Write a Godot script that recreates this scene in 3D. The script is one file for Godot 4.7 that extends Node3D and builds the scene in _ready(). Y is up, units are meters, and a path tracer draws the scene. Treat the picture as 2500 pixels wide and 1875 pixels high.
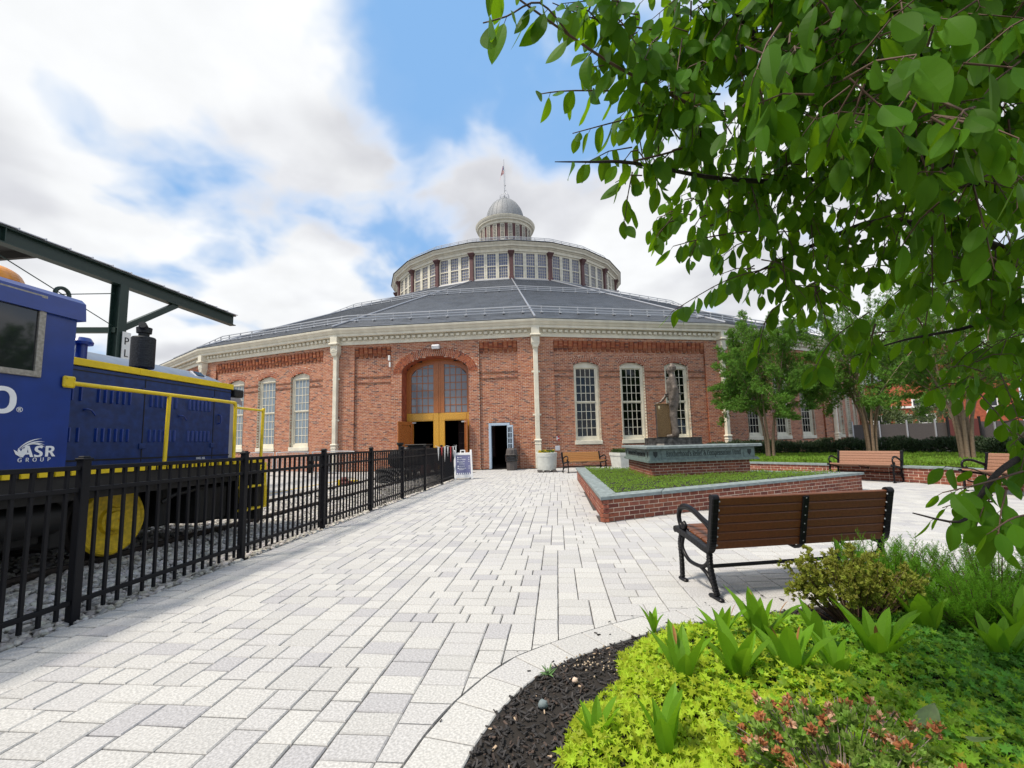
extends Node3D
# A brick roundhouse museum seen across a paved plaza: built object by object.

var M := {}
var rng := RandomNumberGenerator.new()
var house: Node3D
const SIDES := 22
const HOUSE := Vector3(-0.3915, 0, -58.455)
const PHI := 0.04394
const R_WALL := 36.6
const L_WALL := 10.417
const SKY_GAIN := 0.665
var TF := Transform3D()      # track frame: x across the track, y up, z away from the roundhouse
var eye := Vector3(0, 1.2862, 0)
var look := Basis()

class MB:
	var v := PackedVector3Array()
	var n := PackedVector3Array()
	var c := PackedColorArray()
	var uv := PackedVector2Array()
	var col := Color.WHITE
	var xf := Transform3D()
	func put(p: Vector3, m: Vector3, t := Vector2.ZERO) -> void:
		v.append(xf * p)
		n.append((xf.basis * m).normalized())
		c.append(col)
		uv.append(t)
	func tri(a: Vector3, b: Vector3, d: Vector3) -> void:
		var m := (d - a).cross(b - a)
		if m.length_squared() < 1e-16:
			return
		m = m.normalized()
		put(a, m); put(b, m); put(d, m)
	func quad(a: Vector3, b: Vector3, d: Vector3, e: Vector3) -> void:
		var m := (d - a).cross(b - a) + (e - a).cross(d - a)
		if m.length_squared() < 1e-16:
			return
		m = m.normalized()
		var w := (b - a).length()
		var h := (e - a).length()
		put(a, m, Vector2(0, 0)); put(b, m, Vector2(w, 0)); put(d, m, Vector2(w, h))
		put(a, m, Vector2(0, 0)); put(d, m, Vector2(w, h)); put(e, m, Vector2(0, h))
	func squad(a: Vector3, b: Vector3, d: Vector3, e: Vector3, na: Vector3, nb: Vector3, nd: Vector3, ne: Vector3) -> void:
		var m := (d - a).cross(b - a) + (e - a).cross(d - a)
		var s := 1.0 if m.dot(na + nb + nd + ne) >= 0 else -1.0
		if s > 0:
			put(a, na); put(b, nb); put(d, nd); put(a, na); put(d, nd); put(e, ne)
		else:
			put(a, na); put(d, nd); put(b, nb); put(a, na); put(e, ne); put(d, nd)
	func box(o: Vector3, s: Vector3, b := Basis.IDENTITY, r := 0.0) -> void:
		var h := s * 0.5
		var rr := minf(r, minf(h.x, minf(h.y, h.z)) * 0.9)
		for ax in 3:
			for sg in [-1.0, 1.0]:
				var A := Vector3.ZERO; A[ax] = sg
				var u: int = (ax + 1) % 3
				var w: int = (ax + 2) % 3
				var pts := []
				for k in [[-1, -1], [1, -1], [1, 1], [-1, 1]]:
					var p := Vector3.ZERO
					p[ax] = sg * h[ax]; p[u] = k[0] * (h[u] - rr); p[w] = k[1] * (h[w] - rr)
					pts.append(o + b * p)
				if sg > 0: quad(pts[0], pts[3], pts[2], pts[1])
				else: quad(pts[0], pts[1], pts[2], pts[3])
		if rr <= 0: return
		for ax in 3:
			var u: int = (ax + 1) % 3
			var w: int = (ax + 2) % 3
			for su in [-1.0, 1.0]:
				for sw in [-1.0, 1.0]:
					var q := []
					for k in [[-1, 0], [1, 0], [1, 1], [-1, 1]]:
						var p := Vector3.ZERO
						p[ax] = k[0] * (h[ax] - rr)
						p[u] = su * (h[u] - (rr if k[1] == 1 else 0.0))
						p[w] = sw * (h[w] - (0.0 if k[1] == 1 else rr))
						q.append(o + b * p)
					if su * sw > 0: quad(q[0], q[3], q[2], q[1])
					else: quad(q[0], q[1], q[2], q[3])
		for sx in [-1.0, 1.0]:
			for sy in [-1.0, 1.0]:
				for sz in [-1.0, 1.0]:
					var a := o + b * Vector3(sx * h.x, sy * (h.y - rr), sz * (h.z - rr))
					var d := o + b * Vector3(sx * (h.x - rr), sy * h.y, sz * (h.z - rr))
					var e := o + b * Vector3(sx * (h.x - rr), sy * (h.y - rr), sz * h.z)
					if sx * sy * sz > 0: tri(a, e, d)
					else: tri(a, d, e)
	func bar(a: Vector3, b: Vector3, w: float, h: float, up := Vector3.UP, r := 0.0) -> void:
		var z := (b - a).normalized()
		var x := up.cross(z)
		x = x.normalized() if x.length() > 1e-4 else Vector3.RIGHT
		box((a + b) * 0.5, Vector3(w, h, (b - a).length()), Basis(x, z.cross(x), z), r)
	func tube(p: PackedVector3Array, r0: float, r1: float, sides := 8, caps := true, flat := 1.0, up := Vector3.UP) -> void:
		var k := p.size()
		var rings := []
		var side := Vector3.ZERO
		for i in k:
			var t := (p[mini(i + 1, k - 1)] - p[maxi(i - 1, 0)]).normalized()
			if side == Vector3.ZERO:
				side = up.cross(t)
				if side.length() < 1e-3: side = Vector3.RIGHT.cross(t)
			side = (side - t * side.dot(t)).normalized()
			var o := t.cross(side)
			var r := lerpf(r0, r1, float(i) / maxf(1, k - 1))
			var ring := []
			for j in sides:
				var a := TAU * j / sides
				var m := (side * cos(a) + o * sin(a) * flat)
				ring.append([p[i] + m * r, m.normalized()])
			rings.append(ring)
		for i in k - 1:
			for j in sides:
				var A: Array = rings[i][j]; var B: Array = rings[i][(j + 1) % sides]
				var D: Array = rings[i + 1][(j + 1) % sides]; var E: Array = rings[i + 1][j]
				squad(A[0], B[0], D[0], E[0], A[1], B[1], D[1], E[1])
		if caps:
			for j in range(1, sides - 1):
				tri(rings[0][0][0], rings[0][j][0], rings[0][j + 1][0])
				tri(rings[k - 1][0][0], rings[k - 1][j + 1][0], rings[k - 1][j][0])
	func lathe(o: Vector3, prof: PackedVector2Array, seg := 24, b := Basis.IDENTITY, smooth := true) -> void:
		for i in prof.size() - 1:
			var d := prof[i + 1] - prof[i]
			if d.length() < 1e-6: continue
			var m := Vector2(d.y, -d.x).normalized()
			for j in seg:
				var a0 := TAU * j / seg
				var a1 := TAU * (j + 1) / seg
				var am := (a0 + a1) * 0.5
				var f := func(a: float, q: Vector2) -> Vector3: return o + b * Vector3(cos(a) * q.x, q.y, sin(a) * q.x)
				var g := func(a: float) -> Vector3: return b * Vector3(cos(a) * m.x, m.y, sin(a) * m.x)
				var n0: Vector3 = g.call(a0 if smooth else am)
				var n1: Vector3 = g.call(a1 if smooth else am)
				squad(f.call(a0, prof[i]), f.call(a1, prof[i]), f.call(a1, prof[i + 1]), f.call(a0, prof[i + 1]), n0, n1, n1, n0)
	func prism(poly: PackedVector2Array, z0: float, z1: float) -> void:   # outline in x, y; from z0 to z1
		var idx := Geometry2D.triangulate_polygon(poly)
		for i in range(0, idx.size(), 3):
			var a := poly[idx[i]]; var b := poly[idx[i + 1]]; var d := poly[idx[i + 2]]
			tri(Vector3(a.x, a.y, z0), Vector3(b.x, b.y, z0), Vector3(d.x, d.y, z0))
			tri(Vector3(a.x, a.y, z1), Vector3(d.x, d.y, z1), Vector3(b.x, b.y, z1))
		for i in poly.size():
			var a := poly[i]; var b := poly[(i + 1) % poly.size()]
			quad(Vector3(a.x, a.y, z0), Vector3(b.x, b.y, z0), Vector3(b.x, b.y, z1), Vector3(a.x, a.y, z1))
	func flat(poly: PackedVector2Array, y: float) -> void:                # outline in x, z laid level
		var idx := Geometry2D.triangulate_polygon(poly)
		for i in range(0, idx.size(), 3):
			var a := poly[idx[i]]; var b := poly[idx[i + 1]]; var d := poly[idx[i + 2]]
			var A := Vector3(a.x, y, a.y); var B := Vector3(b.x, y, b.y); var D := Vector3(d.x, y, d.y)
			if (D - A).cross(B - A).y > 0: tri(A, B, D)
			else: tri(A, D, B)
	func mesh() -> ArrayMesh:
		var arr := []
		arr.resize(Mesh.ARRAY_MAX)
		arr[Mesh.ARRAY_VERTEX] = v; arr[Mesh.ARRAY_NORMAL] = n; arr[Mesh.ARRAY_COLOR] = c; arr[Mesh.ARRAY_TEX_UV] = uv
		var m := ArrayMesh.new()
		m.add_surface_from_arrays(Mesh.PRIMITIVE_TRIANGLES, arr)
		return m

# ---------------------------------------------------------------- naming
func tag(o: Node3D, label: String, category: String, group := "", kind := "") -> Node3D:
	o.set_meta("label", label)
	o.set_meta("category", category)
	if group: o.set_meta("group", group)
	if kind: o.set_meta("kind", kind)
	return o

func thing(called: String, label: String, category: String, group := "", at := Transform3D()) -> Node3D:
	var o := Node3D.new()
	o.name = called
	o.transform = at
	add_child(o, true)
	return tag(o, label, category, group)

func part(called: String, m: Variant, material: Material, parent: Node3D, at := Transform3D(), kind := "") -> MeshInstance3D:
	var o := MeshInstance3D.new()
	o.name = called
	o.mesh = m.mesh() if m is MB else m
	o.material_override = material
	o.transform = at
	parent.add_child(o, true)
	if kind: o.set_meta("kind", kind)
	return o

func holder(called: String, parent: Node3D, at := Transform3D()) -> Node3D:
	var o := Node3D.new()
	o.name = called
	o.transform = at
	parent.add_child(o, true)
	return o

func swarm(called: String, m: Variant, material: Material, parent: Node3D, where: Array, cols := []) -> MultiMeshInstance3D:
	var mm := MultiMesh.new()
	mm.transform_format = MultiMesh.TRANSFORM_3D
	mm.use_colors = cols.size() > 0
	mm.mesh = m.mesh() if m is MB else m
	mm.instance_count = where.size()
	var step := 16 if cols.size() > 0 else 12
	var b := PackedFloat32Array()
	b.resize(where.size() * step)
	for i in where.size():
		var t: Transform3D = where[i]
		var k := i * step
		b[k] = t.basis.x.x; b[k + 1] = t.basis.y.x; b[k + 2] = t.basis.z.x; b[k + 3] = t.origin.x
		b[k + 4] = t.basis.x.y; b[k + 5] = t.basis.y.y; b[k + 6] = t.basis.z.y; b[k + 7] = t.origin.y
		b[k + 8] = t.basis.x.z; b[k + 9] = t.basis.y.z; b[k + 10] = t.basis.z.z; b[k + 11] = t.origin.z
		if step == 16:
			var q: Color = cols[i]
			b[k + 12] = q.r; b[k + 13] = q.g; b[k + 14] = q.b; b[k + 15] = 1.0
	mm.buffer = b
	var o := MultiMeshInstance3D.new()
	o.name = called
	o.multimesh = mm
	o.material_override = material
	parent.add_child(o, true)
	o.set_meta("kind", "stuff")
	return o

func toned(called: String, m: Variant, mats: Array, parent: Node3D, where: Array) -> void:     # one swarm for each leaf tone
	var mesh_: Mesh = m.mesh() if m is MB else m
	var sets := []
	for q in mats: sets.append([])
	for t in where: sets[rng.randi() % mats.size()].append(t)
	for k in mats.size(): swarm(called, mesh_, mats[k], parent, sets[k])

func leaf_tones(key: String, c: Color, through: Color, rough := 0.5, spread := 0.3) -> Array:
	var o := []
	for k in 3:
		var f := 1.0 + spread * (k - 1)
		var r: float = [1.06, 1.0, 0.94][k]
		o.append(M[key + str(k)] if M.has(key + str(k)) else mat(key + str(k), lin(c.r * f * r, c.g * f, c.b * f), rough, {"spec": 0.22, "back": lin(through.r * f * r, through.g * f, through.b)}))
	return o

func structure(o: Node3D, label: String, category: String) -> Node3D:
	return tag(o, label, category, "", "structure")

func text_mesh(words: String, size: float, depth: float, bold := false, serif := false) -> TextMesh:
	var f := SystemFont.new()
	f.font_names = PackedStringArray(["Droid Serif" if serif else "Droid Sans"])
	f.font_weight = 700 if bold else 400
	var t := TextMesh.new()
	t.font = f
	t.text = words
	t.font_size = 64
	t.pixel_size = size / 46.0
	t.depth = depth
	t.curve_step = 2.0
	return t

# ---------------------------------------------------------------- materials
func lin(r: float, g: float, b: float) -> Color:
	return Color(r, g, b).linear_to_srgb()

func noise_tex(freq: float, lo: float, hi: float, seed_: int, octaves := 4, size := 512, kind := FastNoiseLite.TYPE_SIMPLEX_SMOOTH) -> NoiseTexture2D:
	var f := FastNoiseLite.new()
	f.noise_type = kind
	f.frequency = freq
	f.seed = seed_
	f.fractal_octaves = octaves
	var t := NoiseTexture2D.new()
	t.width = size; t.height = size
	t.seamless = true
	t.noise = f
	var g := Gradient.new()
	g.set_color(0, Color(lo, lo, lo)); g.set_color(1, Color(hi, hi, hi))
	t.color_ramp = g
	return t

var T := {}
func mat(key: String, c: Color, rough: float, o := {}) -> StandardMaterial3D:
	var m := StandardMaterial3D.new()
	m.resource_name = key
	m.albedo_color = c
	m.roughness = rough
	m.metallic = o.get("metal", 0.0)
	if o.has("spec"): m.metallic_specular = o.spec
	if o.get("vc", false): m.vertex_color_use_as_albedo = true
	if o.has("tex"):
		m.albedo_texture = T[o.tex]
		m.uv1_triplanar = true
		m.uv1_world_triplanar = not o.get("local", false)
		m.uv1_scale = Vector3.ONE * float(o.get("scale", 1.0))
	if o.has("bump"):
		m.heightmap_enabled = true
		m.heightmap_texture = T[o.get("bumptex", o.get("tex", "grain"))]
		m.heightmap_scale = o.bump
		m.uv1_triplanar = true
		m.uv1_world_triplanar = not o.get("local", false)
		m.uv1_scale = Vector3.ONE * float(o.get("scale", 1.0))
	if o.has("back"):
		m.backlight_enabled = true
		m.backlight = o.back
	if o.has("coat"):
		m.clearcoat_enabled = true
		m.clearcoat = o.coat
		m.clearcoat_roughness = 0.15
	M[key] = m
	return m

func make_materials() -> void:
	T.grain = noise_tex(0.09, 0.72, 1.0, 1, 5)
	T.mottle = noise_tex(0.012, 0.7, 1.0, 2, 5)
	T.speck = noise_tex(0.35, 0.78, 1.0, 3, 2)
	T.soft = noise_tex(0.006, 0.86, 1.0, 4, 4)
	T.patina = noise_tex(0.014, 0.25, 1.0, 5, 6)
	T.lead = noise_tex(0.02, 0.62, 1.0, 9, 5)
	T.rust = noise_tex(0.03, 0.35, 1.0, 6, 5)
	T.wood = noise_tex(0.02, 0.78, 1.0, 7, 4)
	T.pave = noise_tex(0.045, 0.74, 1.0, 12, 7, 1024)
	T.bronze = noise_tex(0.02, 0.6, 1.0, 15, 5)
	mat("white", lin(0.78, 0.78, 0.76), 0.6)
	mat("cream", lin(0.80, 0.755, 0.62), 0.5, {"tex": "soft", "scale": 0.5})
	mat("mortar", lin(0.84, 0.66, 0.52), 0.9, {"tex": "mottle", "scale": 0.7})
	mat("brick", Color.WHITE, 0.85, {"vc": true, "tex": "grain", "scale": 2.0})
	mat("brick_mottled", Color.WHITE, 0.85, {"vc": true, "tex": "mottle", "scale": 1.2, "bump": 0.15, "bumptex": "grain"})
	mat("glass", Color(0.03, 0.035, 0.04, 0.1), 0.03)
	mat("glass_sky_grey", Color(0.50, 0.52, 0.55, 0.34), 0.03)  # grey sky reflection put into the colour of the door panes
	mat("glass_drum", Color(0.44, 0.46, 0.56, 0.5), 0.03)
	mat("glass_sky_blue", Color(0.48, 0.53, 0.57, 0.4), 0.03)  # blue-grey sky reflection put into the colour of the left wall panes
	mat("glass_dark", lin(0.012, 0.014, 0.018), 0.04, {"spec": 0.6})
	mat("dark", lin(0.012, 0.012, 0.013), 0.8)
	mat("inside", lin(0.035, 0.028, 0.024), 0.9)  # near-black colour stands in for the unlit interior
	mat("slate", lin(0.145, 0.162, 0.19), 0.45, {"vc": true, "tex": "mottle", "scale": 0.9, "spec": 0.6})
	mat("lead", lin(0.36, 0.38, 0.40), 0.6, {"tex": "lead", "scale": 0.5})
	mat("flash", lin(0.33, 0.345, 0.38), 0.4, {"metal": 0.4})
	mat("galv", lin(0.5, 0.51, 0.53), 0.4, {"metal": 0.5})
	mat("maroon", lin(0.125, 0.052, 0.05), 0.55, {"tex": "soft", "scale": 0.7})
	mat("door_brown", lin(0.50, 0.165, 0.04), 0.38, {"tex": "wood", "scale": 1.4, "coat": 0.3})
	mat("door_honey", lin(0.78, 0.42, 0.05), 0.35, {"tex": "wood", "scale": 1.4, "coat": 0.3})
	mat("door_blue", lin(0.40, 0.50, 0.62), 0.5)
	mat("curtain", lin(0.32, 0.32, 0.33), 0.9)
	mat("blind", lin(0.62, 0.52, 0.28), 0.9)
	mat("bluestone", lin(0.30, 0.36, 0.36), 0.7, {"tex": "mottle", "scale": 1.1, "bump": 0.1, "bumptex": "grain"})
	mat("greenstone", lin(0.20, 0.275, 0.255), 0.65, {"tex": "mottle", "scale": 1.3})
	mat("etched", lin(0.02, 0.028, 0.028), 0.7)
	mat("bronze", lin(0.20, 0.165, 0.135), 0.5, {"tex": "bronze", "scale": 1.2, "metal": 0.3, "local": true})
	mat("bronze_dark", lin(0.11, 0.105, 0.10), 0.5, {"tex": "patina", "scale": 1.1, "metal": 0.4})
	mat("plaque", lin(0.34, 0.22, 0.10), 0.42, {"tex": "rust", "scale": 3.0, "metal": 0.55})
	mat("plaque_light", lin(0.5, 0.42, 0.25), 0.4, {"metal": 0.6})
	mat("paver", Color.WHITE, 0.9, {"vc": true, "tex": "pave", "scale": 1.3, "bump": 0.45, "bumptex": "pave"})
	mat("sand", lin(0.10, 0.09, 0.085), 0.95, {"tex": "grain", "scale": 2.0})
	mat("concrete", lin(0.60, 0.59, 0.57), 0.9, {"tex": "mottle", "scale": 0.35})
	mat("ground", lin(0.28, 0.27, 0.25), 0.95, {"tex": "mottle", "scale": 0.12})
	mat("soil", lin(0.025, 0.02, 0.016), 0.95, {"tex": "grain", "scale": 3.0})
	mat("mulch", Color.WHITE, 0.75, {"vc": true})
	mat("stone", Color.WHITE, 0.8, {"vc": true, "tex": "grain", "scale": 5.0})
	mat("rail", lin(0.06, 0.045, 0.038), 0.55, {"tex": "rust", "scale": 2.0, "metal": 0.3})
	mat("tie", lin(0.07, 0.055, 0.045), 0.9, {"tex": "wood", "scale": 2.0})
	mat("iron", lin(0.006, 0.0065, 0.009), 0.5, {"spec": 0.3})
	mat("iron_bench", lin(0.006, 0.006, 0.008), 0.36, {"spec": 0.35})
	mat("black", lin(0.008, 0.008, 0.009), 0.6, {"tex": "mottle", "scale": 1.0})
	mat("loco_blue", lin(0.008, 0.04, 0.25), 0.30, {"tex": "soft", "scale": 0.9, "coat": 0.25})
	mat("loco_blue_dark", lin(0.012, 0.045, 0.20), 0.4, {"tex": "mottle", "scale": 1.3})
	mat("yellow", lin(0.86, 0.62, 0.012), 0.4, {"tex": "soft", "scale": 1.5})
	mat("yellow_worn", lin(0.86, 0.60, 0.015), 0.5, {"tex": "mottle", "scale": 2.2})
	mat("amber", lin(0.85, 0.32, 0.02), 0.25, {"back": Color(0.5, 0.2, 0.02)})
	mat("alu", lin(0.45, 0.42, 0.37), 0.45, {"metal": 0.5, "tex": "mottle", "scale": 4.0})
	mat("print_white", lin(0.82, 0.83, 0.85), 0.5)
	mat("muffler", lin(0.05, 0.055, 0.06), 0.6, {"tex": "rust", "scale": 2.0, "metal": 0.4})
	mat("steel_car", lin(0.42, 0.45, 0.49), 0.38, {"metal": 0.55, "tex": "soft", "scale": 0.5})
	mat("canopy", lin(0.012, 0.032, 0.025), 0.45)
	mat("canopy_under", lin(0.05, 0.048, 0.045), 0.8)
	mat("sheet", lin(0.55, 0.56, 0.60), 0.5, {"metal": 0.3})
	mat("slat_dark", lin(0.17, 0.052, 0.014), 0.45, {"tex": "wood", "scale": 3.0})
	mat("slat_gold", lin(0.52, 0.25, 0.075), 0.5, {"tex": "wood", "scale": 3.0})
	mat("slat_rose", lin(0.42, 0.22, 0.14), 0.55, {"tex": "wood", "scale": 3.0})
	mat("pot", lin(0.62, 0.64, 0.60), 0.7, {"tex": "soft", "scale": 1.2})
	mat("bin", lin(0.12, 0.105, 0.10), 0.7, {"tex": "mottle", "scale": 2.5})
	mat("bag", lin(0.008, 0.008, 0.009), 0.22)
	mat("sign_blue", lin(0.16, 0.165, 0.30), 0.5)
	mat("plastic", lin(0.80, 0.80, 0.80), 0.5)
	mat("red", lin(0.55, 0.03, 0.03), 0.5)
	mat("flag_blue", lin(0.03, 0.04, 0.16), 0.8)
	mat("leaf", Color.WHITE, 0.5, {"vc": true, "back": Color(0.62, 0.85, 0.06)})
	mat("small_leaf", Color.WHITE, 0.55, {"vc": true, "back": Color(0.35, 0.5, 0.08)})
	mat("ivy", Color.WHITE, 0.45, {"vc": true, "back": Color(0.5, 0.65, 0.05)})
	mat("needle", Color.WHITE, 0.6, {"vc": true, "back": Color(0.2, 0.35, 0.05)})
	mat("bark", lin(0.055, 0.038, 0.03), 0.9, {"tex": "rust", "scale": 5.0})
	mat("myrtle_bark", lin(0.36, 0.25, 0.17), 0.75, {"tex": "mottle", "scale": 2.0})
	mat("twig", lin(0.09, 0.05, 0.03), 0.7)
	mat("dry", Color.WHITE, 0.85, {"vc": true, "back": Color(0.4, 0.2, 0.1)})
	mat("grey_car", lin(0.13, 0.15, 0.19), 0.5, {"tex": "mottle", "scale": 0.5})
	mat("grey_roof", lin(0.22, 0.23, 0.25), 0.6)
	mat("gold", lin(0.25, 0.19, 0.07), 0.6)
	mat("far_brick", lin(0.52, 0.13, 0.06), 0.85, {"tex": "mottle", "scale": 0.4})
	mat("rust_red", lin(0.12, 0.03, 0.025), 0.7)

# ---------------------------------------------------------------- camera, sky, sun
func make_sky() -> ImageTexture:
	var w := 2560
	var h := 1280
	var f := FastNoiseLite.new()
	f.noise_type = FastNoiseLite.TYPE_SIMPLEX_SMOOTH
	f.frequency = 1.15; f.fractal_octaves = 6; f.seed = 21; f.fractal_gain = 0.52
	var g := FastNoiseLite.new()
	g.noise_type = FastNoiseLite.TYPE_SIMPLEX_SMOOTH
	g.frequency = 0.7; g.fractal_octaves = 4; g.seed = 8
	var path := [Vector2(0.0, 1.5), Vector2(-0.12, 1.1), Vector2(-0.215, 0.86), Vector2(-0.20, 0.68), Vector2(-0.25, 0.54), Vector2(-0.31, 0.45)]
	var half := h / 2
	var data := PackedFloat32Array()
	data.resize(w * h * 3)
	for y in half:
		var up := PI * 0.5 - PI * (y + 0.5) / h
		var dy := sin(up)
		var ce := cos(up)
		for x in w:
			var az := TAU * (x + 0.5) / w
			var dx := ce * sin(az)
			var dz := -ce * cos(az)
			var q := 1.0 / (dy + 0.22)
			var px := dx * q
			var pz := dz * q
			var wob := g.get_noise_2d(px * 2.0, pz * 2.0)
			var d := f.get_noise_2d(px * 1.25 + wob * 0.10, pz * 1.25 + 0.10 * wob)
			var broad := g.get_noise_2d(px * 0.8 + 40.0, pz * 0.8)
			var gap := -0.42 + 0.75 * broad
			if dz < -0.12:
				var X := dx / -dz
				var Y := dy / -dz
				var best := 9.0
				for k in path.size() - 1:
					var A: Vector2 = path[k]
					var B: Vector2 = path[k + 1]
					var ab := B - A
					var tt := clampf(Vector2(X - A.x, Y - A.y).dot(ab) / ab.length_squared(), 0, 1)
					best = minf(best, Vector2(X, Y).distance_to(A + ab * tt) / (0.085 + 0.20 * clampf((A + ab * tt).y - 0.45, 0, 0.5)))
				var right := Vector2(X - 0.13, Y - 0.76).length() / 0.14
				best = minf(best, right)
				gap = lerpf(gap, 0.85 - 0.80 * minf(best, 2.3), smoothstep(0.12, 0.32, -dz))
			var cover := smoothstep(-0.50, 0.62, d * 1.5 - gap * 0.62)
			var wisp := clampf(cover + 0.16 * d + 0.06, 0.0, 1.0)
			var shade := smoothstep(-0.28, 0.34, g.get_noise_2d(px * 1.3 - 11.0, pz * 1.3 + 7.0) + 0.35 * d - 0.12)
			var fluff := f.get_noise_2d(px * 2.6 + 9.0, pz * 2.6)
			var body := 0.93 - (0.27 * shade + 0.10 * fluff) * smoothstep(0.35, 1.0, cover)
			var low := clampf(1.0 - dy * 2.6, 0.0, 1.0)
			var br := lerpf(0.24, 0.52, low * low)
			var bg := lerpf(0.46, 0.68, low * low)
			var bb := lerpf(0.80, 0.85, low * low)
			var o := (y * w + x) * 3
			data[o] = SKY_GAIN * lerpf(br, body * 0.97, wisp)
			data[o + 1] = SKY_GAIN * lerpf(bg, body * 0.985, wisp)
			data[o + 2] = SKY_GAIN * lerpf(bb, body * 1.0 + 0.03 * shade, wisp)
	for y in range(half, h):
		for x in w:
			var o := (y * w + x) * 3
			data[o] = 0.3; data[o + 1] = 0.3; data[o + 2] = 0.295
	return ImageTexture.create_from_image(Image.create_from_data(w, h, false, Image.FORMAT_RGBF, data.to_byte_array()))

func setup_view() -> void:
	var pitch := 0.105569
	var roll := -0.023715
	var fw := Vector3(0, sin(pitch), -cos(pitch))
	var r := Vector3.RIGHT
	var u := r.cross(fw)
	look = Basis(r * cos(roll) + u * sin(roll), u * cos(roll) - r * sin(roll), -fw)
	var cam := Camera3D.new()
	cam.name = "camera"
	cam.transform = Transform3D(look, eye)
	cam.near = 0.05
	cam.far = 900.0
	cam.projection = Camera3D.PROJECTION_FRUSTUM
	cam.keep_aspect = Camera3D.KEEP_HEIGHT
	cam.size = 1875.0 / 1079.104 * cam.near
	cam.frustum_offset = Vector2(0, 28.326 / 1079.104 * cam.near)
	add_child(cam)
	cam.current = true
	var env := Environment.new()
	env.background_mode = Environment.BG_SKY
	var sm := PanoramaSkyMaterial.new()
	sm.panorama = make_sky()
	var sky := Sky.new()
	sky.sky_material = sm
	env.sky = sky
	env.background_energy_multiplier = 1.0
	env.ambient_light_source = Environment.AMBIENT_SOURCE_SKY
	env.tonemap_mode = Environment.TONE_MAPPER_LINEAR
	env.tonemap_exposure = 1.62
	env.sdfgi_enabled = true
	env.ssao_enabled = true
	env.ssil_enabled = true
	var we := WorldEnvironment.new()
	we.name = "world_environment"
	we.environment = env
	add_child(we)
	var sun := DirectionalLight3D.new()
	sun.name = "sun"
	sun.light_color = Color(1.0, 0.955, 0.89)
	sun.light_energy = 0.95
	sun.light_angular_distance = 9.0
	sun.shadow_enabled = true
	sun.look_at_from_position(Vector3(-26, 50, 14), Vector3.ZERO)
	add_child(sun)

func wall_point(i: int, r: float, y := 0.0) -> Vector3:
	var a := PHI + i * TAU / SIDES
	return HOUSE + Vector3(r * sin(a), y, r * cos(a))

func facet(i: int, r := R_WALL) -> Transform3D:      # x along the wall from its left end, z out of the wall
	var a := wall_point(i - 1, r)
	var b := wall_point(i, r)
	var e := (b - a).normalized()
	return Transform3D(Basis(e, Vector3.UP, e.cross(Vector3.UP)), a)

func P2(a: Array) -> PackedVector2Array:
	var p := PackedVector2Array()
	for i in range(0, a.size(), 2): p.append(Vector2(a[i], a[i + 1]))
	return p

func P3(a: Array) -> PackedVector3Array:
	var p := PackedVector3Array()
	for i in range(0, a.size(), 3): p.append(Vector3(a[i], a[i + 1], a[i + 2]))
	return p

func curve(p: PackedVector3Array, per := 4) -> PackedVector3Array:     # smooth polyline through the points
	var o := PackedVector3Array()
	for i in p.size() - 1:
		var a := p[maxi(i - 1, 0)]; var b := p[i]; var c := p[i + 1]; var d := p[mini(i + 2, p.size() - 1)]
		for k in per: o.append(b.cubic_interpolate(c, a, d, float(k) / per))
	o.append(p[p.size() - 1])
	return o

func in_view(p: Vector3) -> float:       # rough size on screen: 1 / distance when inside the picture, else 0
	var q := look.inverse() * (p - eye)
	if q.z > -0.3: return 0.0
	var x := q.x / -q.z
	var y := q.y / -q.z
	if absf(x) > 1.17 or absf(y - 0.026) > 0.88: return 0.0
	return 1.0 / -q.z

# ---------------------------------------------------------------- roundhouse
const WIN_U := [2.68, 5.21, 7.74]
const BRICK_TONES := [Color(0.47, 0.155, 0.065), Color(0.53, 0.195, 0.085), Color(0.42, 0.125, 0.055), Color(0.50, 0.18, 0.095), Color(0.35, 0.10, 0.05), Color(0.46, 0.145, 0.06), Color(0.19, 0.075, 0.055)]

func brick_tone(dark := 0.0) -> Color:
	var k := rng.randf()
	var c: Color = BRICK_TONES[rng.randi() % 6] if k > 0.09 else BRICK_TONES[6]
	var s := rng.randf_range(0.98, 1.28) * (1.0 - dark)
	return Color(c.r * s, c.g * s, c.b * s)

func hole_half(o: Dictionary, y: float, ring: bool) -> float:      # half width of an opening at this height
	var best := -1.0
	if y >= o.y0 and y <= o.ys: best = o.w
	if o.rise > 0.0 and y > o.ys:
		if o.round:
			var a: float = o.w + (o.ring if ring else 0.0)
			var b: float = o.rise + (o.ring if ring else 0.0)
			var k: float = (y - o.ys) / b
			if k < 1.0: best = maxf(best, a * sqrt(1.0 - k * k))
		else:
			var rad: float = (o.w * o.w + o.rise * o.rise) / (2.0 * o.rise)
			var cy: float = o.ys + o.rise - rad
			var q: float = rad * rad - (y - cy) * (y - cy)
			if q > 0.0: best = maxf(best, minf(o.w, sqrt(q)))
			if ring:
				var ro: float = rad + o.ring
				q = ro * ro - (y - cy) * (y - cy)
				if q > 0.0: best = maxf(best, minf(sqrt(q), (y - cy) * o.w / sqrt(rad * rad - o.w * o.w)))
	return best

func spans(u0: float, u1: float, y: float, holes: Array, ring: bool) -> Array:
	var out := [[u0, u1]]
	for o in holes:
		var w := hole_half(o, y, ring)
		if w <= 0.0: continue
		var next := []
		for s in out:
			var a: float = o.u - w
			var b: float = o.u + w
			if b <= s[0] or a >= s[1]: next.append(s); continue
			if a > s[0] + 0.01: next.append([s[0], a])
			if b < s[1] - 0.01: next.append([b, s[1]])
		out = next
	return out

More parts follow.
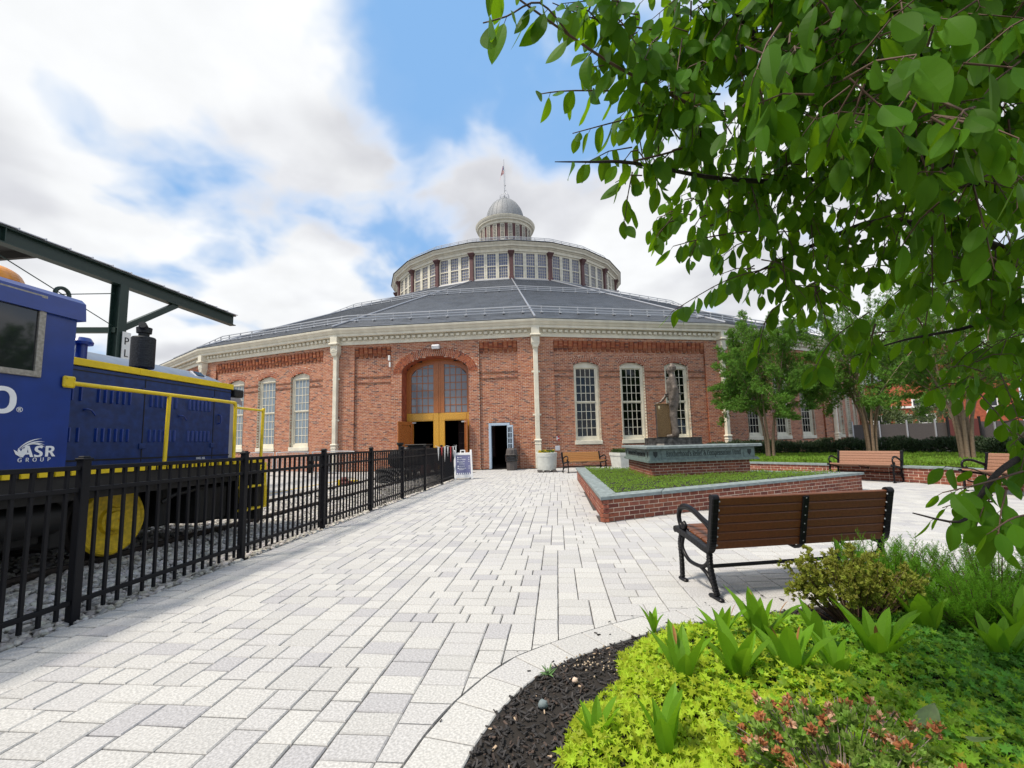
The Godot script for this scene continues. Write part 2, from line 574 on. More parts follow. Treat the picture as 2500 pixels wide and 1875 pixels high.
func brick_wall(i: int, holes: Array, zones: Array, courses: Array) -> Node3D:
	var at := facet(i)
	var mortar := MB.new()
	var where := []
	var cols := []
	var ch := 0.0764
	for k in 86:
		var y0 := k * ch
		for z in zones:
			if y0 + ch * 0.5 < z[2] or y0 + ch * 0.5 > z[3]: continue
			for s in spans(z[0], z[1], y0 + ch * 0.5, holes, false):
				var q := float(z[4]) - 0.0035
				mortar.quad(Vector3(s[0], y0, q), Vector3(s[0], y0 + ch, q), Vector3(s[1], y0 + ch, q), Vector3(s[1], y0, q))
			var dark := 0.0
			var out := 0.0
			for b in courses:
				if absf(y0 + ch * 0.5 - b) < ch * 0.5 and z[4] < -0.05: dark = 0.5; out = 0.03
			for s in spans(z[0], z[1], y0 + ch * 0.5, holes, true):
				var u: float = s[0] - (0.108 if k % 2 else 0.0) + 0.0
				u = floorf(s[0] / 0.215) * 0.215 + (0.1075 if k % 2 else 0.0) - 0.215
				while u < s[1]:
					var a: float = maxf(u + 0.008, s[0])
					var b: float = minf(u + 0.207, s[1])
					if b - a > 0.03:
						var jut := rng.randf_range(-0.003, 0.003) + out
						where.append(Transform3D(Basis.from_scale(Vector3(b - a, ch - 0.020, 0.1)), Vector3((a + b) * 0.5, y0 + ch * 0.5 + rng.randf_range(-0.002, 0.002), float(z[4]) - 0.05 + jut)))
						cols.append(brick_tone(dark))
					u += 0.215
	for o in holes:       # arches of radial bricks
		if o.ring <= 0.0: continue
		var rows: int = int(round(o.ring / 0.112))
		for r in rows:
			if o.round:
				var a: float = o.w + (r + 0.5) * o.ring / rows
				var b: float = o.rise + (r + 0.5) * o.ring / rows
				var p := Vector2(a, 0)
				var n := int((a + b) * 1.6 / 0.078)
				for k in n + 1:
					var t := PI * k / n
					var d := Vector2(-a * sin(t), b * cos(t)).normalized()
					var bs := Basis(Vector3(d.x, d.y, 0), Vector3(-d.y, d.x, 0), Vector3(0, 0, 1))
					where.append(Transform3D(bs * Basis.from_scale(Vector3(0.066, o.ring / rows - 0.014, 0.1)), Vector3(o.u + a * cos(t), o.ys + b * sin(t), o.depth - 0.048)))
					cols.append(brick_tone(0.12) * Color(1.0, 0.86, 0.84))
			else:
				var rad: float = (o.w * o.w + o.rise * o.rise) / (2.0 * o.rise)
				var cy: float = o.ys + o.rise - rad
				var am := asin(o.w / rad)
				var n := int(2 * am * rad / 0.078)
				for k in n:
					var t := -am + 2 * am * (k + 0.5) / n
					var q := rad + (r + 0.5) * float(o.ring) / rows
					var d := Vector2(sin(t), cos(t))
					var bs := Basis(Vector3(d.y, -d.x, 0), Vector3(d.x, d.y, 0), Vector3(0, 0, 1))
					where.append(Transform3D(bs * Basis.from_scale(Vector3(0.064, o.ring / rows - 0.014, 0.1)), Vector3(o.u + q * d.x, cy + q * d.y, o.depth - 0.046)))
					cols.append(brick_tone(0.14) * Color(1.0, 0.84, 0.82))
	var back := MB.new()
	for z in zones:        # corbel tables under the eaves of the recessed panels
		if z[4] > -0.05 or z[3] < 6.0: continue
		back.box(Vector3((z[0] + z[1]) * 0.5, 6.27, -0.105), Vector3(z[1] - z[0], 0.34, 0.1))
		var n := int(round((z[1] - z[0]) / 0.26))
		var p: float = (z[1] - z[0]) / n
		for k in n:
			var u: float = z[0] + (k + 0.5) * p
			for y in 4:
				where.append(Transform3D(Basis.from_scale(Vector3(p * 0.68, 0.064, 0.1)), Vector3(u, 6.135 + y * ch, -0.05 + 0.008 * y)))
				cols.append(brick_tone(0.05))
			for y in 3:
				where.append(Transform3D(Basis.from_scale(Vector3(p * (0.88 - 0.13 * (2 - y)), 0.064, 0.07)), Vector3(u + p * 0.0, 5.906 + y * ch, -0.088 + 0.012 * y)))
				cols.append(brick_tone(0.22))
	var wall := part("wall", mortar, M.mortar, house, at)
	if back.v.size(): part("corbel_backing", back, M.far_brick, wall, Transform3D(), "stuff")
	var unit := MB.new()
	unit.box(Vector3.ZERO, Vector3.ONE)
	swarm("bricks", unit, M.brick, wall, where, cols)
	return wall

func arch_outline(u: float, w: float, y0: float, ys: float, rise: float, round_: bool, n := 14) -> PackedVector2Array:
	var p := PackedVector2Array([Vector2(u - w, y0)])
	var rad := (w * w + rise * rise) / (2.0 * rise)
	for k in n + 1:
		var t := float(k) / n
		if round_:
			p.append(Vector2(u - w * cos(PI * t), ys + rise * sin(PI * t)))
		else:
			var x := -w + 2 * w * t
			p.append(Vector2(u + x, ys + rise - rad + sqrt(rad * rad - x * x)))
	p.append(Vector2(u + w, y0))
	return p

func outline_frame(m: MB, outer: PackedVector2Array, inner: PackedVector2Array, z0: float, z1: float) -> void:
	var k := outer.size()
	for i in k:
		var j := (i + 1) % k
		var a := outer[i]; var b := outer[j]; var c := inner[j]; var d := inner[i]
		m.quad(Vector3(a.x, a.y, z1), Vector3(b.x, b.y, z1), Vector3(c.x, c.y, z1), Vector3(d.x, d.y, z1))
		m.quad(Vector3(a.x, a.y, z0), Vector3(a.x, a.y, z1), Vector3(b.x, b.y, z1), Vector3(b.x, b.y, z0))
		m.quad(Vector3(d.x, d.y, z0), Vector3(c.x, c.y, z0), Vector3(c.x, c.y, z1), Vector3(d.x, d.y, z1))

func sash_window(i: int, u: float, drape: String, fine: bool) -> void:
	var at := facet(i).translated_local(Vector3(u, 0, -0.27))
	var w := holder("window", house, at)
	var m := MB.new()       # box frame with segmental head
	var outer := arch_outline(0, 0.68, 1.3, 5.15, 0.18, false)
	var inner := PackedVector2Array()
	for k in outer.size():
		var p := outer[k]
		inner.append(Vector2(clampf(p.x, -0.555, 0.555), 1.46 if p.y < 2 else 5.03))
	outline_frame(m, outer, inner, -0.1, 0.04)
	m.box(Vector3(0, 5.045, 0.055), Vector3(1.30, 0.05, 0.05), Basis.IDENTITY, 0.01)
	for s in [-1, 1]:
		m.box(Vector3(s * 0.60, 3.15, 0.052), Vector3(0.05, 3.75, 0.03))
		m.quad(Vector3(s * 0.68, 1.1, -0.3), Vector3(s * 0.68, 5.15, -0.3), Vector3(s * 0.68, 5.15, 0.2), Vector3(s * 0.68, 1.1, 0.2))
	part("frame", m, M.cream, w)
	m = MB.new()
	m.box(Vector3(0, 1.2, 0.09), Vector3(1.46, 0.2, 0.26), Basis.IDENTITY, 0.012)
	part("sill", m, M.cream, w)
	m = MB.new()
	for q in 2:       # upper and lower sash
		var y0 := 1.46 if q == 0 else 3.25
		var y1 := 3.25 if q == 0 else 5.03
		var z := -0.04 if q == 0 else -0.005
		m.box(Vector3(0, y0 + 0.03, z), Vector3(1.11, 0.06, 0.045)); m.box(Vector3(0, y1 - 0.028, z), Vector3(1.11, 0.055, 0.045))
		for s in [-1, 1]: m.box(Vector3(s * 0.53, (y0 + y1) * 0.5, z), Vector3(0.055, y1 - y0, 0.043))
		for k in [-1, 0, 1]: m.box(Vector3(k * 0.252, (y0 + y1) * 0.5, z), Vector3(0.026, y1 - y0, 0.04))
		for k in [1, 2, 3]: m.box(Vector3(0, y0 + 0.05 + k * (y1 - y0 - 0.1) / 4.0, z), Vector3(1.05, 0.026, 0.038))
	part("sash", m, M.cream, w)
	if fine:
		var pane := MB.new()
		pane.box(Vector3.ZERO, Vector3(0.236, 0.408, 0.004))
		var pm := pane.mesh()
		for q in 2:
			for r in 4:
				for k in 4:
					var tilt := Basis.from_euler(Vector3(rng.randf_range(-0.012, 0.012), rng.randf_range(-0.012, 0.012), 0))
					part("pane", pm, M.glass_sky_blue if i < 0 else M.glass, w, Transform3D(tilt, Vector3(-0.378 + k * 0.252, (1.51 if q == 0 else 3.30) + 0.21 + r * 0.42, -0.04 if q == 0 else -0.005)))
	else:
		m = MB.new()
		m.box(Vector3(0, 3.24, -0.03), Vector3(1.05, 3.5, 0.004))
		part("pane", m, M.glass, w)
	if drape:
		m = MB.new()
		var n := 40
		var top := 3.3
		for k in n:
			var x0 := -0.53 + 1.06 * k / n
			var x1 := -0.53 + 1.06 * (k + 1) / n
			var a := 0.02 if drape == "curtain" else 0.0
			var z0 := -0.11 + a * sin(k * 1.9)
			var z1 := -0.11 + a * sin((k + 1) * 1.9)
			m.quad(Vector3(x0, 1.46, z0), Vector3(x0, top, z0), Vector3(x1, top, z1), Vector3(x1, 1.46, z1))
		part(drape, m, M[drape], w)

func corner_post(i: int) -> void:        # square cream downpipe with capital on the corner of the walls
	var a := PHI + i * TAU / SIDES
	var n := Vector3(sin(a), 0, cos(a))
	var at := Transform3D(Basis(Vector3.UP.cross(n), Vector3.UP, n), wall_point(i, R_WALL + 0.02))
	var m := MB.new()
	m.box(Vector3(0, 3.9, 0.08), Vector3(0.23, 5.0, 0.2), Basis.IDENTITY, 0.02)
	m.box(Vector3(0, 0.66, 0.09), Vector3(0.29, 1.33, 0.25), Basis.IDENTITY, 0.02)
	m.box(Vector3(0, 1.37, 0.09), Vector3(0.36, 0.1, 0.3), Basis.IDENTITY, 0.03)
	m.box(Vector3(0, 1.2, 0.09), Vector3(0.33, 0.06, 0.28), Basis.IDENTITY, 0.02)
	for y in [2.62, 4.78]: m.box(Vector3(0, y, 0.03), Vector3(0.42, 0.1, 0.09), Basis.IDENTITY, 0.015)
	m.box(Vector3(0, 5.98, 0.10), Vector3(0.29, 0.05, 0.27), Basis.IDENTITY, 0.015)
	for k in 5:
		var w := 0.25 + 0.16 * k / 4.0
		m.box(Vector3(0, 6.02 + k * 0.04, 0.12), Vector3(w, 0.042, 0.22 + w * 0.3))
	m.box(Vector3(0, 6.37, 0.13), Vector3(0.42, 0.36, 0.36), Basis.IDENTITY, 0.02)
	m.box(Vector3(0, 6.38, 0.315), Vector3(0.2, 0.2, 0.02), Basis.IDENTITY, 0.008)
	m.box(Vector3(0, 6.60, 0.16), Vector3(0.55, 0.1, 0.5), Basis.IDENTITY, 0.03)
	m.box(Vector3(0, 6.82, 0.14), Vector3(0.40, 0.36, 0.42))
	part("corner_post", m, M.cream, house, at)

func ring_profile(m: MB, prof: Array, from := 0, to := SIDES, seg := SIDES) -> void:
	for j in range(from, to):
		for k in range(0, prof.size() - 2, 2):
			var a0 := PHI + j * TAU / seg
			var a1 := PHI + (j + 1) * TAU / seg
			var d0 := Vector3(sin(a0), 0, cos(a0))
			var d1 := Vector3(sin(a1), 0, cos(a1))
			m.quad(HOUSE + d0 * prof[k] + Vector3.UP * prof[k + 1], HOUSE + d1 * prof[k] + Vector3.UP * prof[k + 1],
				HOUSE + d1 * prof[k + 2] + Vector3.UP * prof[k + 3], HOUSE + d0 * prof[k + 2] + Vector3.UP * prof[k + 3])

func snow_guard(r: float, y: float, slope: Vector2, from: int, to: int) -> void:
	var m := MB.new()
	for j in range(from, to):
		for k in 3:
			var rr := r - slope.x * 0.02 + 0.10 * slope.y * (k - 0.5)
			var yy := y + 0.10 + 0.13 * k
			m.bar(wall_point(j, rr, yy), wall_point(j + 1, rr, yy), 0.045, 0.045)
		var n := int(wall_point(j, r).distance_to(wall_point(j + 1, r)) / 0.98)
		for k in n:
			var t := (k + 0.5) / n
			var p := wall_point(j, r, y).lerp(wall_point(j + 1, r, y), t)
			m.box(p + Vector3(0, 0.2, 0), Vector3(0.05, 0.44, 0.05))
			var o := (p - HOUSE) * Vector3(1, 0, 1)
			m.box(p + o.normalized() * 0.1 + Vector3(0, 0.01, 0), Vector3(0.12, 0.05, 0.3), Basis.looking_at(o))
	part("snow_guard", m, M.galv, house)

func roof_courses(r0: float, y0: float, r1: float, y1: float, rows: int, called: String) -> void:
	var m := MB.new()
	var s := Vector2(r1 - r0, y1 - y0)
	for k in rows:
		var a := Vector2(r0, y0) + s * (float(k) / rows)
		var b := Vector2(r0, y0) + s * (float(k + 1) / rows)
		a.y += 0.03
		for j in SIDES:
			var n := 16 if (j > 16 or j < 5) else 1
			var A := wall_point(j, a.x, a.y); var B := wall_point(j + 1, a.x, a.y)
			var D := wall_point(j + 1, b.x, b.y); var E := wall_point(j, b.x, b.y)
			var off := 0.5 / n if k % 2 and n > 1 else 0.0
			for q in range(-1, n):
				var t0 := clampf((q + 0.0) / n + off, 0, 1)
				var t1 := clampf((q + 1.0) / n + off, 0, 1)
				if t1 - t0 < 1e-4: continue
				var f := rng.randf_range(0.62, 1.3)
				m.col = Color(f, f, f * rng.randf_range(0.97, 1.05))
				m.quad(A.lerp(B, t0), E.lerp(D, t0), E.lerp(D, t1), A.lerp(B, t1))
				m.quad(A.lerp(B, t0), A.lerp(B, t1), A.lerp(B, t1) - Vector3(0, 0.025, 0), A.lerp(B, t0) - Vector3(0, 0.025, 0))
	part(called, m, M.slate, house)

func drum_bay(j: int, fine: bool) -> void:
	var a := wall_point(j, 14.42)
	var b := wall_point(j + 1, 14.42)
	var e := (b - a).normalized()
	var at := Transform3D(Basis(e, Vector3.UP, e.cross(Vector3.UP)), a)
	var L := a.distance_to(b)
	var y0 := 18.0
	var y1 := 21.02
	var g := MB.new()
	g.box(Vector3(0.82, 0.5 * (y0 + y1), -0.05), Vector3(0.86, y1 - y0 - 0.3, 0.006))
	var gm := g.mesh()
	for k in 3:
		var w := holder("window", house, at.translated_local(Vector3(k * 1.235 - 0.01, 0, 0)))
		var m := MB.new()
		var cx := 0.82
		for s in [-1, 1]: m.box(Vector3(cx + s * 0.54, (y0 + y1) * 0.5, 0), Vector3(0.19, y1 - y0, 0.16))
		m.box(Vector3(cx, y1 - 0.09, 0), Vector3(0.9, 0.18, 0.14)); m.box(Vector3(cx, y0 + 0.1, 0.0), Vector3(0.9, 0.2, 0.18))
		m.box(Vector3(cx, (y0 + y1) * 0.5, 0), Vector3(0.9, 0.1, 0.1))
		if fine:
			for q in [-1, 0, 1]: m.box(Vector3(cx + q * 0.222, (y0 + y1) * 0.5, -0.02), Vector3(0.026, y1 - y0 - 0.2, 0.05))
			for q in 4:
				for h in 2:
					if q > 0: m.box(Vector3(cx, y0 + 0.2 + h * 1.4 + q * 0.32, -0.02), Vector3(0.88, 0.026, 0.045))
		part("frame", m, M.cream, w)
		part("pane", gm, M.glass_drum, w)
	var c := MB.new()
	var o := (a - HOUSE).normalized()
	c.xf = Transform3D(Basis(Vector3.UP.cross(o), Vector3.UP, o), HOUSE + o * 14.5)
	c.box(Vector3(0, 19.2, 0), Vector3(0.42, 2.8, 0.4), Basis.IDENTITY, 0.04)
	c.box(Vector3(0, 18.05, 0.02), Vector3(0.5, 0.5, 0.46), Basis.IDENTITY, 0.03)
	c.box(Vector3(0, 20.42, 0.02), Vector3(0.47, 0.07, 0.46), Basis.IDENTITY, 0.02)
	for k in 6: c.box(Vector3(0, 20.55 + k * 0.07, 0.03 + 0.02 * k), Vector3(0.42 + 0.05 * k, 0.071, 0.42 + 0.05 * k))
	part("column", c, M.maroon, house)

func main_door() -> void:
	var at := facet(0).translated_local(Vector3(5.25, 0, -0.8))
	var d := holder("entrance_door", house, at)
	var m := MB.new()       # reveal of the arch
	var o := arch_outline(0, 1.75, 0, 5.0, 0.8, true, 24)
	for k in o.size() - 1:
		m.quad(Vector3(o[k].x, o[k].y, -0.1), Vector3(o[k].x, o[k].y, 0.792), Vector3(o[k + 1].x, o[k + 1].y, 0.792), Vector3(o[k + 1].x, o[k + 1].y, -0.1))
	part("reveal", m, M.far_brick, d)
	for s in [-1.0, 1.0]:        # two tall leaves: brown glazed top, honey coloured below
		m = MB.new()
		var n := 16
		var outer := PackedVector2Array([Vector2(s * 1.75, 2.92)])
		var inner := PackedVector2Array([Vector2(s * 1.50, 2.93)])
		for k in n + 1:
			var t := PI * 0.5 * k / n
			outer.append(Vector2(s * 1.75 * cos(t), 5.0 + 0.8 * sin(t)))
			var x := maxf(1.50 * cos(t), 0.29)
			inner.append(Vector2(s * x, 4.86 + 0.66 * sqrt(maxf(0.0, 1.0 - pow(x / 1.50, 2)))))
		outer.append(Vector2(s * 0.004, 2.92)); inner.append(Vector2(s * 0.29, 2.93))
		outline_frame(m, outer, inner, -0.06, 0.05)
		m.box(Vector3(s * 0.045, 4.3, 0.052), Vector3(0.07, 2.75, 0.03))
		part("door_head", m, M.door_brown, d)
		m = MB.new()
		for k in [1, 2, 3]:
			var x: float = 0.29 + 1.21 * k / 4.0
			var top: float = 4.86 + 0.66 * sqrt(maxf(0.0, 1.0 - pow(x / 1.50, 2)))
			m.box(Vector3(s * x, (2.93 + top) * 0.5, 0.0), Vector3(0.035, top - 2.93, 0.05))
		for k in range(1, 7):
			var y := 2.93 + k * 0.395
			var x1 := 1.50 if y < 4.86 else 1.50 * sqrt(maxf(0.0, 1.0 - pow((y - 4.86) / 0.66, 2)))
			if x1 > 0.32: m.box(Vector3(s * (0.29 + x1) * 0.5, y, 0.002), Vector3(x1 - 0.29, 0.035, 0.046))
		part("muntin", m, M.door_brown, d)
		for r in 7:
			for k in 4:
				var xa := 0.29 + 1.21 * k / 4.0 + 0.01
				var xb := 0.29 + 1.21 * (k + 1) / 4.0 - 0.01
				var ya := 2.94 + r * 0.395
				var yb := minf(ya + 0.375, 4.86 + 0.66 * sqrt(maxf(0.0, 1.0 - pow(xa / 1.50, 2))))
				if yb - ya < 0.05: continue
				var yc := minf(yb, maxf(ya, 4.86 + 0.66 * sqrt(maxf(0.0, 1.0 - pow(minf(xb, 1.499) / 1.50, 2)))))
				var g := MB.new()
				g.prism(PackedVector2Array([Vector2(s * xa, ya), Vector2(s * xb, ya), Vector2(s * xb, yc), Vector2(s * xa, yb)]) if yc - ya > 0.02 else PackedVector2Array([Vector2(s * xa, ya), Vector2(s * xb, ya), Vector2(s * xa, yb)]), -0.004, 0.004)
				part("pane", g, M.glass_sky_grey, d)
		m = MB.new()
		m.box(Vector3(s * 0.875, 2.71, 0.0), Vector3(1.74, 0.42, 0.1), Basis.IDENTITY, 0.012)
		m.box(Vector3(s * 0.88, 2.71, 0.055), Vector3(1.15, 0.3, 0.02), Basis.IDENTITY, 0.008)
		part("transom_rail", m, M.door_honey, d)
		m = MB.new()
		m.box(Vector3(s * 0.155, 1.25, 0.0), Vector3(0.3, 2.5, 0.1), Basis.IDENTITY, 0.012)
		m.box(Vector3(s * 1.56, 1.25, 0.0), Vector3(0.36, 2.5, 0.1), Basis.IDENTITY, 0.012)
		part("stile", m, M.door_honey, d)
		m = MB.new()        # wicket leaf of diagonal boards, swung outwards
		var lx := 1.0 if s < 0 else -1.0
		m.xf = Transform3D(Basis(Vector3.UP, -lx * (2.05 if s < 0 else 1.87)), Vector3(s * 1.38, 0, 0.07))
		for y in [0.1, 1.25, 2.4]: m.box(Vector3(lx * 0.54, y, 0.0), Vector3(1.08, 0.18, 0.07), Basis.IDENTITY, 0.008)
		for x in [0.09, 0.99]: m.box(Vector3(lx * x, 1.25, 0.0), Vector3(0.16, 2.46, 0.068), Basis.IDENTITY, 0.008)
		for k in 18:
			var lo := Vector2(0.16, 0.2); var hi := Vector2(0.92, 2.3)
			var p0 := Vector2(lo.x, lo.y + (k - 5) * 0.155); var p1 := Vector2(hi.x, lo.y + (k - 5) * 0.155 + 0.76)
			if p1.y < lo.y + 0.02 or p0.y > hi.y - 0.02: continue
			if p0.y < lo.y: p0 = Vector2(p0.x + lo.y - p0.y, lo.y)
			if p1.y > hi.y: p1 = Vector2(p1.x - (p1.y - hi.y), hi.y)
			if p1.x - p0.x > 0.05: m.bar(Vector3(lx * p0.x, p0.y, 0), Vector3(lx * p1.x, p1.y, 0), 0.03, 0.1, Vector3(0, 0, 1).cross(Vector3(lx, 1, 0)), 0.004)
		part("wicket_leaf", m, M.door_brown, d)
		m = MB.new()
		m.box(Vector3(s * 1.33, 2.42, 0.13), Vector3(0.24, 0.07, 0.09), Basis.IDENTITY, 0.01)
		part("door_closer", m, M.galv, d)

func side_door() -> void:
	var at := facet(0)
	var d := holder("side_door", house, at)
	var m := MB.new()
	m.box(Vector3(8.05, 1.13, -0.1), Vector3(0.12, 2.26, 0.26), Basis.IDENTITY, 0.01)
	m.box(Vector3(8.99, 1.13, -0.1), Vector3(0.12, 2.26, 0.26), Basis.IDENTITY, 0.01)
	m.box(Vector3(8.52, 2.2, -0.1), Vector3(0.82, 0.12, 0.25), Basis.IDENTITY, 0.01)
	part("door_frame", m, M.door_blue, d)
	var leaf := Transform3D(Basis(Vector3.UP, 2.0), Vector3(8.93, 0, 0.05))
	m = MB.new()
	m.xf = leaf
	m.box(Vector3(-0.41, 0.45, 0), Vector3(0.82, 0.86, 0.045), Basis.IDENTITY, 0.005)
	for x in [-0.05, -0.77]: m.box(Vector3(x, 1.5, 0), Vector3(0.1, 1.24, 0.045), Basis.IDENTITY, 0.005)
	m.box(Vector3(-0.41, 2.08, 0), Vector3(0.62, 0.1, 0.044)); m.box(Vector3(-0.41, 0.92, 0), Vector3(0.62, 0.1, 0.044))
	for k in [1, 2]: m.box(Vector3(-0.1 - 0.62 * k / 3.0, 1.5, 0), Vector3(0.03, 1.1, 0.04))
	for k in [1, 2, 3]: m.box(Vector3(-0.41, 0.97 + 1.06 * k / 4.0, 0), Vector3(0.62, 0.03, 0.038))
	part("door_leaf", m, M.door_blue, d)
	var g := MB.new()
	g.box(Vector3.ZERO, Vector3(0.2, 0.255, 0.004))
	var gm := g.mesh()
	for r in 4:
		for k in 3: part("pane", gm, M.glass, d, leaf * Transform3D(Basis(), Vector3(-0.2 - 0.207 * k, 1.10 + r * 0.265, 0)))
	m = MB.new()
	m.xf = leaf
	m.tube(P3([-0.76, 1.0, 0.03, -0.76, 1.0, 0.09, -0.68, 1.0, 0.09]), 0.012, 0.012, 6)
	part("door_handle", m, M.galv, d)

func build_house() -> void:
	house = thing("roundhouse", "huge many-sided red brick roundhouse with slate roof, glazed drum and domed cupola", "building")
	var wins := []
	for u in WIN_U: wins.append({"u": u, "w": 0.68, "y0": 1.1, "ys": 5.15, "rise": 0.18, "round": false, "ring": 0.33, "depth": -0.1})
	var L := L_WALL
	var zn := [[0.0, 0.96, 0.0, 6.6, 0.0], [L - 0.96, L, 0.0, 6.6, 0.0], [0.96, L - 0.96, 0.0, 6.44, -0.1], [0.96, L - 0.96, 6.44, 6.6, 0.0]]
	for i in [-2, -1, 1, 2, 3, 4]:
		brick_wall(i, wins, zn, [4.58, 4.88])
	var door := [{"u": 5.25, "w": 1.75, "y0": 0.0, "ys": 5.0, "rise": 0.8, "round": true, "ring": 0.45, "depth": 0.012},
		{"u": 8.52, "w": 0.53, "y0": 0.0, "ys": 2.26, "rise": 0.0, "round": false, "ring": 0.0, "depth": -0.1}]
	brick_wall(0, door, [[0.0, 0.95, 0.0, 6.6, 0.0], [9.52, L, 0.0, 6.6, 0.0], [0.95, 2.92, 0.0, 6.44, -0.1], [7.55, 9.52, 0.0, 6.44, -0.1],
		[2.92, 7.55, 0.0, 6.6, 0.0], [0.95, 2.92, 6.44, 6.6, 0.0], [7.55, 9.52, 6.44, 6.6, 0.0]], [4.58, 4.88])
	var plain := MB.new()
	for i in range(5, 20):
		var at := facet(i)
		plain.xf = at
		plain.quad(Vector3(0, 0, 0), Vector3(0, 6.6, 0), Vector3(L, 6.6, 0), Vector3(L, 0, 0))
		plain.quad(Vector3(0, 0, -0.5), Vector3(L, 0, -0.5), Vector3(L, 6.6, -0.5), Vector3(0, 6.6, -0.5))
	part("wall", plain, M.far_brick, house)
	var inner := MB.new()       # inner face with the same openings, its colour carries the darkness of the room
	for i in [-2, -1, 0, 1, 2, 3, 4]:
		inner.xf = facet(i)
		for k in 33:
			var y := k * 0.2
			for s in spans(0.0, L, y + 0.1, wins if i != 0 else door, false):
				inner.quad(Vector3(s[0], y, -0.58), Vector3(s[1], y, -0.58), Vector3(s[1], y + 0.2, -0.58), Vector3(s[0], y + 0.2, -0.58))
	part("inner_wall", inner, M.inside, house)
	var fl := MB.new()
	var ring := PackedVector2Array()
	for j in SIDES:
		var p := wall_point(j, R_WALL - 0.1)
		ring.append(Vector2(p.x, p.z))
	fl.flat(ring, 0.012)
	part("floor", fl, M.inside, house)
	for i in [-1, 1, 2, 3]:
		for k in 3:
			var drape := "curtain"
			if i == 1 and k == 1: drape = "blind"
			if i == 1 and k == 2: drape = ""
			if i == 2 and k == 1: drape = "blind"
			sash_window(i, WIN_U[k], drape, i == -1 or i == 1)
	for i in [-2, 4]:
		for k in 3: sash_window(i, WIN_U[k], "", false)
	main_door()
	side_door()
	for i in SIDES:
		if i <= 5 or i >= 19: corner_post(i)
	# frieze, dentils, cornice and gutter round the eaves
	var m := MB.new()
	ring_profile(m, [R_WALL - 0.1, 6.57, R_WALL + 0.08, 6.57, R_WALL + 0.08, 6.72, R_WALL + 0.11, 6.74, R_WALL + 0.11, 6.77, R_WALL + 0.06, 6.775, R_WALL + 0.06, 6.96, R_WALL + 0.30, 6.97,
		R_WALL + 0.34, 6.985, R_WALL + 0.34, 7.12, R_WALL + 0.40, 7.135, R_WALL + 0.40, 7.15, R_WALL + 0.44, 7.22, R_WALL + 0.50, 7.28, R_WALL + 0.515, 7.35, R_WALL + 0.515, 7.385, R_WALL + 0.36, 7.42])
	part("cornice", m, M.cream, house)
	var where := []
	for i in range(-3, 6):
		var at := facet(i, R_WALL + 0.06)
		for k in 34:
			var u := 0.32 + (at.origin.distance_to(wall_point(i, R_WALL + 0.06)) - 0.64) * (k + 0.5) / 34.0
			where.append(at * Transform3D(Basis.from_scale(Vector3(0.165, 0.13, 0.14)), Vector3(u, 6.855, 0.07)))
	var unit := MB.new()
	unit.box(Vector3.ZERO, Vector3.ONE)
	swarm("dentils", unit, M.cream, house, where)
	var s := Vector2(14.6 - 37.1, 17.98 - 7.40)
	roof_courses(37.13, 7.40, 14.6, 17.98, 64, "slate_roof")
	m = MB.new()
	ring_profile(m, [37.1, 7.33, 14.4, 17.82])
	ring_profile(m, [14.75, 17.93, 14.62, 18.10, 14.3, 18.12])
	part("roof_boarding", m, M.flash, house)
	m = MB.new()
	for j in SIDES:
		var pts := PackedVector3Array([wall_point(j, 37.12, 7.46), wall_point(j, 14.62, 18.04)])
		m.tube(pts, 0.065, 0.065, 6)
	part("hip_flashing", m, M.flash, house)
	var dir := s.normalized()
	var g1 := Vector2(37.1, 7.4) + s * 0.065
	var g2 := Vector2(37.1, 7.4) + s * 0.53
	snow_guard(g1.x, g1.y, dir, -5, 6)
	snow_guard(g2.x, g2.y, dir, -5, 6)
	# glazed drum
	for j in SIDES: drum_bay(j, j <= 5 or j >= 16)
	m = MB.new()
	ring_profile(m, [14.2, 21.0, 14.62, 21.0, 14.62, 21.30, 14.72, 21.33, 14.74, 21.42, 14.95, 21.45, 14.98, 21.62, 15.06, 21.66, 15.16, 21.76, 15.2, 21.85, 15.1, 21.88])
	part("drum_cornice", m, M.cream, house)
	roof_courses(15.28, 21.87, 3.4, 27.6, 26, "drum_roof")
	m = MB.new()
	ring_profile(m, [15.25, 21.84, 3.4, 27.5])
	part("drum_roof_boarding", m, M.dark, house)
	snow_guard(14.5, 22.2, Vector2(-11.9, 5.7).normalized(), -6, 7)
	# cupola
	m = MB.new()
	ring_profile(m, [3.5, 27.2, 3.5, 30.2])
	part("cupola_wall", m, M.maroon, house)
	for j in SIDES:
		var a := PHI + (j + 0.5) * TAU / SIDES
		var o := Vector3(sin(a), 0, cos(a))
		var at := Transform3D(Basis(Vector3.UP.cross(o), Vector3.UP, o), HOUSE + o * 3.48)
		var w := holder("cupola_window", house, at)
		m = MB.new()
		m.box(Vector3(0, 28.65, 0.03), Vector3(0.52, 2.2, 0.04))
		m.box(Vector3(0, 28.65, 0.055), Vector3(0.5, 2.06, 0.012))
		m.col = Color.WHITE
		for x in [-0.25, 0.25]: m.box(Vector3(x, 28.65, 0.07), Vector3(0.055, 2.22, 0.05))
		for y in [27.58, 29.72]: m.box(Vector3(0, y, 0.07), Vector3(0.45, 0.08, 0.05))
		part("frame", m, M.cream, w)
		m = MB.new()
		m.box(Vector3(0, 28.65, 0.064), Vector3(0.45, 2.06, 0.008))
		part("pane", m, M.glass_dark, w)
		m = MB.new()
		for k in [-1, 0, 1]: m.box(Vector3(k * 0.112, 28.65, 0.075), Vector3(0.024, 2.06, 0.02))
		for k in 10: m.box(Vector3(0, 27.72 + k * 0.206, 0.076), Vector3(0.45, 0.024, 0.018))
		part("muntin", m, M.cream, w)
	m = MB.new()
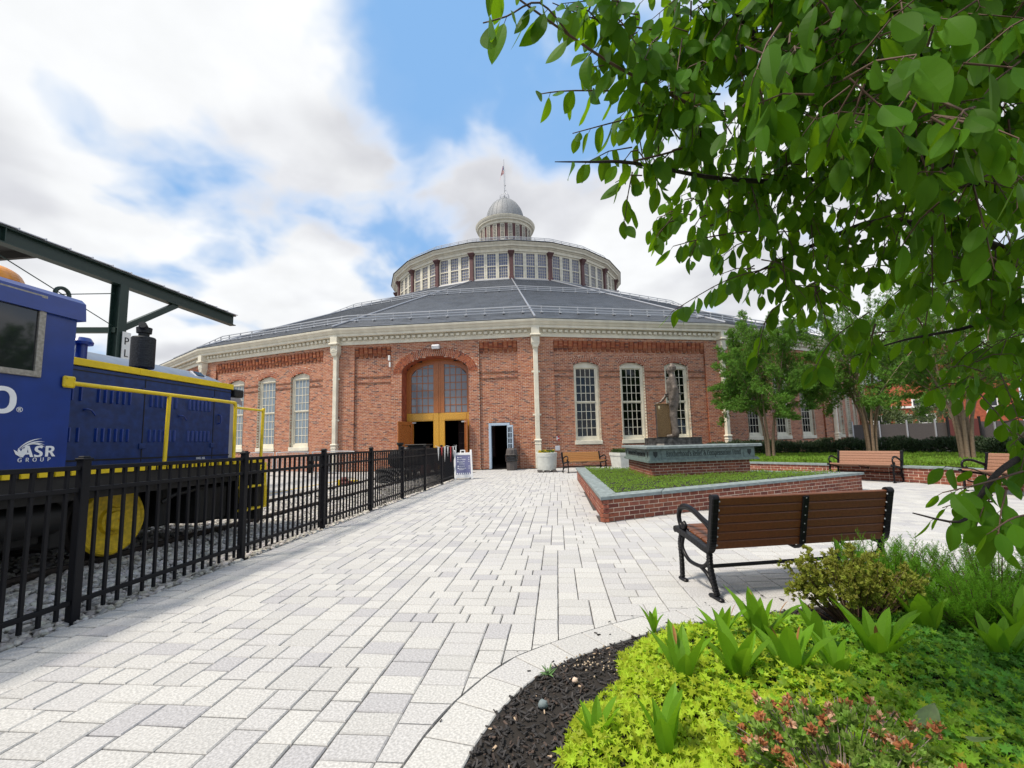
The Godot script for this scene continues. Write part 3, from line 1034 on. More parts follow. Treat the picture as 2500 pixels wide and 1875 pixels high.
	ring_profile(m, [3.5, 29.8, 3.62, 29.85, 3.66, 30.15, 3.9, 30.22, 3.92, 30.4, 4.0, 30.45, 4.08, 30.62, 4.12, 30.74, 4.05, 30.8], 0, 44, 44)
	part("cupola_cornice", m, M.cream, house)
	m = MB.new()
	m.lathe(HOUSE, P2([4.08, 30.8, 3.6, 31.0, 2.75, 31.25]), 44)
	var prof := PackedVector2Array()
	for k in 17:
		var t := PI * 0.5 * k / 16.0
		prof.append(Vector2(0.25 + 2.42 * cos(t), 31.25 + 3.55 * sin(t)))
	m.lathe(HOUSE, prof, 44)
	for k in 22:
		var a := TAU * k / 22
		var pts := PackedVector3Array()
		for q in prof: pts.append(HOUSE + Vector3(cos(a) * (q.x + 0.01), q.y + 0.005, sin(a) * (q.x + 0.01)))
		m.tube(pts, 0.025, 0.02, 4, false)
	m.lathe(HOUSE, P2([0.75, 34.68, 0.75, 34.86, 0.0, 34.9]), 20)
	part("dome", m, M.lead, house)
	m = MB.new()        # crown rail on the dome
	for k in 12:
		var a := TAU * k / 12
		var d := Vector3(cos(a), 0, sin(a))
		m.tube(curve(PackedVector3Array([HOUSE + d * 0.45 + Vector3(0, 34.8, 0), HOUSE + d * 0.66 + Vector3(0, 35.1, 0), HOUSE + d * 0.64 + Vector3(0, 35.45, 0), HOUSE + d * 0.5 + Vector3(0, 35.7, 0)]), 3), 0.028, 0.02, 5)
	for y in [34.95, 35.5]:
		var pts := PackedVector3Array()
		for k in 25: pts.append(HOUSE + Vector3(cos(TAU * k / 24) * 0.63, y, sin(TAU * k / 24) * 0.63))
		m.tube(pts, 0.025, 0.025, 5, false)
	part("crown_rail", m, M.galv, house)
	m = MB.new()
	m.tube(PackedVector3Array([HOUSE + Vector3(0, 34.8, 0), HOUSE + Vector3(0, 40.98, 0)]), 0.085, 0.045, 8)
	m.lathe(HOUSE + Vector3(0, 35.5, 0), P2([0, -0.12, 0.17, 0, 0, 0.12]), 10)
	m.lathe(HOUSE + Vector3(0.1, 36.25, 0.1), P2([0, -0.1, 0.1, 0, 0, 0.1]), 8)
	m.lathe(HOUSE + Vector3(0.16, 37.0, 0.1), P2([0, -0.1, 0.1, 0, 0, 0.1]), 8)
	m.tube(PackedVector3Array([HOUSE + Vector3(0.16, 39.5, 0.1), HOUSE + Vector3(0.2, 36.5, 0.1), HOUSE + Vector3(0.95, 34.6, 0.1)]), 0.016, 0.016, 4)
	part("flagpole", m, M.galv, house)
	build_flag()

func build_flag() -> void:
	var o := thing("flag", "red and white striped flag hanging slack from the pole on the dome", "flag", "", Transform3D(Basis(), HOUSE + Vector3(0, 38.0, 0.06)))
	for s in 13:
		var m := MB.new()
		for k in 10:
			var f := func(a: float, b: float) -> Vector3:     # a down the hoist, b along the fly, drooping
				var x := -0.06 - 0.62 * b * (0.35 + 0.65 * a) + 0.05 * sin(b * 9.0)
				return Vector3(x, 1.95 - 1.15 * a - 1.05 * b * b * (0.6 + 0.5 * a) + 0.0, 0.09 * sin(b * 7.0 + a * 2.0))
			var a0 := s / 13.0; var a1 := (s + 1) / 13.0
			var b0 := k / 10.0; var b1 := (k + 1) / 10.0
			if s < 7: b0 = 0.38 + 0.62 * b0; b1 = 0.38 + 0.62 * b1
			m.quad(f.call(a0, b0), f.call(a0, b1), f.call(a1, b1), f.call(a1, b0))
		part("stripe", m, M.red if s % 2 == 0 else M.white, o)
	var c := MB.new()
	for k in 5:
		for s in 7:
			var f := func(a: float, b: float) -> Vector3:
				var x := -0.06 - 0.62 * b * (0.35 + 0.65 * a) + 0.05 * sin(b * 9.0)
				return Vector3(x, 1.95 - 1.15 * a - 1.05 * b * b * (0.6 + 0.5 * a), 0.09 * sin(b * 7.0 + a * 2.0))
			c.quad(f.call(s / 13.0, 0.38 * k / 5), f.call(s / 13.0, 0.38 * (k + 1) / 5), f.call((s + 1) / 13.0, 0.38 * (k + 1) / 5), f.call((s + 1) / 13.0, 0.38 * k / 5))
	part("canton", c, M.flag_blue, o)

# ---------------------------------------------------------------- ground and plaza
const BED_OUT := [-0.55, 1.0, -0.62, 0.2, -0.66, -0.6, -0.60, -1.4, -0.477, -1.917, -0.37, -2.26, -0.21, -2.56, -0.05, -2.78, 0.16, -2.95, 0.485, -3.16, 0.847, -3.35, 1.262, -3.50, 1.697, -3.615, 2.148, -3.713, 2.7, -3.81, 3.4, -3.90, 4.4, -3.98, 6.0, -4.0, 9.0, -4.0]
const PLANTER := [1.39, -7.10, 2.10, -14.9, 8.05, -10.40]
const BED_WALL := [7.05, -16.65, 7.75, -15.9, 8.55, -14.9, 9.45, -13.55, 10.2, -12.2, 10.62, -11.2, 10.75, -10.3, 10.72, -9.3, 10.5, -8.0, 10.0, -6.6]
var bed_out: PackedVector2Array
var bed_in: PackedVector2Array
var bed_poly: PackedVector2Array
var wall_bed_poly: PackedVector2Array
var planter_poly: PackedVector2Array

func make_outlines() -> void:
	bed_out = P2(BED_OUT)
	var c := PackedVector3Array()
	for p in bed_out: c.append(Vector3(p.x, 0, p.y))
	c = curve(c, 6)
	bed_out = PackedVector2Array()
	for p in c: bed_out.append(Vector2(p.x, p.z))
	for i in bed_out.size():
		var d := (bed_out[mini(i + 1, bed_out.size() - 1)] - bed_out[maxi(i - 1, 0)]).normalized()
		bed_in.append(bed_out[i] + Vector2(-d.y, d.x) * 0.245)
	bed_poly = bed_in.duplicate()
	bed_poly.append(Vector2(9, 1)); 
	wall_bed_poly = P2(BED_WALL)
	wall_bed_poly.append(Vector2(24, -6.6)); wall_bed_poly.append(Vector2(24, -24)); wall_bed_poly.append(Vector2(10.5, -23.0)); wall_bed_poly.append(Vector2(6.5, -21.9))
	planter_poly = P2(PLANTER)

func slab(m: MB, q: Array, y0: float, y1: float, r: float) -> void:    # four-cornered block with eased top edges
	var c: Vector3 = (q[0] + q[1] + q[2] + q[3]) * 0.25
	var top := []; var mid := []; var low := []
	for p in q:
		var d: Vector3 = (c - p).normalized() * r * 1.4
		top.append(Vector3(p.x + d.x, y1, p.z + d.z)); mid.append(Vector3(p.x, y1 - r, p.z)); low.append(Vector3(p.x, y0, p.z))
	m.quad(top[0], top[1], top[2], top[3])
	for i in 4:
		var j := (i + 1) % 4
		m.quad(top[i], top[j], mid[j], mid[i])
		m.quad(mid[i], mid[j], low[j], low[i])

func paver_unit() -> ArrayMesh:
	var m := MB.new()
	var e := 0.03
	var t := []; var b := []; var l := []
	for k in [[-0.5, -0.5], [0.5, -0.5], [0.5, 0.5], [-0.5, 0.5]]:
		t.append(Vector3(k[0] * (1 - 2 * e), 0, k[1] * (1 - 2 * e))); b.append(Vector3(k[0], -0.11, k[1])); l.append(Vector3(k[0], -1, k[1]))
	m.quad(t[0], t[1], t[2], t[3])
	for i in 4:
		var j := (i + 1) % 4
		m.quad(t[i], t[j], b[j], b[i]); m.quad(b[i], b[j], l[j], l[i])
	return m.mesh()

func build_ground() -> void:
	var m := MB.new()
	m.quad(Vector3(-400, -0.10, -400), Vector3(400, -0.10, -400), Vector3(400, -0.10, 400), Vector3(-400, -0.10, 400))
	structure(part("ground", m, M.ground, self), "wide grey gravelly ground around the plaza and tracks", "ground")
	m = MB.new()
	m.quad(Vector3(-16, -0.03, -1.5), Vector3(-1.6, -0.03, -1.5), Vector3(-1.6, -0.03, 14.5), Vector3(-16, -0.03, 14.5))
	m.quad(Vector3(-1.6, -0.03, -1.5), Vector3(2.4, -0.03, -1.5), Vector3(2.4, -0.03, 1.6), Vector3(-1.6, -0.03, 1.6))
	m.quad(Vector3(-1.6, -0.03, -1.5), Vector3(-1.6, -0.03, 14.5), Vector3(-1.6, -0.2, 14.5), Vector3(-1.6, -0.2, -1.5))
	var o := part("concrete_apron", m, M.concrete, self, TF)
	structure(o, "pale concrete apron between the track and the left brick wall", "pavement")
	m = MB.new()       # yellow safety line painted on the apron
	m.quad(Vector3(-2.3, -0.026, 4.0), Vector3(-2.2, -0.026, 4.0), Vector3(-2.2, -0.026, 11.5), Vector3(-2.3, -0.026, 11.5))
	part("painted_line", m, M.yellow_worn, o)
	m = MB.new()
	m.quad(Vector3(-1.6, -0.045, -1.0), Vector3(2.52, -0.045, -1.0), Vector3(2.52, -0.045, 23.0), Vector3(-1.6, -0.045, 23.0))
	m.quad(Vector3(-6.5, -0.05, 9.0), Vector3(-1.6, -0.05, 9.0), Vector3(-1.6, -0.05, 23.0), Vector3(-6.5, -0.05, 23.0))
	structure(part("ballast_bed", m, M.ground, self, TF), "stony bed under the railway track", "ground")
	var stone := pebble_mesh(3)
	var where := []
	var cols := []
	for k in 30000:
		var s := 3.0 + 18.0 * sqrt(rng.randf())
		var t := rng.randf_range(-1.58, 2.48)
		if s > 14.6 and t < 0.4 and rng.randf() < 0.7: continue
		var r := rng.randf_range(0.018, 0.040) * (1.0 + maxf(0.0, 12.0 - s) * 0.07)
		var bs := Basis.from_euler(Vector3(rng.randf_range(-0.5, 0.5), rng.randf() * TAU, rng.randf_range(-0.5, 0.5))) * Basis.from_scale(Vector3(r * rng.randf_range(0.9, 1.5), r * rng.randf_range(0.5, 0.8), r))
		where.append(Transform3D(bs, Vector3(t, -0.04 + rng.randf_range(0.0, 0.035), s)))
		var g := rng.randf_range(0.34, 0.78)
		cols.append(Color(g, g * rng.randf_range(0.92, 0.99), g * rng.randf_range(0.82, 0.95)))
	var bg := swarm("ballast_gravel", stone, M.stone, self, where, cols)
	bg.transform = TF
	tag(bg, "pale rounded ballast stones along the railway track", "gravel", "", "stuff")

func pebble_mesh(seed_: int) -> ArrayMesh:
	var r := RandomNumberGenerator.new()
	r.seed = seed_
	var m := MB.new()
	var f := func(i: int, j: int) -> Vector3:
		var a := TAU * (i % 7) / 7.0 + 0.3 * j
		var b := PI * j / 4.0 - PI / 2
		var k := 1.0 + 0.16 * sin(i % 7 * 2.3 + j * 1.7)
		var d := Vector3(cos(a) * cos(b), sin(b), sin(a) * cos(b))
		return d * (k if j > 0 and j < 4 else 1.0)
	for j in 4:
		for i in 7:
			var A: Vector3 = f.call(i, j); var B: Vector3 = f.call(i + 1, j); var D: Vector3 = f.call(i + 1, j + 1); var E: Vector3 = f.call(i, j + 1)
			m.squad(A, B, D, E, A, B, D, E)
	return m.mesh()

func build_plaza() -> void:
	var plaza := holder("plaza_pavement", self, TF)
	structure(plaza, "broad plaza paved with pale grey tumbled concrete pavers", "pavement")
	var m := MB.new()
	m.quad(Vector3(2.5, -0.016, -1.0), Vector3(18, -0.016, -1.0), Vector3(18, -0.016, 23.5), Vector3(2.5, -0.016, 23.5))
	part("joint_sand", m, M.sand, plaza)
	var inv := TF.affine_inverse()
	var border_poly := offset_poly(bed_out, -0.008, false)
	border_poly.append(Vector2(9.5, 1.5)); border_poly.append(Vector2(-0.55, 1.5))
	var unit := paver_unit()
	var all := []
	var u := 0.083
	var nw := 162
	var sky_line := PackedInt32Array()       # random ashlar of four sizes, laid course on course without gaps
	sky_line.resize(nw)
	while true:
		var low := 99999
		var at := 0
		for i in nw:
			if sky_line[i] < low: low = sky_line[i]; at = i
		if low > 284: break
		var run := 0
		while at + run < nw and sky_line[at + run] == low: run += 1
		var w := run if run < 4 else (2 if rng.randf() < 0.42 else 3)
		if run - w == 1: w = 2 if w == 3 else 3
		var h := 2 if rng.randf() < 0.80 else 3
		all.append([2.72 + (at + w * 0.5) * u, -0.9 + (low + h * 0.5) * u, w * u, h * u])
		for i in w: sky_line[at + i] = low + h
	for k in 150:       # soldier row along the fence
		all.append([2.60, -1.0 + k * 0.163, 0.23, 0.16])
	var mats := []
	for k in 6:
		var g: float = [0.58, 0.62, 0.60, 0.645, 0.52, 0.56][k]
		mats.append(mat("paver_tone_%d" % k, lin(g, g * 0.995, g * [0.97, 0.965, 0.985, 0.96, 1.02, 1.0][k]), 0.9, {"tex": "pave", "scale": 1.3, "bump": 0.45, "bumptex": "pave"}))
	var keep := []
	for q in all:
		var w := TF * Vector3(q[0], 0, q[1])
		var p := Vector2(w.x, w.z)
		if w.distance_to(HOUSE) < R_WALL + 0.35: continue
		if Geometry2D.is_point_in_polygon(p, planter_poly) or Geometry2D.is_point_in_polygon(p, wall_bed_poly): continue
		var corners := PackedVector2Array()
		var inside := 0
		for c in [[-0.5, -0.5], [0.5, -0.5], [0.5, 0.5], [-0.5, 0.5]]:
			var e := TF * Vector3(q[0] + c[0] * (q[2] - 0.007), 0, q[1] + c[1] * (q[3] - 0.009))
			corners.append(Vector2(e.x, e.z))
			if Geometry2D.is_point_in_polygon(Vector2(e.x, e.z), border_poly): inside += 1
		if inside == 4: continue
		if inside > 0 and w.z < 0.0 and w.x < 8.0:
			for piece in Geometry2D.clip_polygons(corners, border_poly):
				var cm := MB.new()
				cm.xf = inv
				cm.flat(piece, 0.0)
				for i in piece.size():
					var c0: Vector2 = piece[i]; var c1: Vector2 = piece[(i + 1) % piece.size()]
					cm.quad(Vector3(c0.x, 0, c0.y), Vector3(c1.x, 0, c1.y), Vector3(c1.x, -0.05, c1.y), Vector3(c0.x, -0.05, c0.y))
				if cm.v.size(): part("cut_paver", cm, mats[rng.randi() % 4], plaza)
			continue
		if w.z > 0.3: continue
		keep.append([in_view(w), q])
	keep.sort_custom(func(a, b): return a[0] > b[0])
	var where := []
	var cols := []
	for i in keep.size():
		var q: Array = keep[i][1]
		var near: bool = i < 300
		var gap := 0.0055
		var tilt := Basis.from_euler(Vector3(rng.randf_range(-0.009, 0.009), rng.randf_range(-0.018, 0.018), rng.randf_range(-0.009, 0.009)))
		var at := Transform3D(tilt * Basis.from_scale(Vector3(q[2] - gap - rng.randf() * 0.003, 0.055, q[3] - gap - 0.004 - rng.randf() * 0.003)), Vector3(q[0], rng.randf_range(-0.0015, 0.0015), q[1]))
		var tone: int = [0, 1, 2, 3, 1, 3, 2, 4, 5, 0][rng.randi() % 10]
		if near:
			part("paver", unit, mats[tone], plaza, at)
		else:
			where.append(at)
			var c: Color = mats[tone].albedo_color.srgb_to_linear()
			var f := rng.randf_range(0.94, 1.05)
			cols.append(Color(c.r * f, c.g * f, c.b * f))
	swarm("far_pavers", unit, M.paver, plaza, where, cols)
	var edge := holder("bed_border", self)          # radial course round the planting bed
	structure(edge, "curved border course of large pale pavers round the mulched planting bed", "kerb")
	var acc := 0.0
	var last := -1
	for i in range(1, bed_out.size()):
		acc += bed_out[i].distance_to(bed_out[i - 1])
		if last < 0: last = i - 1
		if acc > 0.235:
			var a := bed_out[last]; var b := bed_out[i]; var c := bed_in[i]; var d := bed_in[last]
			acc = 0.0
			if a.y < 0.2 and a.x < 8.5:
				m = MB.new()
				var k := (a + b + c + d) * 0.25
				var s := func(p: Vector2) -> Vector3: return Vector3(p.x + (k.x - p.x) * 0.035, 0, p.y + (k.y - p.y) * 0.035)
				slab(m, [s.call(a), s.call(b), s.call(c), s.call(d)], -0.06, 0.005 + rng.randf() * 0.002, 0.005)
				part("border_paver", m, mats[[1, 3, 0, 2, 3][rng.randi() % 5]], edge)
			last = i

# ---------------------------------------------------------------- fence, track
func build_fence() -> void:
	var f := thing("metal_fence", "black metal picket fence between the plaza and the railway track", "fence", "", TF)
	var s0 := 20.54
	var post := MB.new()
	post.box(Vector3(0, 0.60, 0), Vector3(0.066, 1.26, 0.066), Basis.IDENTITY, 0.005)
	post.box(Vector3(0, 1.235, 0), Vector3(0.084, 0.02, 0.084), Basis.IDENTITY, 0.006)
	post.box(Vector3(0, 1.25, 0), Vector3(0.06, 0.02, 0.06), Basis.IDENTITY, 0.008)
	var pm := post.mesh()
	var pick := MB.new()
	pick.box(Vector3(0, 0.60, 0), Vector3(0.024, 1.12, 0.024), Basis.IDENTITY, 0.002)
	var km := pick.mesh()
	var rail := MB.new()
	rail.box(Vector3.ZERO, Vector3(0.034, 0.036, 1.76), Basis.IDENTITY, 0.004)
	var rm := rail.mesh()
	for k in 9:
		part("post", pm, M.iron, f, Transform3D(Basis(), Vector3(2.41, 0, s0 - 1.828 * k)))
		if k == 8: break
		for y in [1.165, 0.995, 0.145]:
			part("rail", rm, M.iron, f, Transform3D(Basis(), Vector3(2.41, y, s0 - 1.828 * (k + 0.5))))
		for q in 15:
			part("picket", km, M.iron, f, Transform3D(Basis(), Vector3(2.41, 0, s0 - 1.828 * k - 0.114 * (q + 1) - 0.002)))
	var b := thing("bunting", "string of white and red pennants hung along the far end of the black fence", "bunting", "", TF)
	var m := MB.new()
	var pts := PackedVector3Array()
	for k in 30: pts.append(Vector3(2.45, 1.235 - 0.05 * sin(PI * fmod(k / 29.0 * 2.0, 1.0)), 8.6 - 2.9 * k / 29.0))
	m.tube(pts, 0.006, 0.006, 4)
	part("string", m, M.white, b)
	for k in 7:
		var s := 8.3 - k * 0.4
		m = MB.new()
		var w := 0.11
		var h: float = [0.42, 0.3, 0.5, 0.34, 0.55, 0.38, 0.5][k]
		var lean := 0.02 * sin(k * 2.0)
		m.prism(PackedVector2Array([Vector2(-w, 0), Vector2(w, 0), Vector2(lean, -h)]), -0.002, 0.002)
		part("pennant", m, M.red if k % 3 == 1 else M.white, b, Transform3D(Basis(Vector3(0, 0, -1), Vector3.UP, Vector3(1, 0, 0)), Vector3(2.46, 1.2, s)))

func build_track() -> void:
	var k := thing("railway_track", "rusty steel railway track running along the fence into the roundhouse", "railway track", "", TF)
	var sect := P2([-0.065, 0, 0.065, 0, 0.065, 0.012, 0.012, 0.025, 0.012, 0.085, 0.035, 0.095, 0.033, 0.128, -0.033, 0.128, -0.035, 0.095, -0.012, 0.085, -0.012, 0.025, -0.065, 0.012])
	var m := MB.new()
	m.prism(sect, 0, 23.0)
	var rm := m.mesh()
	for t in [-0.752, 0.752]: part("rail", rm, M.rail, k, Transform3D(Basis(), Vector3(t, -0.062, -0.9)))
	var tie := MB.new()
	tie.box(Vector3.ZERO, Vector3(2.5, 0.12, 0.22), Basis.IDENTITY, 0.01)
	var tm := tie.mesh()
	for q in 26: part("tie", tm, M.tie, k, Transform3D(Basis(Vector3.UP, rng.randf_range(-0.01, 0.01)), Vector3(0, -0.098, 1.0 + q * 0.78)))

func side_at(t: float, y: float, s: float) -> Transform3D:       # lettering plane that faces the plaza
	return Transform3D(Basis(Vector3(0, 0, -1), Vector3.UP, Vector3(1, 0, 0)), Vector3(t, y, s))

# ---------------------------------------------------------------- locomotive
func build_loco() -> void:
	var o := thing("locomotive", "small blue and yellow switching locomotive behind the black fence", "locomotive", "", TF)
	var m := MB.new()
	# hood
	m.box(Vector3(0, 1.68, 16.64), Vector3(1.9, 1.14, 2.7), Basis.IDENTITY, 0.02)
	var hood := part("hood", m, M.loco_blue_dark, o)
	m = MB.new()
	var arc := PackedVector2Array([Vector2(0.965, 2.325)])
	for k in 9: arc.append(Vector2(0.965 - 1.93 * (k + 1) / 9.0, 2.325 + 0.09 * sin(PI * (k + 1) / 9.0)))
	m.prism(arc, 15.27, 17.985)
	part("hood_roof", m, M.loco_blue, hood)
	m = MB.new()
	m.box(Vector3(0.955, 2.283, 16.64), Vector3(0.03, 0.08, 2.73), Basis.IDENTITY, 0.004)
	m.box(Vector3(0, 2.283, 15.27), Vector3(1.9, 0.08, 0.03), Basis.IDENTITY, 0.004)
	m.box(Vector3(0.957, 2.283, 16.9), Vector3(0.032, 0.084, 0.006))
	part("yellow_band", m, M.yellow, hood)
	m = MB.new()
	for s in [16.80, 15.65]: m.box(Vector3(0.951, 1.68, s), Vector3(0.006, 1.05, 0.012))
	m.box(Vector3(0.951, 2.19, 16.6), Vector3(0.006, 0.012, 2.6))
	m.box(Vector3(0.952, 1.2, 16.6), Vector3(0.008, 0.018, 2.6))
	part("door_seam", m, M.dark, hood)
	var lv := MB.new()
	lv.box(Vector3.ZERO, Vector3(0.035, 0.16, 0.016), Basis.from_euler(Vector3(0, 0.5, 0)), 0.007)
	var lm := lv.mesh()
	for y in [1.93, 1.48]:
		for s in [17.66, 17.57, 17.377, 17.302, 17.227, 17.152, 17.078, 17.004, 16.715, 16.64, 16.565, 16.49, 16.415, 16.34, 16.114, 16.04, 15.967, 15.893, 15.82, 15.746]:
			part("louver", lm, M.loco_blue, hood, Transform3D(Basis(), Vector3(0.958, y, s)))
	for s in [17.52, 16.28]:
		m = MB.new()
		m.tube(P3([0.955, 1.76, s, 0.99, 1.765, s - 0.01, 0.99, 1.755, s - 0.05, 0.985, 1.70, s - 0.10]), 0.012, 0.009, 6)
		part("door_handle", m, M.loco_blue, hood)
	m = MB.new()
	m.tube(curve(P3([0.95, 1.82, 15.56, 0.99, 1.80, 15.55, 0.99, 1.70, 15.55, 0.95, 1.68, 15.56])), 0.011, 0.011, 6)
	part("grab_handle", m, M.loco_blue, hood)
	for s in [16.80, 15.65]:
		for y in [1.35, 2.05]:
			m = MB.new()
			m.box(Vector3(0.958, y, s), Vector3(0.02, 0.07, 0.09), Basis.IDENTITY, 0.004)
			part("hinge", m, M.loco_blue_dark, hood)
	m = MB.new()
	m.box(Vector3(0.45, 2.2, 15.15), Vector3(0.3, 0.16, 0.22), Basis.IDENTITY, 0.03)
	m.box(Vector3(0.93, 2.19, 15.16), Vector3(0.13, 0.13, 0.20), Basis.IDENTITY, 0.02)
	part("headlight", m, M.black, o)
	# cab
	m = MB.new()
	var cs := PackedVector2Array([Vector2(-1.35, 1.14), Vector2(1.35, 1.14)])
	for k in 7: cs.append(Vector2(1.23 + 0.12 * cos(PI / 2 * k / 6), 2.74 + 0.13 * sin(PI / 2 * k / 6)))
	for k in 7: cs.append(Vector2(-1.23 - 0.12 * sin(PI / 2 * k / 6), 2.74 + 0.13 * cos(PI / 2 * k / 6)))
	m.prism(cs, 17.985, 20.6)
	var cab := part("cab", m, M.loco_blue, o)
	m = MB.new()
	var roof := PackedVector2Array()
	for k in 13:
		var t := PI * k / 12
		roof.append(Vector2(1.39 * signf(cos(t)) * pow(absf(cos(t)), 0.35), 2.62 + 0.29 * pow(sin(t), 0.35)))
	m.prism(roof, 17.93, 20.66)
	part("cab_roof", m, M.loco_blue, cab)
	for w in [[18.30, 19.25], [19.4, 20.3]]:
		m = MB.new()
		for y in [2.02, 2.75]: m.box(Vector3(1.362, y, (w[0] + w[1]) * 0.5), Vector3(0.03, 0.055, w[1] - w[0]), Basis.IDENTITY, 0.004)
		for s in w: m.box(Vector3(1.362, 2.385, s), Vector3(0.032, 0.785, 0.055), Basis.IDENTITY, 0.004)
		part("window_frame", m, M.alu, cab)
		m = MB.new()
		m.box(Vector3(1.353, 2.385, (w[0] + w[1]) * 0.5), Vector3(0.01, 0.72, w[1] - w[0] - 0.04))
		part("window_glass", m, M.glass_dark, cab)
	part("lettering", text_mesh("O", 0.235, 0.004, true), M.print_white, cab, side_at(1.353, 1.755, 18.535))
	part("lettering", text_mesh("®", 0.045, 0.004, false), M.print_white, cab, side_at(1.353, 1.685, 18.40))
	part("lettering", text_mesh("ASR", 0.10, 0.004, true), M.print_white, cab, side_at(1.353, 1.305, 18.225) * Transform3D(Basis.from_scale(Vector3(1.12, 1, 1)), Vector3.ZERO))
	var gx := 18.365
	for ch in ["G", "R", "O", "U", "P"]:
		part("lettering", text_mesh(ch, 0.036, 0.004, false), M.print_white, cab, side_at(1.353, 1.232, gx))
		gx -= 0.058
	var emblem := side_at(1.3535, 1.29, 18.385)
	for k in 4:       # fan of curved blades above the letters
		m = MB.new()
		var up := PackedVector2Array(); var lo := PackedVector2Array()
		var L := 0.20 - 0.012 * k
		for q in 9:
			var t := q / 8.0
			var a := 1.15 - 0.33 * k - 0.75 * t
			var p := Vector2(-0.008 + 0.022 * k, 0.02 + 0.018 * k) + Vector2(L * t * cos(maxf(a, -0.25)), (L * 0.8) * t * sin(a + 0.25) + 0.02 * t)
			var w := 0.011 * sin(PI * clampf(t, 0.02, 0.98))
			up.append(p + Vector2(-0.3, 1).normalized() * w * 0.5); lo.append(p - Vector2(-0.3, 1).normalized() * w * 0.5)
		lo.reverse(); up.append_array(lo)
		m.prism(up, 0, 0.002)
		part("emblem", m, M.print_white, cab, emblem)
	for k in 4:
		m = MB.new()
		var a := 2.25 - 0.36 * k
		var d := Vector2(cos(a), sin(a)); var e := Vector2(-d.y, d.x)
		var b := Vector2(0.022 + 0.006 * k, -0.03)
		m.prism(PackedVector2Array([b, b + d * 0.045 + e * 0.013, b + d * 0.085, b + d * 0.045 - e * 0.013]), 0, 0.002)
		part("emblem", m, M.print_white, cab, emblem)
	m = MB.new()
	var pr := PackedVector2Array()
	for k in 9: pr.append(Vector2(0.19 * pow(cos(PI / 2 * k / 8), 0.6), 0.16 * sin(PI / 2 * k / 8)))
	m.lathe(Vector3(0.95, 2.90, 18.45), pr, 20, Basis.from_scale(Vector3(0.8, 1, 1.5)))
	part("beacon", m, M.amber, o)
	# deck with yellow blocks on its edge
	m = MB.new()
	m.box(Vector3(0, 1.09, 18.3), Vector3(2.7, 0.06, 6.46), Basis.IDENTITY, 0.005)
	m.box(Vector3(0, 0.93, 18.3), Vector3(2.4, 0.26, 6.3))
	for t in [-1.30, 1.30]: m.box(Vector3(t, 0.985, 18.3), Vector3(0.06, 0.15, 6.44))
	var deck := part("deck", m, M.black, o)
	var blk := MB.new()
	blk.box(Vector3.ZERO, Vector3(0.03, 0.052, 0.098), Basis.IDENTITY, 0.004)
	blk.box(Vector3(-0.012, 0.033, 0), Vector3(0.05, 0.014, 0.098))
	var bm := blk.mesh()
	for k in 45:
		var s := 15.12 + k * 0.1385
		part("edge_block", bm, M.yellow, deck, Transform3D(Basis(), Vector3(1.358, 1.088, s)))
	m = MB.new()
	m.box(Vector3(0, 0.66, 15.09), Vector3(2.72, 0.98, 0.13), Basis.IDENTITY, 0.01)
	m.box(Vector3(0, 0.66, 14.98), Vector3(0.3, 0.2, 0.3), Basis.IDENTITY, 0.03)
	part("end_plate", m, M.black, o)
	part("lettering", text_mesh("F", 0.105, 0.004, true), M.yellow, o, side_at(1.363, 0.97, 15.09))
	part("lettering", text_mesh("FUEL OIL", 0.028, 0.003, true), M.print_white, hood, side_at(0.953, 1.165, 15.86))
	# running gear
	for s in [17.0, 20.2]:
		for t in [-1.0, 1.0]:
			var w := holder("wheel", o, Transform3D(Basis(Vector3(0, 0, 1), Vector3(0, 1, 0), Vector3(-1, 0, 0)) if t > 0 else Basis(Vector3(0, 0, -1), Vector3(0, 1, 0), Vector3(1, 0, 0)), Vector3(t * 0.70, 0.47, s)))
			var spin := Basis(Vector3(1, 0, 0), Vector3(0, 0, 1), Vector3(0, -1, 0)) if true else Basis()
			m = MB.new()
			m.lathe(Vector3.ZERO, P2([0.44, 0.03, 0.44, 0.0, 0.405, -0.03, 0.40, -0.13, 0.375, -0.135]), 40, Basis(Vector3(1, 0, 0), Vector3(0, 0, 1), Vector3(0, -1, 0)))
			part("tyre", m, M.rail, w)
			m = MB.new()
			m.lathe(Vector3.ZERO, P2([0.405, -0.131, 0.385, -0.16, 0.36, -0.162, 0.345, -0.145, 0.20, -0.12, 0.165, -0.125, 0.15, -0.165, 0.12, -0.17, 0.115, -0.205, 0.10, -0.215, 0.018, -0.216, 0.014, -0.20, 0.0, -0.20]), 40, Basis(Vector3(1, 0, 0), Vector3(0, 0, 1), Vector3(0, -1, 0)))
			part("disc", m, M.yellow_worn, w)
	m = MB.new()
	for s in [17.0, 20.2]: m.tube(PackedVector3Array([Vector3(-0.75, 0.47, s), Vector3(0.75, 0.47, s)]), 0.09, 0.09, 10)
	for t in [-0.5, 0.5]: m.box(Vector3(t, 0.62, 18.4), Vector3(0.12, 0.45, 6.2))
	m.box(Vector3(0, 0.6, 18.6), Vector3(1.7, 0.5, 1.7), Basis.IDENTITY, 0.03)
	for s in [15.75, 16.3, 17.62, 19.55]: m.box(Vector3(0.62, 0.56, s), Vector3(0.5, 0.55, 0.16), Basis.IDENTITY, 0.02)
	m.box(Vector3(0.7, 0.5, 15.72), Vector3(0.75, 0.5, 0.55), Basis.IDENTITY, 0.03)
	m.box(Vector3(0.75, 0.84, 16.95), Vector3(0.25, 0.12, 0.9), Basis.IDENTITY, 0.02)
	m.tube(P3([1.05, 0.75, 15.9, 1.05, 0.7, 16.4, 1.0, 0.62, 16.52]), 0.03, 0.03, 8)
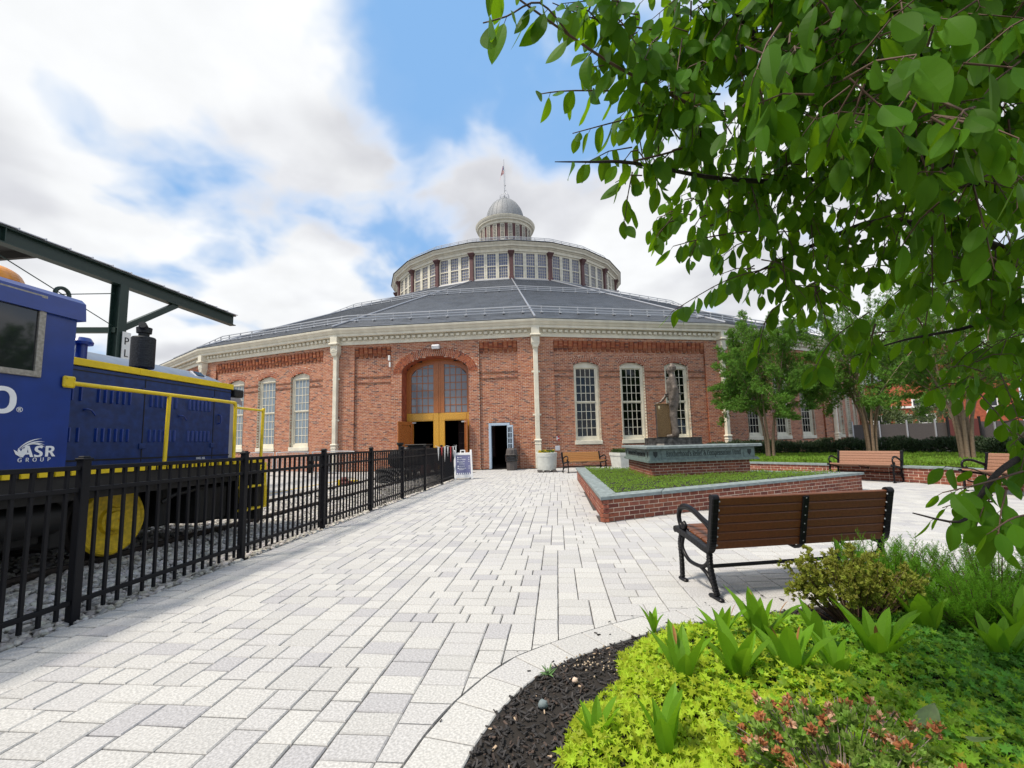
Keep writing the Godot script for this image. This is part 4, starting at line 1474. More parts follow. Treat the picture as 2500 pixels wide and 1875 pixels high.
	m.lathe(Vector3(0.9, 0.62, 18.2), P2([0, -0.5, 0.17, -0.48, 0.17, 0.48, 0, 0.5]), 16, Basis(Vector3(1, 0, 0), Vector3(0, 0, 1), Vector3(0, -1, 0)))
	part("running_gear", m, M.black, o)
	# yellow step ladder and rails
	m = MB.new()
	m.bar(Vector3(1.37, 1.06, 15.55), Vector3(1.40, 0.34, 15.57), 0.03, 0.06, Vector3(0, 0, 1))
	m.bar(Vector3(1.37, 1.06, 15.02), Vector3(1.40, 0.34, 15.02), 0.03, 0.06, Vector3(0, 0, 1))
	for y in [0.70, 0.355]: m.box(Vector3(1.36, y, 15.29), Vector3(0.14, 0.028, 0.52), Basis.IDENTITY, 0.005)
	part("step_ladder", m, M.yellow, o)
	m = MB.new()
	m.tube(curve(P3([1.37, 1.975, 18.0, 1.37, 1.975, 16.9, 1.37, 1.975, 15.85, 1.37, 1.955, 15.76, 1.37, 1.88, 15.735, 1.37, 1.10, 15.73]), 5), 0.023, 0.023, 10)
	m.tube(P3([1.37, 1.97, 16.88, 1.37, 1.10, 16.90]), 0.022, 0.022, 10)
	m.tube(curve(P3([1.37, 1.10, 15.12, 1.37, 1.86, 15.10, 1.37, 1.915, 15.09, 1.33, 1.925, 15.05]), 4), 0.023, 0.023, 10)
	m.tube(P3([1.37, 1.90, 15.10, 1.37, 1.905, 15.73]), 0.018, 0.018, 10)
	part("handrail", m, M.yellow, o)
	m = MB.new()
	m.box(Vector3(1.372, 1.985, 18.03), Vector3(0.035, 0.115, 0.11), Basis.IDENTITY, 0.012)
	for q in [[1, 1], [-1, -1], [1, -1], [-1, 1]]: m.box(Vector3(1.39, 1.985 + q[0] * 0.035, 18.03 + q[1] * 0.035), Vector3(0.02, 0.014, 0.014), Basis.IDENTITY, 0.005)
	part("rail_bracket", m, M.yellow, o)
	# muffler and vent on the hood
	m = MB.new()
	m.lathe(Vector3(0.2, 2.40, 16.14), P2([0, 0.08, 0.137, 0.08, 0.145, 0.095, 0.145, 0.52, 0.137, 0.535, 0.065, 0.54, 0.065, 0.60, 0.09, 0.60, 0.095, 0.68, 0, 0.68]), 24)
	m.lathe(Vector3(0.2, 2.35, 16.14), P2([0.07, 0.0, 0.07, 0.2]), 12)
	m.tube(P3([0.2, 3.06, 16.14, 0.28, 3.10, 16.25]), 0.06, 0.05, 10)
	part("muffler", m, M.muffler, o)
	m = MB.new()
	m.lathe(Vector3(0.5, 2.36, 17.22), P2([0.055, 0, 0.055, 0.22, 0.105, 0.22, 0.11, 0.25, 0.08, 0.30, 0, 0.315]), 18)
	part("vent_cap", m, M.loco_blue, o)

# ---------------------------------------------------------------- things on the left
func build_left() -> void:
	var c := thing("passenger_car", "fluted silver passenger railcar with rounded roof behind the blue locomotive", "railcar", "", TF * Transform3D(Basis(), Vector3(-4.5, 0, 0)))
	var m := MB.new()
	var n := 96
	var cuts := [[9.55, 0.35], [9.62, 0.62], [9.8, 0.80], [10.05, 0.91], [10.4, 0.975], [10.8, 1.0], [22.0, 1.0]]
	for q in cuts.size() - 1:
		for k in n:
			var f := func(kk: int, cut: Array) -> Vector3:
				var a := PI * kk / n
				var flute := 0.012 if kk % 2 else -0.012
				var x := 1.48 * cos(a)
				var y := 2.60 + (0.92 + flute) * pow(sin(a), 0.9)
				return Vector3(x * lerpf(0.75, 1.0, cut[1]), lerpf(2.5, y, cut[1]), cut[0])
			m.quad(f.call(k, cuts[q]), f.call(k, cuts[q + 1]), f.call(k + 1, cuts[q + 1]), f.call(k + 1, cuts[q]))
	part("roof", m, M.steel_car, c)
	m = MB.new()
	m.box(Vector3(0, 1.75, 16.0), Vector3(2.96, 1.9, 12.1), Basis.IDENTITY, 0.12)
	part("body", m, M.steel_car, c)
	m = MB.new()
	m.box(Vector3(0, 0.55, 16.0), Vector3(2.4, 0.5, 11.0), Basis.IDENTITY, 0.05)
	part("underframe", m, M.black, c)
	m = MB.new()
	m.box(Vector3(0.98, 3.31, 10.9), Vector3(0.06, 0.26, 0.34), Basis(Vector3(0, 0, 1), 0.85), 0.01)
	part("roof_hatch", m, M.sheet, c)
	m = MB.new()
	m.box(Vector3(1.0, 3.335, 10.9), Vector3(0.04, 0.17, 0.24), Basis(Vector3(0, 0, 1), 0.85))
	part("hatch_glass", m, M.glass_dark, c)
	# canopy
	var k := thing("platform_canopy", "dark green steel platform canopy on a single post above the silver railcar", "canopy", "", TF)
	m = MB.new()
	m.box(Vector3(-7.0, 6.55, 14.3), Vector3(0.02, 0.40, 18.0))
	m.box(Vector3(-7.0, 6.355, 14.3), Vector3(0.26, 0.03, 18.0)); m.box(Vector3(-7.0, 6.74, 14.3), Vector3(0.26, 0.03, 18.0))
	m.box(Vector3(-6.98, 6.55, 13.0), Vector3(0.2, 0.38, 0.02))
	part("beam", m, M.canopy, k)
	var sh := MB.new()
	sh.box(Vector3.ZERO, Vector3(0.55, 0.02, 0.60), Basis(Vector3(1, 0, 0), 0.03))
	sh.box(Vector3(0, 0.025, 0.27), Vector3(0.55, 0.04, 0.03))
	var sm := sh.mesh()
	for q in 31: part("roof_sheet", sm, M.sheet, k, Transform3D(Basis(), Vector3(-7.1, 6.785, 5.55 + q * 0.58)))
	m = MB.new()
	m.box(Vector3(-8.9, 6.62, 17.5), Vector3(3.7, 0.06, 11.0))
	for q in 8: m.box(Vector3(-8.9, 6.5, 12.1 + q * 1.5), Vector3(3.7, 0.22, 0.1))
	part("soffit", m, M.canopy_under, k)
	for s in [10.05, 17.5]:
		m = MB.new()
		m.box(Vector3(-7.0, 3.2, s), Vector3(0.30, 6.3, 0.03)); m.box(Vector3(-7.15, 3.2, s), Vector3(0.03, 6.3, 0.26)); m.box(Vector3(-6.85, 3.2, s), Vector3(0.03, 6.3, 0.26))
		part("post", m, M.canopy, k)
		m = MB.new()
		m.bar(Vector3(-7.0, 4.95, s), Vector3(-7.0, 6.36, s - 2.0), 0.14, 0.18)
		m.bar(Vector3(-7.0, 4.95, s), Vector3(-9.6, 5.0, s + 0.3), 0.14, 0.16)
		part("brace", m, M.canopy, k)
	m = MB.new()
	for q in [[6.05, 5.05], [5.05, 6.05]]: m.tube(PackedVector3Array([Vector3(-7.0, q[0], 10.2), Vector3(-7.0, q[1], 13.0)]), 0.014, 0.014, 5)
	part("tie_rod", m, M.canopy, k)
	m = MB.new()
	var ring := PackedVector3Array()
	for q in 19: ring.append(Vector3(-7.0, 5.55 + 0.17 * sin(TAU * q / 18), 11.6 + 0.17 * cos(TAU * q / 18)))
	m.tube(ring, 0.05, 0.05, 6, false)
	part("tie_ring", m, M.canopy, k)
	m = MB.new()
	m.box(Vector3(-6.78, 4.35, 9.95), Vector3(0.02, 1.1, 0.26))
	var pl := part("name_board", m, M.white, k)
	part("lettering", text_mesh("P", 0.22, 0.01), M.dark, pl, side_at(-6.765, 4.62, 9.95))
	part("lettering", text_mesh("L", 0.22, 0.01), M.dark, pl, side_at(-6.765, 4.25, 9.95))
	# low black miniature train at the door
	var t := thing("miniature_train", "low black miniature steam train with slatted cowcatcher behind the fence near the door", "train", "", TF * Transform3D(Basis(), Vector3(0.25, 0, 0)))
	m = MB.new()
	m.lathe(Vector3(0, 0.78, 4.9), P2([0, -1.3, 0.3, -1.3, 0.32, 1.0, 0.34, 1.02, 0.34, 1.1, 0.2, 1.16, 0, 1.18]), 20, Basis(Vector3(1, 0, 0), Vector3(0, 0, 1), Vector3(0, -1, 0)))
	m.lathe(Vector3(0, 1.05, 5.6), P2([0.07, 0, 0.07, 0.2, 0.13, 0.27, 0.13, 0.33, 0, 0.33]), 14)
	m.lathe(Vector3(0, 1.05, 4.9), P2([0.12, 0, 0.12, 0.08, 0.07, 0.15, 0, 0.17]), 14)
	part("boiler", m, M.black, t)
	m = MB.new()
	m.box(Vector3(0, 0.82, 3.3), Vector3(0.8, 0.9, 0.7), Basis.IDENTITY, 0.04)
	m.box(Vector3(0, 1.28, 3.3), Vector3(0.95, 0.05, 0.95), Basis.IDENTITY, 0.02)
	part("cab", m, M.black, t)
	m = MB.new()
	m.box(Vector3(0, 0.4, 4.7), Vector3(0.95, 0.1, 3.4), Basis.IDENTITY, 0.02)
	m.box(Vector3(0, 0.36, 6.45), Vector3(1.1, 0.18, 0.14), Basis.IDENTITY, 0.02)
	m.box(Vector3(0, 0.7, 1.8), Vector3(0.9, 0.7, 1.7), Basis.IDENTITY, 0.04)
	part("frame", m, M.black, t)
	for q in 12:
		m = MB.new()
		var x := -0.5 + q / 11.0
		m.bar(Vector3(x, 0.42, 6.5), Vector3(x * 0.8, 0.02, 7.25 - absf(x) * 0.8), 0.035, 0.035)
		part("cowcatcher_bar", m, M.black, t)
	var wm := MB.new()
	wm.lathe(Vector3.ZERO, P2([0, -0.04, 0.05, -0.04, 0.2, -0.03, 0.22, -0.04, 0.22, 0.02, 0, 0.02]), 20, Basis(Vector3(0, -1, 0), Vector3(1, 0, 0), Vector3(0, 0, 1)))
	var wmm := wm.mesh()
	for s in [6.0, 5.3, 4.4, 3.6, 2.4, 1.4]:
		for x in [-0.5, 0.5]: part("wheel", wmm, M.rust_red if s < 5 else M.black, t, Transform3D(Basis(), Vector3(x, 0.24, s)))
	# crowd barriers and boxes along the left wall
	var bars := [[-9.9, -19.9, 0.55], [-7.6, -18.7, 0.45], [-12.1, -21.2, 0.55]]
	for q in bars.size():
		var b := thing("crowd_barrier", ["grey steel crowd barrier in the middle of the row before the left brick wall", "grey steel crowd barrier nearest to the round arched door", "grey steel crowd barrier farthest left beside the locomotive"][q], "barrier", "steel crowd barriers by the left wall",
			Transform3D(Basis(Vector3.UP, -bars[q][2]), Vector3(bars[q][0], 0, bars[q][1])))
		m = MB.new()
		m.tube(curve(P3([-1.15, 0.2, 0, -1.15, 0.95, 0, -1.05, 1.08, 0, 1.05, 1.08, 0, 1.15, 0.95, 0, 1.15, 0.2, 0]), 4), 0.02, 0.02, 7)
		m.tube(P3([-1.15, 0.22, 0, 1.15, 0.22, 0]), 0.016, 0.016, 6)
		part("frame", m, M.galv, b)
		var rod := MB.new()
		rod.tube(P3([0, 0.22, 0, 0, 1.08, 0]), 0.007, 0.007, 5)
		var rdm := rod.mesh()
		for k2 in 18: part("bar", rdm, M.galv, b, Transform3D(Basis(), Vector3(-1.02 + k2 * 0.12, 0, 0)))
		for x in [-0.85, 0.85]:
			m = MB.new()
			m.tube(P3([x, 0.2, 0, x, 0.03, 0.0]), 0.018, 0.018, 6); m.box(Vector3(x, 0.02, 0), Vector3(0.06, 0.03, 0.5), Basis.IDENTITY, 0.01)
			part("foot", m, M.galv, b)
	var bx := thing("equipment_cart", "dark grey equipment cart parked against the left brick wall", "cart", "", Transform3D(Basis(Vector3.UP, -0.3), Vector3(-9.6, 0, -22.0)))
	m = MB.new()
	m.box(Vector3(0, 0.78, 0), Vector3(1.1, 0.35, 0.5), Basis.IDENTITY, 0.03)
	m.box(Vector3(0, 0.45, 0), Vector3(1.0, 0.04, 0.45))
	part("body", m, M.muffler, bx)
	for x in [-0.48, 0.48]:
		m = MB.new()
		m.box(Vector3(x, 0.32, 0), Vector3(0.04, 0.62, 0.4))
		part("leg", m, M.muffler, bx)
	m = MB.new()
	m.tube(P3([0.5, 0.95, 0.2, 0.75, 0.98, 0.2, 0.75, 0.98, -0.2, 0.5, 0.95, -0.2]), 0.015, 0.015, 6)
	part("handle", m, M.galv, bx)
	var sw := thing("track_derail", "low rusty and yellow derail device clamped to the far rail", "railway device", "", TF * Transform3D(Basis(), Vector3(-0.9, 0, 7.6)))
	m = MB.new()
	m.box(Vector3(0, 0.08, 0), Vector3(0.35, 0.1, 0.5), Basis.IDENTITY, 0.03)
	m.lathe(Vector3(-0.1, 0.1, -0.1), P2([0.14, 0, 0.14, 0.1, 0.06, 0.16, 0, 0.16]), 14)
	part("clamp", m, M.rust_red, sw)
	m = MB.new()
	m.box(Vector3(0.05, 0.1, 0.55), Vector3(0.05, 0.26, 0.06)); m.box(Vector3(0.1, 0.11, -0.35), Vector3(0.2, 0.05, 0.3))
	part("marker", m, M.yellow, sw)

# ---------------------------------------------------------------- brick planters and the monument
func offset_poly(p: PackedVector2Array, d: float, closed := true) -> PackedVector2Array:     # positive = to the right of travel
	var o := PackedVector2Array()
	var k := p.size()
	for i in k:
		var a := p[i] - p[(i + k - 1) % k]
		var b := p[(i + 1) % k] - p[i]
		if not closed and i == 0: a = b
		if not closed and i == k - 1: b = a
		a = a.normalized(); b = b.normalized()
		var na := Vector2(-a.y, a.x); var nb := Vector2(-b.y, b.x)
		var h := (na + nb).normalized()
		o.append(p[i] + h * d / maxf(0.2, h.dot(na)))
	return o

var brick_mats := []
func brick_run(owner_: Node3D, runs: Array, y0: float, courses: int, ch: float, most: int) -> void:     # runs: [from, to, outward]
	if brick_mats.is_empty():
		for c in [Color(0.36, 0.105, 0.055), Color(0.38, 0.12, 0.066), Color(0.27, 0.07, 0.042), Color(0.35, 0.11, 0.07), Color(0.22, 0.058, 0.04), Color(0.30, 0.10, 0.06)]:
			brick_mats.append(mat("planter_brick_%d" % brick_mats.size(), lin(c.r, c.g, c.b), 0.85, {"tex": "mottle", "scale": 1.6, "bump": 0.2, "bumptex": "grain"}))
	var unit := MB.new()
	unit.box(Vector3.ZERO, Vector3.ONE, Basis.IDENTITY, 0.05)
	var um := unit.mesh()
	var all := []
	for r in runs:
		var a: Vector3 = r[0]
		var b: Vector3 = r[1]
		var n: Vector3 = r[2]
		var e := (b - a).normalized()
		var bs := Basis(e, Vector3.UP, e.cross(Vector3.UP))
		var L := a.distance_to(b)
		var cnt := maxi(1, int(round(L / 0.212)))
		var w := L / cnt
		for k in courses:
			for i in range(-1, cnt):
				var u0 := maxf((i + (0.5 if k % 2 else 0.0)) * w, 0.0)
				var u1 := minf((i + 1 + (0.5 if k % 2 else 0.0)) * w, L)
				if k % 2 == 0 and i < 0: continue
				if u1 - u0 < 0.03: continue
				var at := Transform3D(bs * Basis.from_scale(Vector3(u1 - u0 - 0.010, ch - 0.011, 0.09)), a + e * (u0 + u1) * 0.5 + Vector3(0, y0 + (k + 0.5) * ch, 0) - n * (0.045 + rng.randf_range(-0.002, 0.003)))
				all.append([in_view(at.origin), at])
	all.sort_custom(func(p, q): return p[0] > q[0])
	var where := []
	var cols := []
	for i in all.size():
		var mm: Material = brick_mats[rng.randi() % brick_mats.size()]
		if i < most: part("brick", um, mm, owner_, all[i][1])
		else:
			where.append(all[i][1])
			cols.append((mm as StandardMaterial3D).albedo_color.srgb_to_linear())
	if where.size(): swarm("far_bricks", um, M.brick_mottled, owner_, where, cols)

func cap_run(owner_: Node3D, p: PackedVector2Array, closed: bool, out: float, inn: float, y0: float, y1: float, each: float, m: Material, called := "cap_stone") -> void:
	var o := offset_poly(p, out, closed)
	var q := offset_poly(p, inn, closed)
	var k := p.size()
	for i in (k if closed else k - 1):
		var j := (i + 1) % k
		var n := maxi(1, int(round(p[i].distance_to(p[j]) / each)))
		for s in n:
			var t0 := float(s) / n + (0.0012 if s > 0 else 0.0); var t1 := float(s + 1) / n - (0.0012 if s < n - 1 else 0.0)
			var a := o[i].lerp(o[j], t0); var b := o[i].lerp(o[j], t1); var c := q[i].lerp(q[j], t1); var d := q[i].lerp(q[j], t0)
			var mb := MB.new()
			slab(mb, [Vector3(a.x, 0, a.y), Vector3(b.x, 0, b.y), Vector3(c.x, 0, c.y), Vector3(d.x, 0, d.y)], y0, y1 + rng.randf() * 0.002, 0.007)
			part(called, mb, m, owner_)

func v3(p: Vector2, y := 0.0) -> Vector3:
	return Vector3(p.x, y, p.y)

func wall_core(p: PackedVector2Array, closed: bool, thick: float, y0: float, y1: float) -> MB:
	var m := MB.new()
	var q := offset_poly(p, thick, closed)
	var r := offset_poly(p, 0.006 * signf(thick), closed)
	for i in (p.size() if closed else p.size() - 1):
		var j := (i + 1) % p.size()
		m.quad(v3(r[i], y0), v3(r[j], y0), v3(r[j], y1), v3(r[i], y1))
		m.quad(v3(q[i], y0), v3(q[j], y0), v3(q[j], y1), v3(q[i], y1))
		m.quad(v3(r[i], y1), v3(r[j], y1), v3(q[j], y1), v3(q[i], y1))
	return m

func build_planters() -> void:
	var o := thing("statue_planter", "triangular raised brick planter with bluestone coping round the monument", "planter")
	var p := planter_poly
	part("core", wall_core(p, true, 0.2, 0, 0.352), M.mortar, o)
	var c := (p[0] + p[1] + p[2]) / 3.0
	var runs := []
	for i in 3:
		var a := v3(p[i]); var b := v3(p[(i + 1) % 3])
		var n := (b - a).normalized().cross(Vector3.UP)
		if n.dot(a - v3(c)) < 0: n = -n
		runs.append([a, b, n])
	brick_run(o, [runs[0], runs[2]], 0.0, 5, 0.0704, 300)
	cap_run(o, p, true, -0.035, 0.27, 0.353, 0.405, 1.25, M.bluestone)
	var m := MB.new()
	m.flat(offset_poly(p, 0.21), 0.34)
	part("soil", m, M.soil, o)
	var inner := offset_poly(p, 0.24)
	var ped := P2([3.22, -10.45, 3.40, -13.2, 5.88, -11.12])
	var where := []
	var cols := []
	for k in 34000:
		var q := Vector2(rng.randf_range(1.4, 8.0), rng.randf_range(-14.9, -7.2))
		if not Geometry2D.is_point_in_polygon(q, inner) or Geometry2D.is_point_in_polygon(q, ped): continue
		var s := rng.randf_range(0.017, 0.034)
		var clump := sin(q.x * 7.0) * cos(q.y * 6.0) * 0.016
		where.append(Transform3D(Basis.from_euler(Vector3(rng.randf_range(-0.9, 0.9), rng.randf() * TAU, rng.randf_range(-0.7, 0.7))).scaled(Vector3.ONE * s), v3(q, 0.375 + clump * 1.5 + rng.randf_range(0.0, 0.075))))
	var cover := holder("planter_ground_cover", self)
	toned("leaves", sprig_mesh(), leaf_tones("cover", Color(0.16, 0.25, 0.05), Color(0.26, 0.40, 0.04)), cover, where)
	tag(cover, "fine leaved green ground cover filling the triangular planter", "ground cover", "", "stuff")
	# monument pedestal
	var e := thing("monument_pedestal", "triangular brick pedestal with grey green inscribed stone band under the bronze statue", "pedestal")
	part("core", wall_core(ped, true, 0.3, 0.3, 0.735), M.mortar, e)
	var cc := (ped[0] + ped[1] + ped[2]) / 3.0
	runs = []
	for i in 3:
		var a := v3(ped[i]); var b := v3(ped[(i + 1) % 3])
		var n := (b - a).normalized().cross(Vector3.UP)
		if n.dot(a - v3(cc)) < 0: n = -n
		runs.append([a, b, n])
	brick_run(e, [runs[0], runs[2]], 0.33, 6, 0.0672, 300)
	var po := offset_poly(ped, -0.055)
	m = MB.new()
	for lay in [[0.736, 0.775, -0.10], [0.775, 0.80, -0.085], [0.80, 1.055, -0.055]]:
		var q := offset_poly(ped, lay[2])
		for i in 3:
			var j := (i + 1) % 3
			m.quad(v3(q[i], lay[0]), v3(q[j], lay[0]), v3(q[j], lay[1]), v3(q[i], lay[1]))
		m.flat(q, lay[1]); m.flat(q, lay[0])
	part("stone_band", m, M.greenstone, e)
	m = MB.new()
	var qa := offset_poly(ped, -0.125); var qb := offset_poly(ped, -0.138)
	m.flat(qa, 1.125); m.flat(qb, 1.056)
	for i in 3:
		var j := (i + 1) % 3
		m.quad(v3(qa[i], 1.125), v3(qa[j], 1.125), v3(qb[j], 1.105), v3(qb[i], 1.105))
		m.quad(v3(qb[i], 1.105), v3(qb[j], 1.105), v3(qb[j], 1.056), v3(qb[i], 1.056))
	part("top_slab", m, M.bluestone, e)
	for side in [[0, 2], [1, 0]]:
		var a := v3(po[side[0]], 0.927); var b := v3(po[side[1]], 0.927)
		var x := (b - a).normalized()
		var at := Transform3D(Basis(x, Vector3.UP, x.cross(Vector3.UP)), (a + b) * 0.5)
		var L := a.distance_to(b)
		var t := text_mesh("Brotherhood's Relief & Compensation Fund", 0.11, 0.008, false, true)
		var wide := t.get_aabb().size.x
		part("inscription", t, M.etched, e, at * Transform3D(Basis.from_scale(Vector3((L - 0.85) / maxf(wide, 0.1), 1.12, 1)), Vector3(0.02, 0, 0.002)))
		for s in [-1, 1]:
			m = MB.new()
			m.prism(P2([-0.055, 0.065, -0.025, 0.058, 0, 0.068, 0.025, 0.058, 0.055, 0.065, 0.052, -0.02, 0.0, -0.08, -0.052, -0.02]), 0, 0.006)
			part("shield", m, M.etched, e, at * Transform3D(Basis(), Vector3(s * (L * 0.5 - 0.16), 0, 0.001)))
			m = MB.new()
			m.box(Vector3(s * (L * 0.5 - 0.32), 0, 0.004), Vector3(0.022, 0.25, 0.012), Basis.IDENTITY, 0.003)
			part("panel_rib", m, M.greenstone, e, at)
		m = MB.new()
		for y in [0.122, -0.122]: m.box(Vector3(0, y, 0.003), Vector3(L - 0.66, 0.012, 0.01))
		part("panel_rib", m, M.greenstone, e, at)
	# low wall of the right hand bed
	var w := thing("bed_wall", "low curved brick retaining wall with stone coping behind the right bench", "retaining wall")
	var bw := P2(BED_WALL)
	part("core", wall_core(bw, false, -0.2, 0, 0.37), M.mortar, w)
	runs = []
	for i in bw.size() - 1:
		var a := v3(bw[i]); var b := v3(bw[i + 1])
		runs.append([a, b, Vector3(b.z - a.z, 0, a.x - b.x).normalized() * -1.0 if false else (b - a).normalized().cross(Vector3.UP) * -1.0])
	for r in runs:
		if r[2].dot(r[0] - Vector3(14, 0, -13)) < 0: r[2] = -r[2]
	brick_run(w, runs, 0.0, 5, 0.074, 300)
	cap_run(w, bw, false, 0.03, -0.27, 0.372, 0.425, 1.1, M.bluestone)
	m = MB.new()
	var soil := offset_poly(bw, -0.2, false)
	soil.append(Vector2(30, -6.6)); soil.append(Vector2(30, -30)); soil.append(Vector2(6.0, -21.5))
	m.flat(soil, 0.36)
	structure(part("bed_soil", m, M.soil, self), "dark soil of the raised bed on the right", "soil")

# ---------------------------------------------------------------- smooth bodies
func blob(m: MB, bones: Array, cell: float, k: float) -> void:        # tapered capsules joined smoothly, meshed with surface nets
	var lo := Vector3.ONE * 1e9
	var hi := -lo
	for b in bones:
		var r: float = maxf(b[2], b[3]) + cell * 3.0 + k
		for q in 2:
			lo = lo.min(b[q] - Vector3.ONE * r); hi = hi.max(b[q] + Vector3.ONE * r)
	var nx := int((hi.x - lo.x) / cell) + 2
	var ny := int((hi.y - lo.y) / cell) + 2
	var nz := int((hi.z - lo.z) / cell) + 2
	var g := PackedFloat32Array()
	g.resize(nx * ny * nz)
	g.fill(1.0)
	for b in bones:
		var A: Vector3 = b[0]; var B: Vector3 = b[1]
		var r0: float = b[2]; var r1: float = b[3]
		var pad := maxf(r0, r1) + cell * 2.0 + k
		var l := ((A.min(B) - Vector3.ONE * pad - lo) / cell).floor()
		var h := ((A.max(B) + Vector3.ONE * pad - lo) / cell).ceil()
		var ab := B - A
		var ll := maxf(ab.length_squared(), 1e-9)
		var flat: float = b[4] if b.size() > 4 else 1.0
		for z in range(maxi(0, int(l.z)), mini(nz, int(h.z) + 1)):
			for y in range(maxi(0, int(l.y)), mini(ny, int(h.y) + 1)):
				for x in range(maxi(0, int(l.x)), mini(nx, int(h.x) + 1)):
					var p := lo + Vector3(x, y, z) * cell - A
					var t := clampf(p.dot(ab) / ll, 0.0, 1.0)
					var q := p - ab * t
					q.x *= flat
					var d := q.length() - lerpf(r0, r1, t)
					var at := (z * ny + y) * nx + x
					var o := g[at]
					var e := maxf(k - absf(o - d), 0.0) / k
					g[at] = minf(o, d) - e * e * k * 0.25
	var vid := {}
	var vs := PackedVector3Array()
	var ns := PackedVector3Array()
	var sx := 1
	var sy := nx
	var sz := nx * ny
	var corner := [0, sx, sy, sx + sy, sz, sx + sz, sy + sz, sx + sy + sz]
	var cp := [Vector3(0, 0, 0), Vector3(1, 0, 0), Vector3(0, 1, 0), Vector3(1, 1, 0), Vector3(0, 0, 1), Vector3(1, 0, 1), Vector3(0, 1, 1), Vector3(1, 1, 1)]
	var edges := [[0, 1], [2, 3], [4, 5], [6, 7], [0, 2], [1, 3], [4, 6], [5, 7], [0, 4], [1, 5], [2, 6], [3, 7]]
	for z in nz - 1:
		for y in ny - 1:
			for x in nx - 1:
				var at := (z * ny + y) * nx + x
				var s0 := g[at] < 0
				var mixed := false
				for c in range(1, 8):
					if (g[at + corner[c]] < 0) != s0: mixed = true; break
				if not mixed: continue
				var sum := Vector3.ZERO
				var cnt := 0
				for e in edges:
					var a := g[at + corner[e[0]]]; var b := g[at + corner[e[1]]]
					if (a < 0) != (b < 0):
						sum += cp[e[0]].lerp(cp[e[1]], a / (a - b)); cnt += 1
				vid[at] = vs.size()
				vs.append(lo + (Vector3(x, y, z) + sum / cnt) * cell)
				var gr := Vector3(g[at + 1] - g[at] + g[at + sx + sy] - g[at + sy], g[at + sy] - g[at] + g[at + sx + sy] - g[at + sx], g[at + sz] - g[at] + g[at + sx + sz] - g[at + sx])
				ns.append(gr.normalized() if gr.length() > 1e-9 else Vector3.UP)
	for at in vid:
		var s := g[at] < 0
		for ax in 3:
			var d: int = [sx, sy, sz][ax]
			if (g[at + d] < 0) == s: continue
			var u: int = [sy, sz, sx][ax]; var w: int = [sz, sx, sy][ax]
			if not (vid.has(at - u) and vid.has(at - w) and vid.has(at - u - w)): continue
			var i0: int = vid[at]; var i1: int = vid[at - u]; var i2: int = vid[at - u - w]; var i3: int = vid[at - w]
			m.squad(vs[i0], vs[i1], vs[i2], vs[i3], ns[i0], ns[i1], ns[i2], ns[i3])

func hand_bones(wrist: Vector3, dir: Vector3, palm: Vector3, thumb_side: Vector3, curl: float) -> Array:
	var o := []
	var d := dir.normalized(); var t := thumb_side.normalized(); var n := palm.normalized()
	for k in 4:
		var s := 0.036 - 0.024 * k
		var root: Vector3 = wrist + d * 0.10 + t * s
		o.append([wrist + d * 0.02 + t * s * 0.6, root, 0.017, 0.014])
		var L: float = [0.075, 0.085, 0.08, 0.062][k]
		var a := root + (d * cos(curl * 0.6) + n * sin(curl * 0.6)) * L * 0.45
		var b := a + (d * cos(curl * 1.4) + n * sin(curl * 1.4)) * L * 0.32
		var c := b + (d * cos(curl * 2.1) + n * sin(curl * 2.1)) * L * 0.26
		o.append([root, a, 0.0105, 0.0098]); o.append([a, b, 0.0098, 0.009]); o.append([b, c, 0.009, 0.0075])
	var tb := wrist + d * 0.035 + t * 0.03
	var t1 := tb + (d * 0.6 + t * 0.6 + n * 0.3).normalized() * 0.05
	o.append([wrist + d * 0.02, tb, 0.018, 0.014]); o.append([tb, t1, 0.013, 0.011]); o.append([t1, t1 + (d * 0.85 + t * 0.2 + n * 0.4).normalized() * 0.04, 0.011, 0.008])
	return o

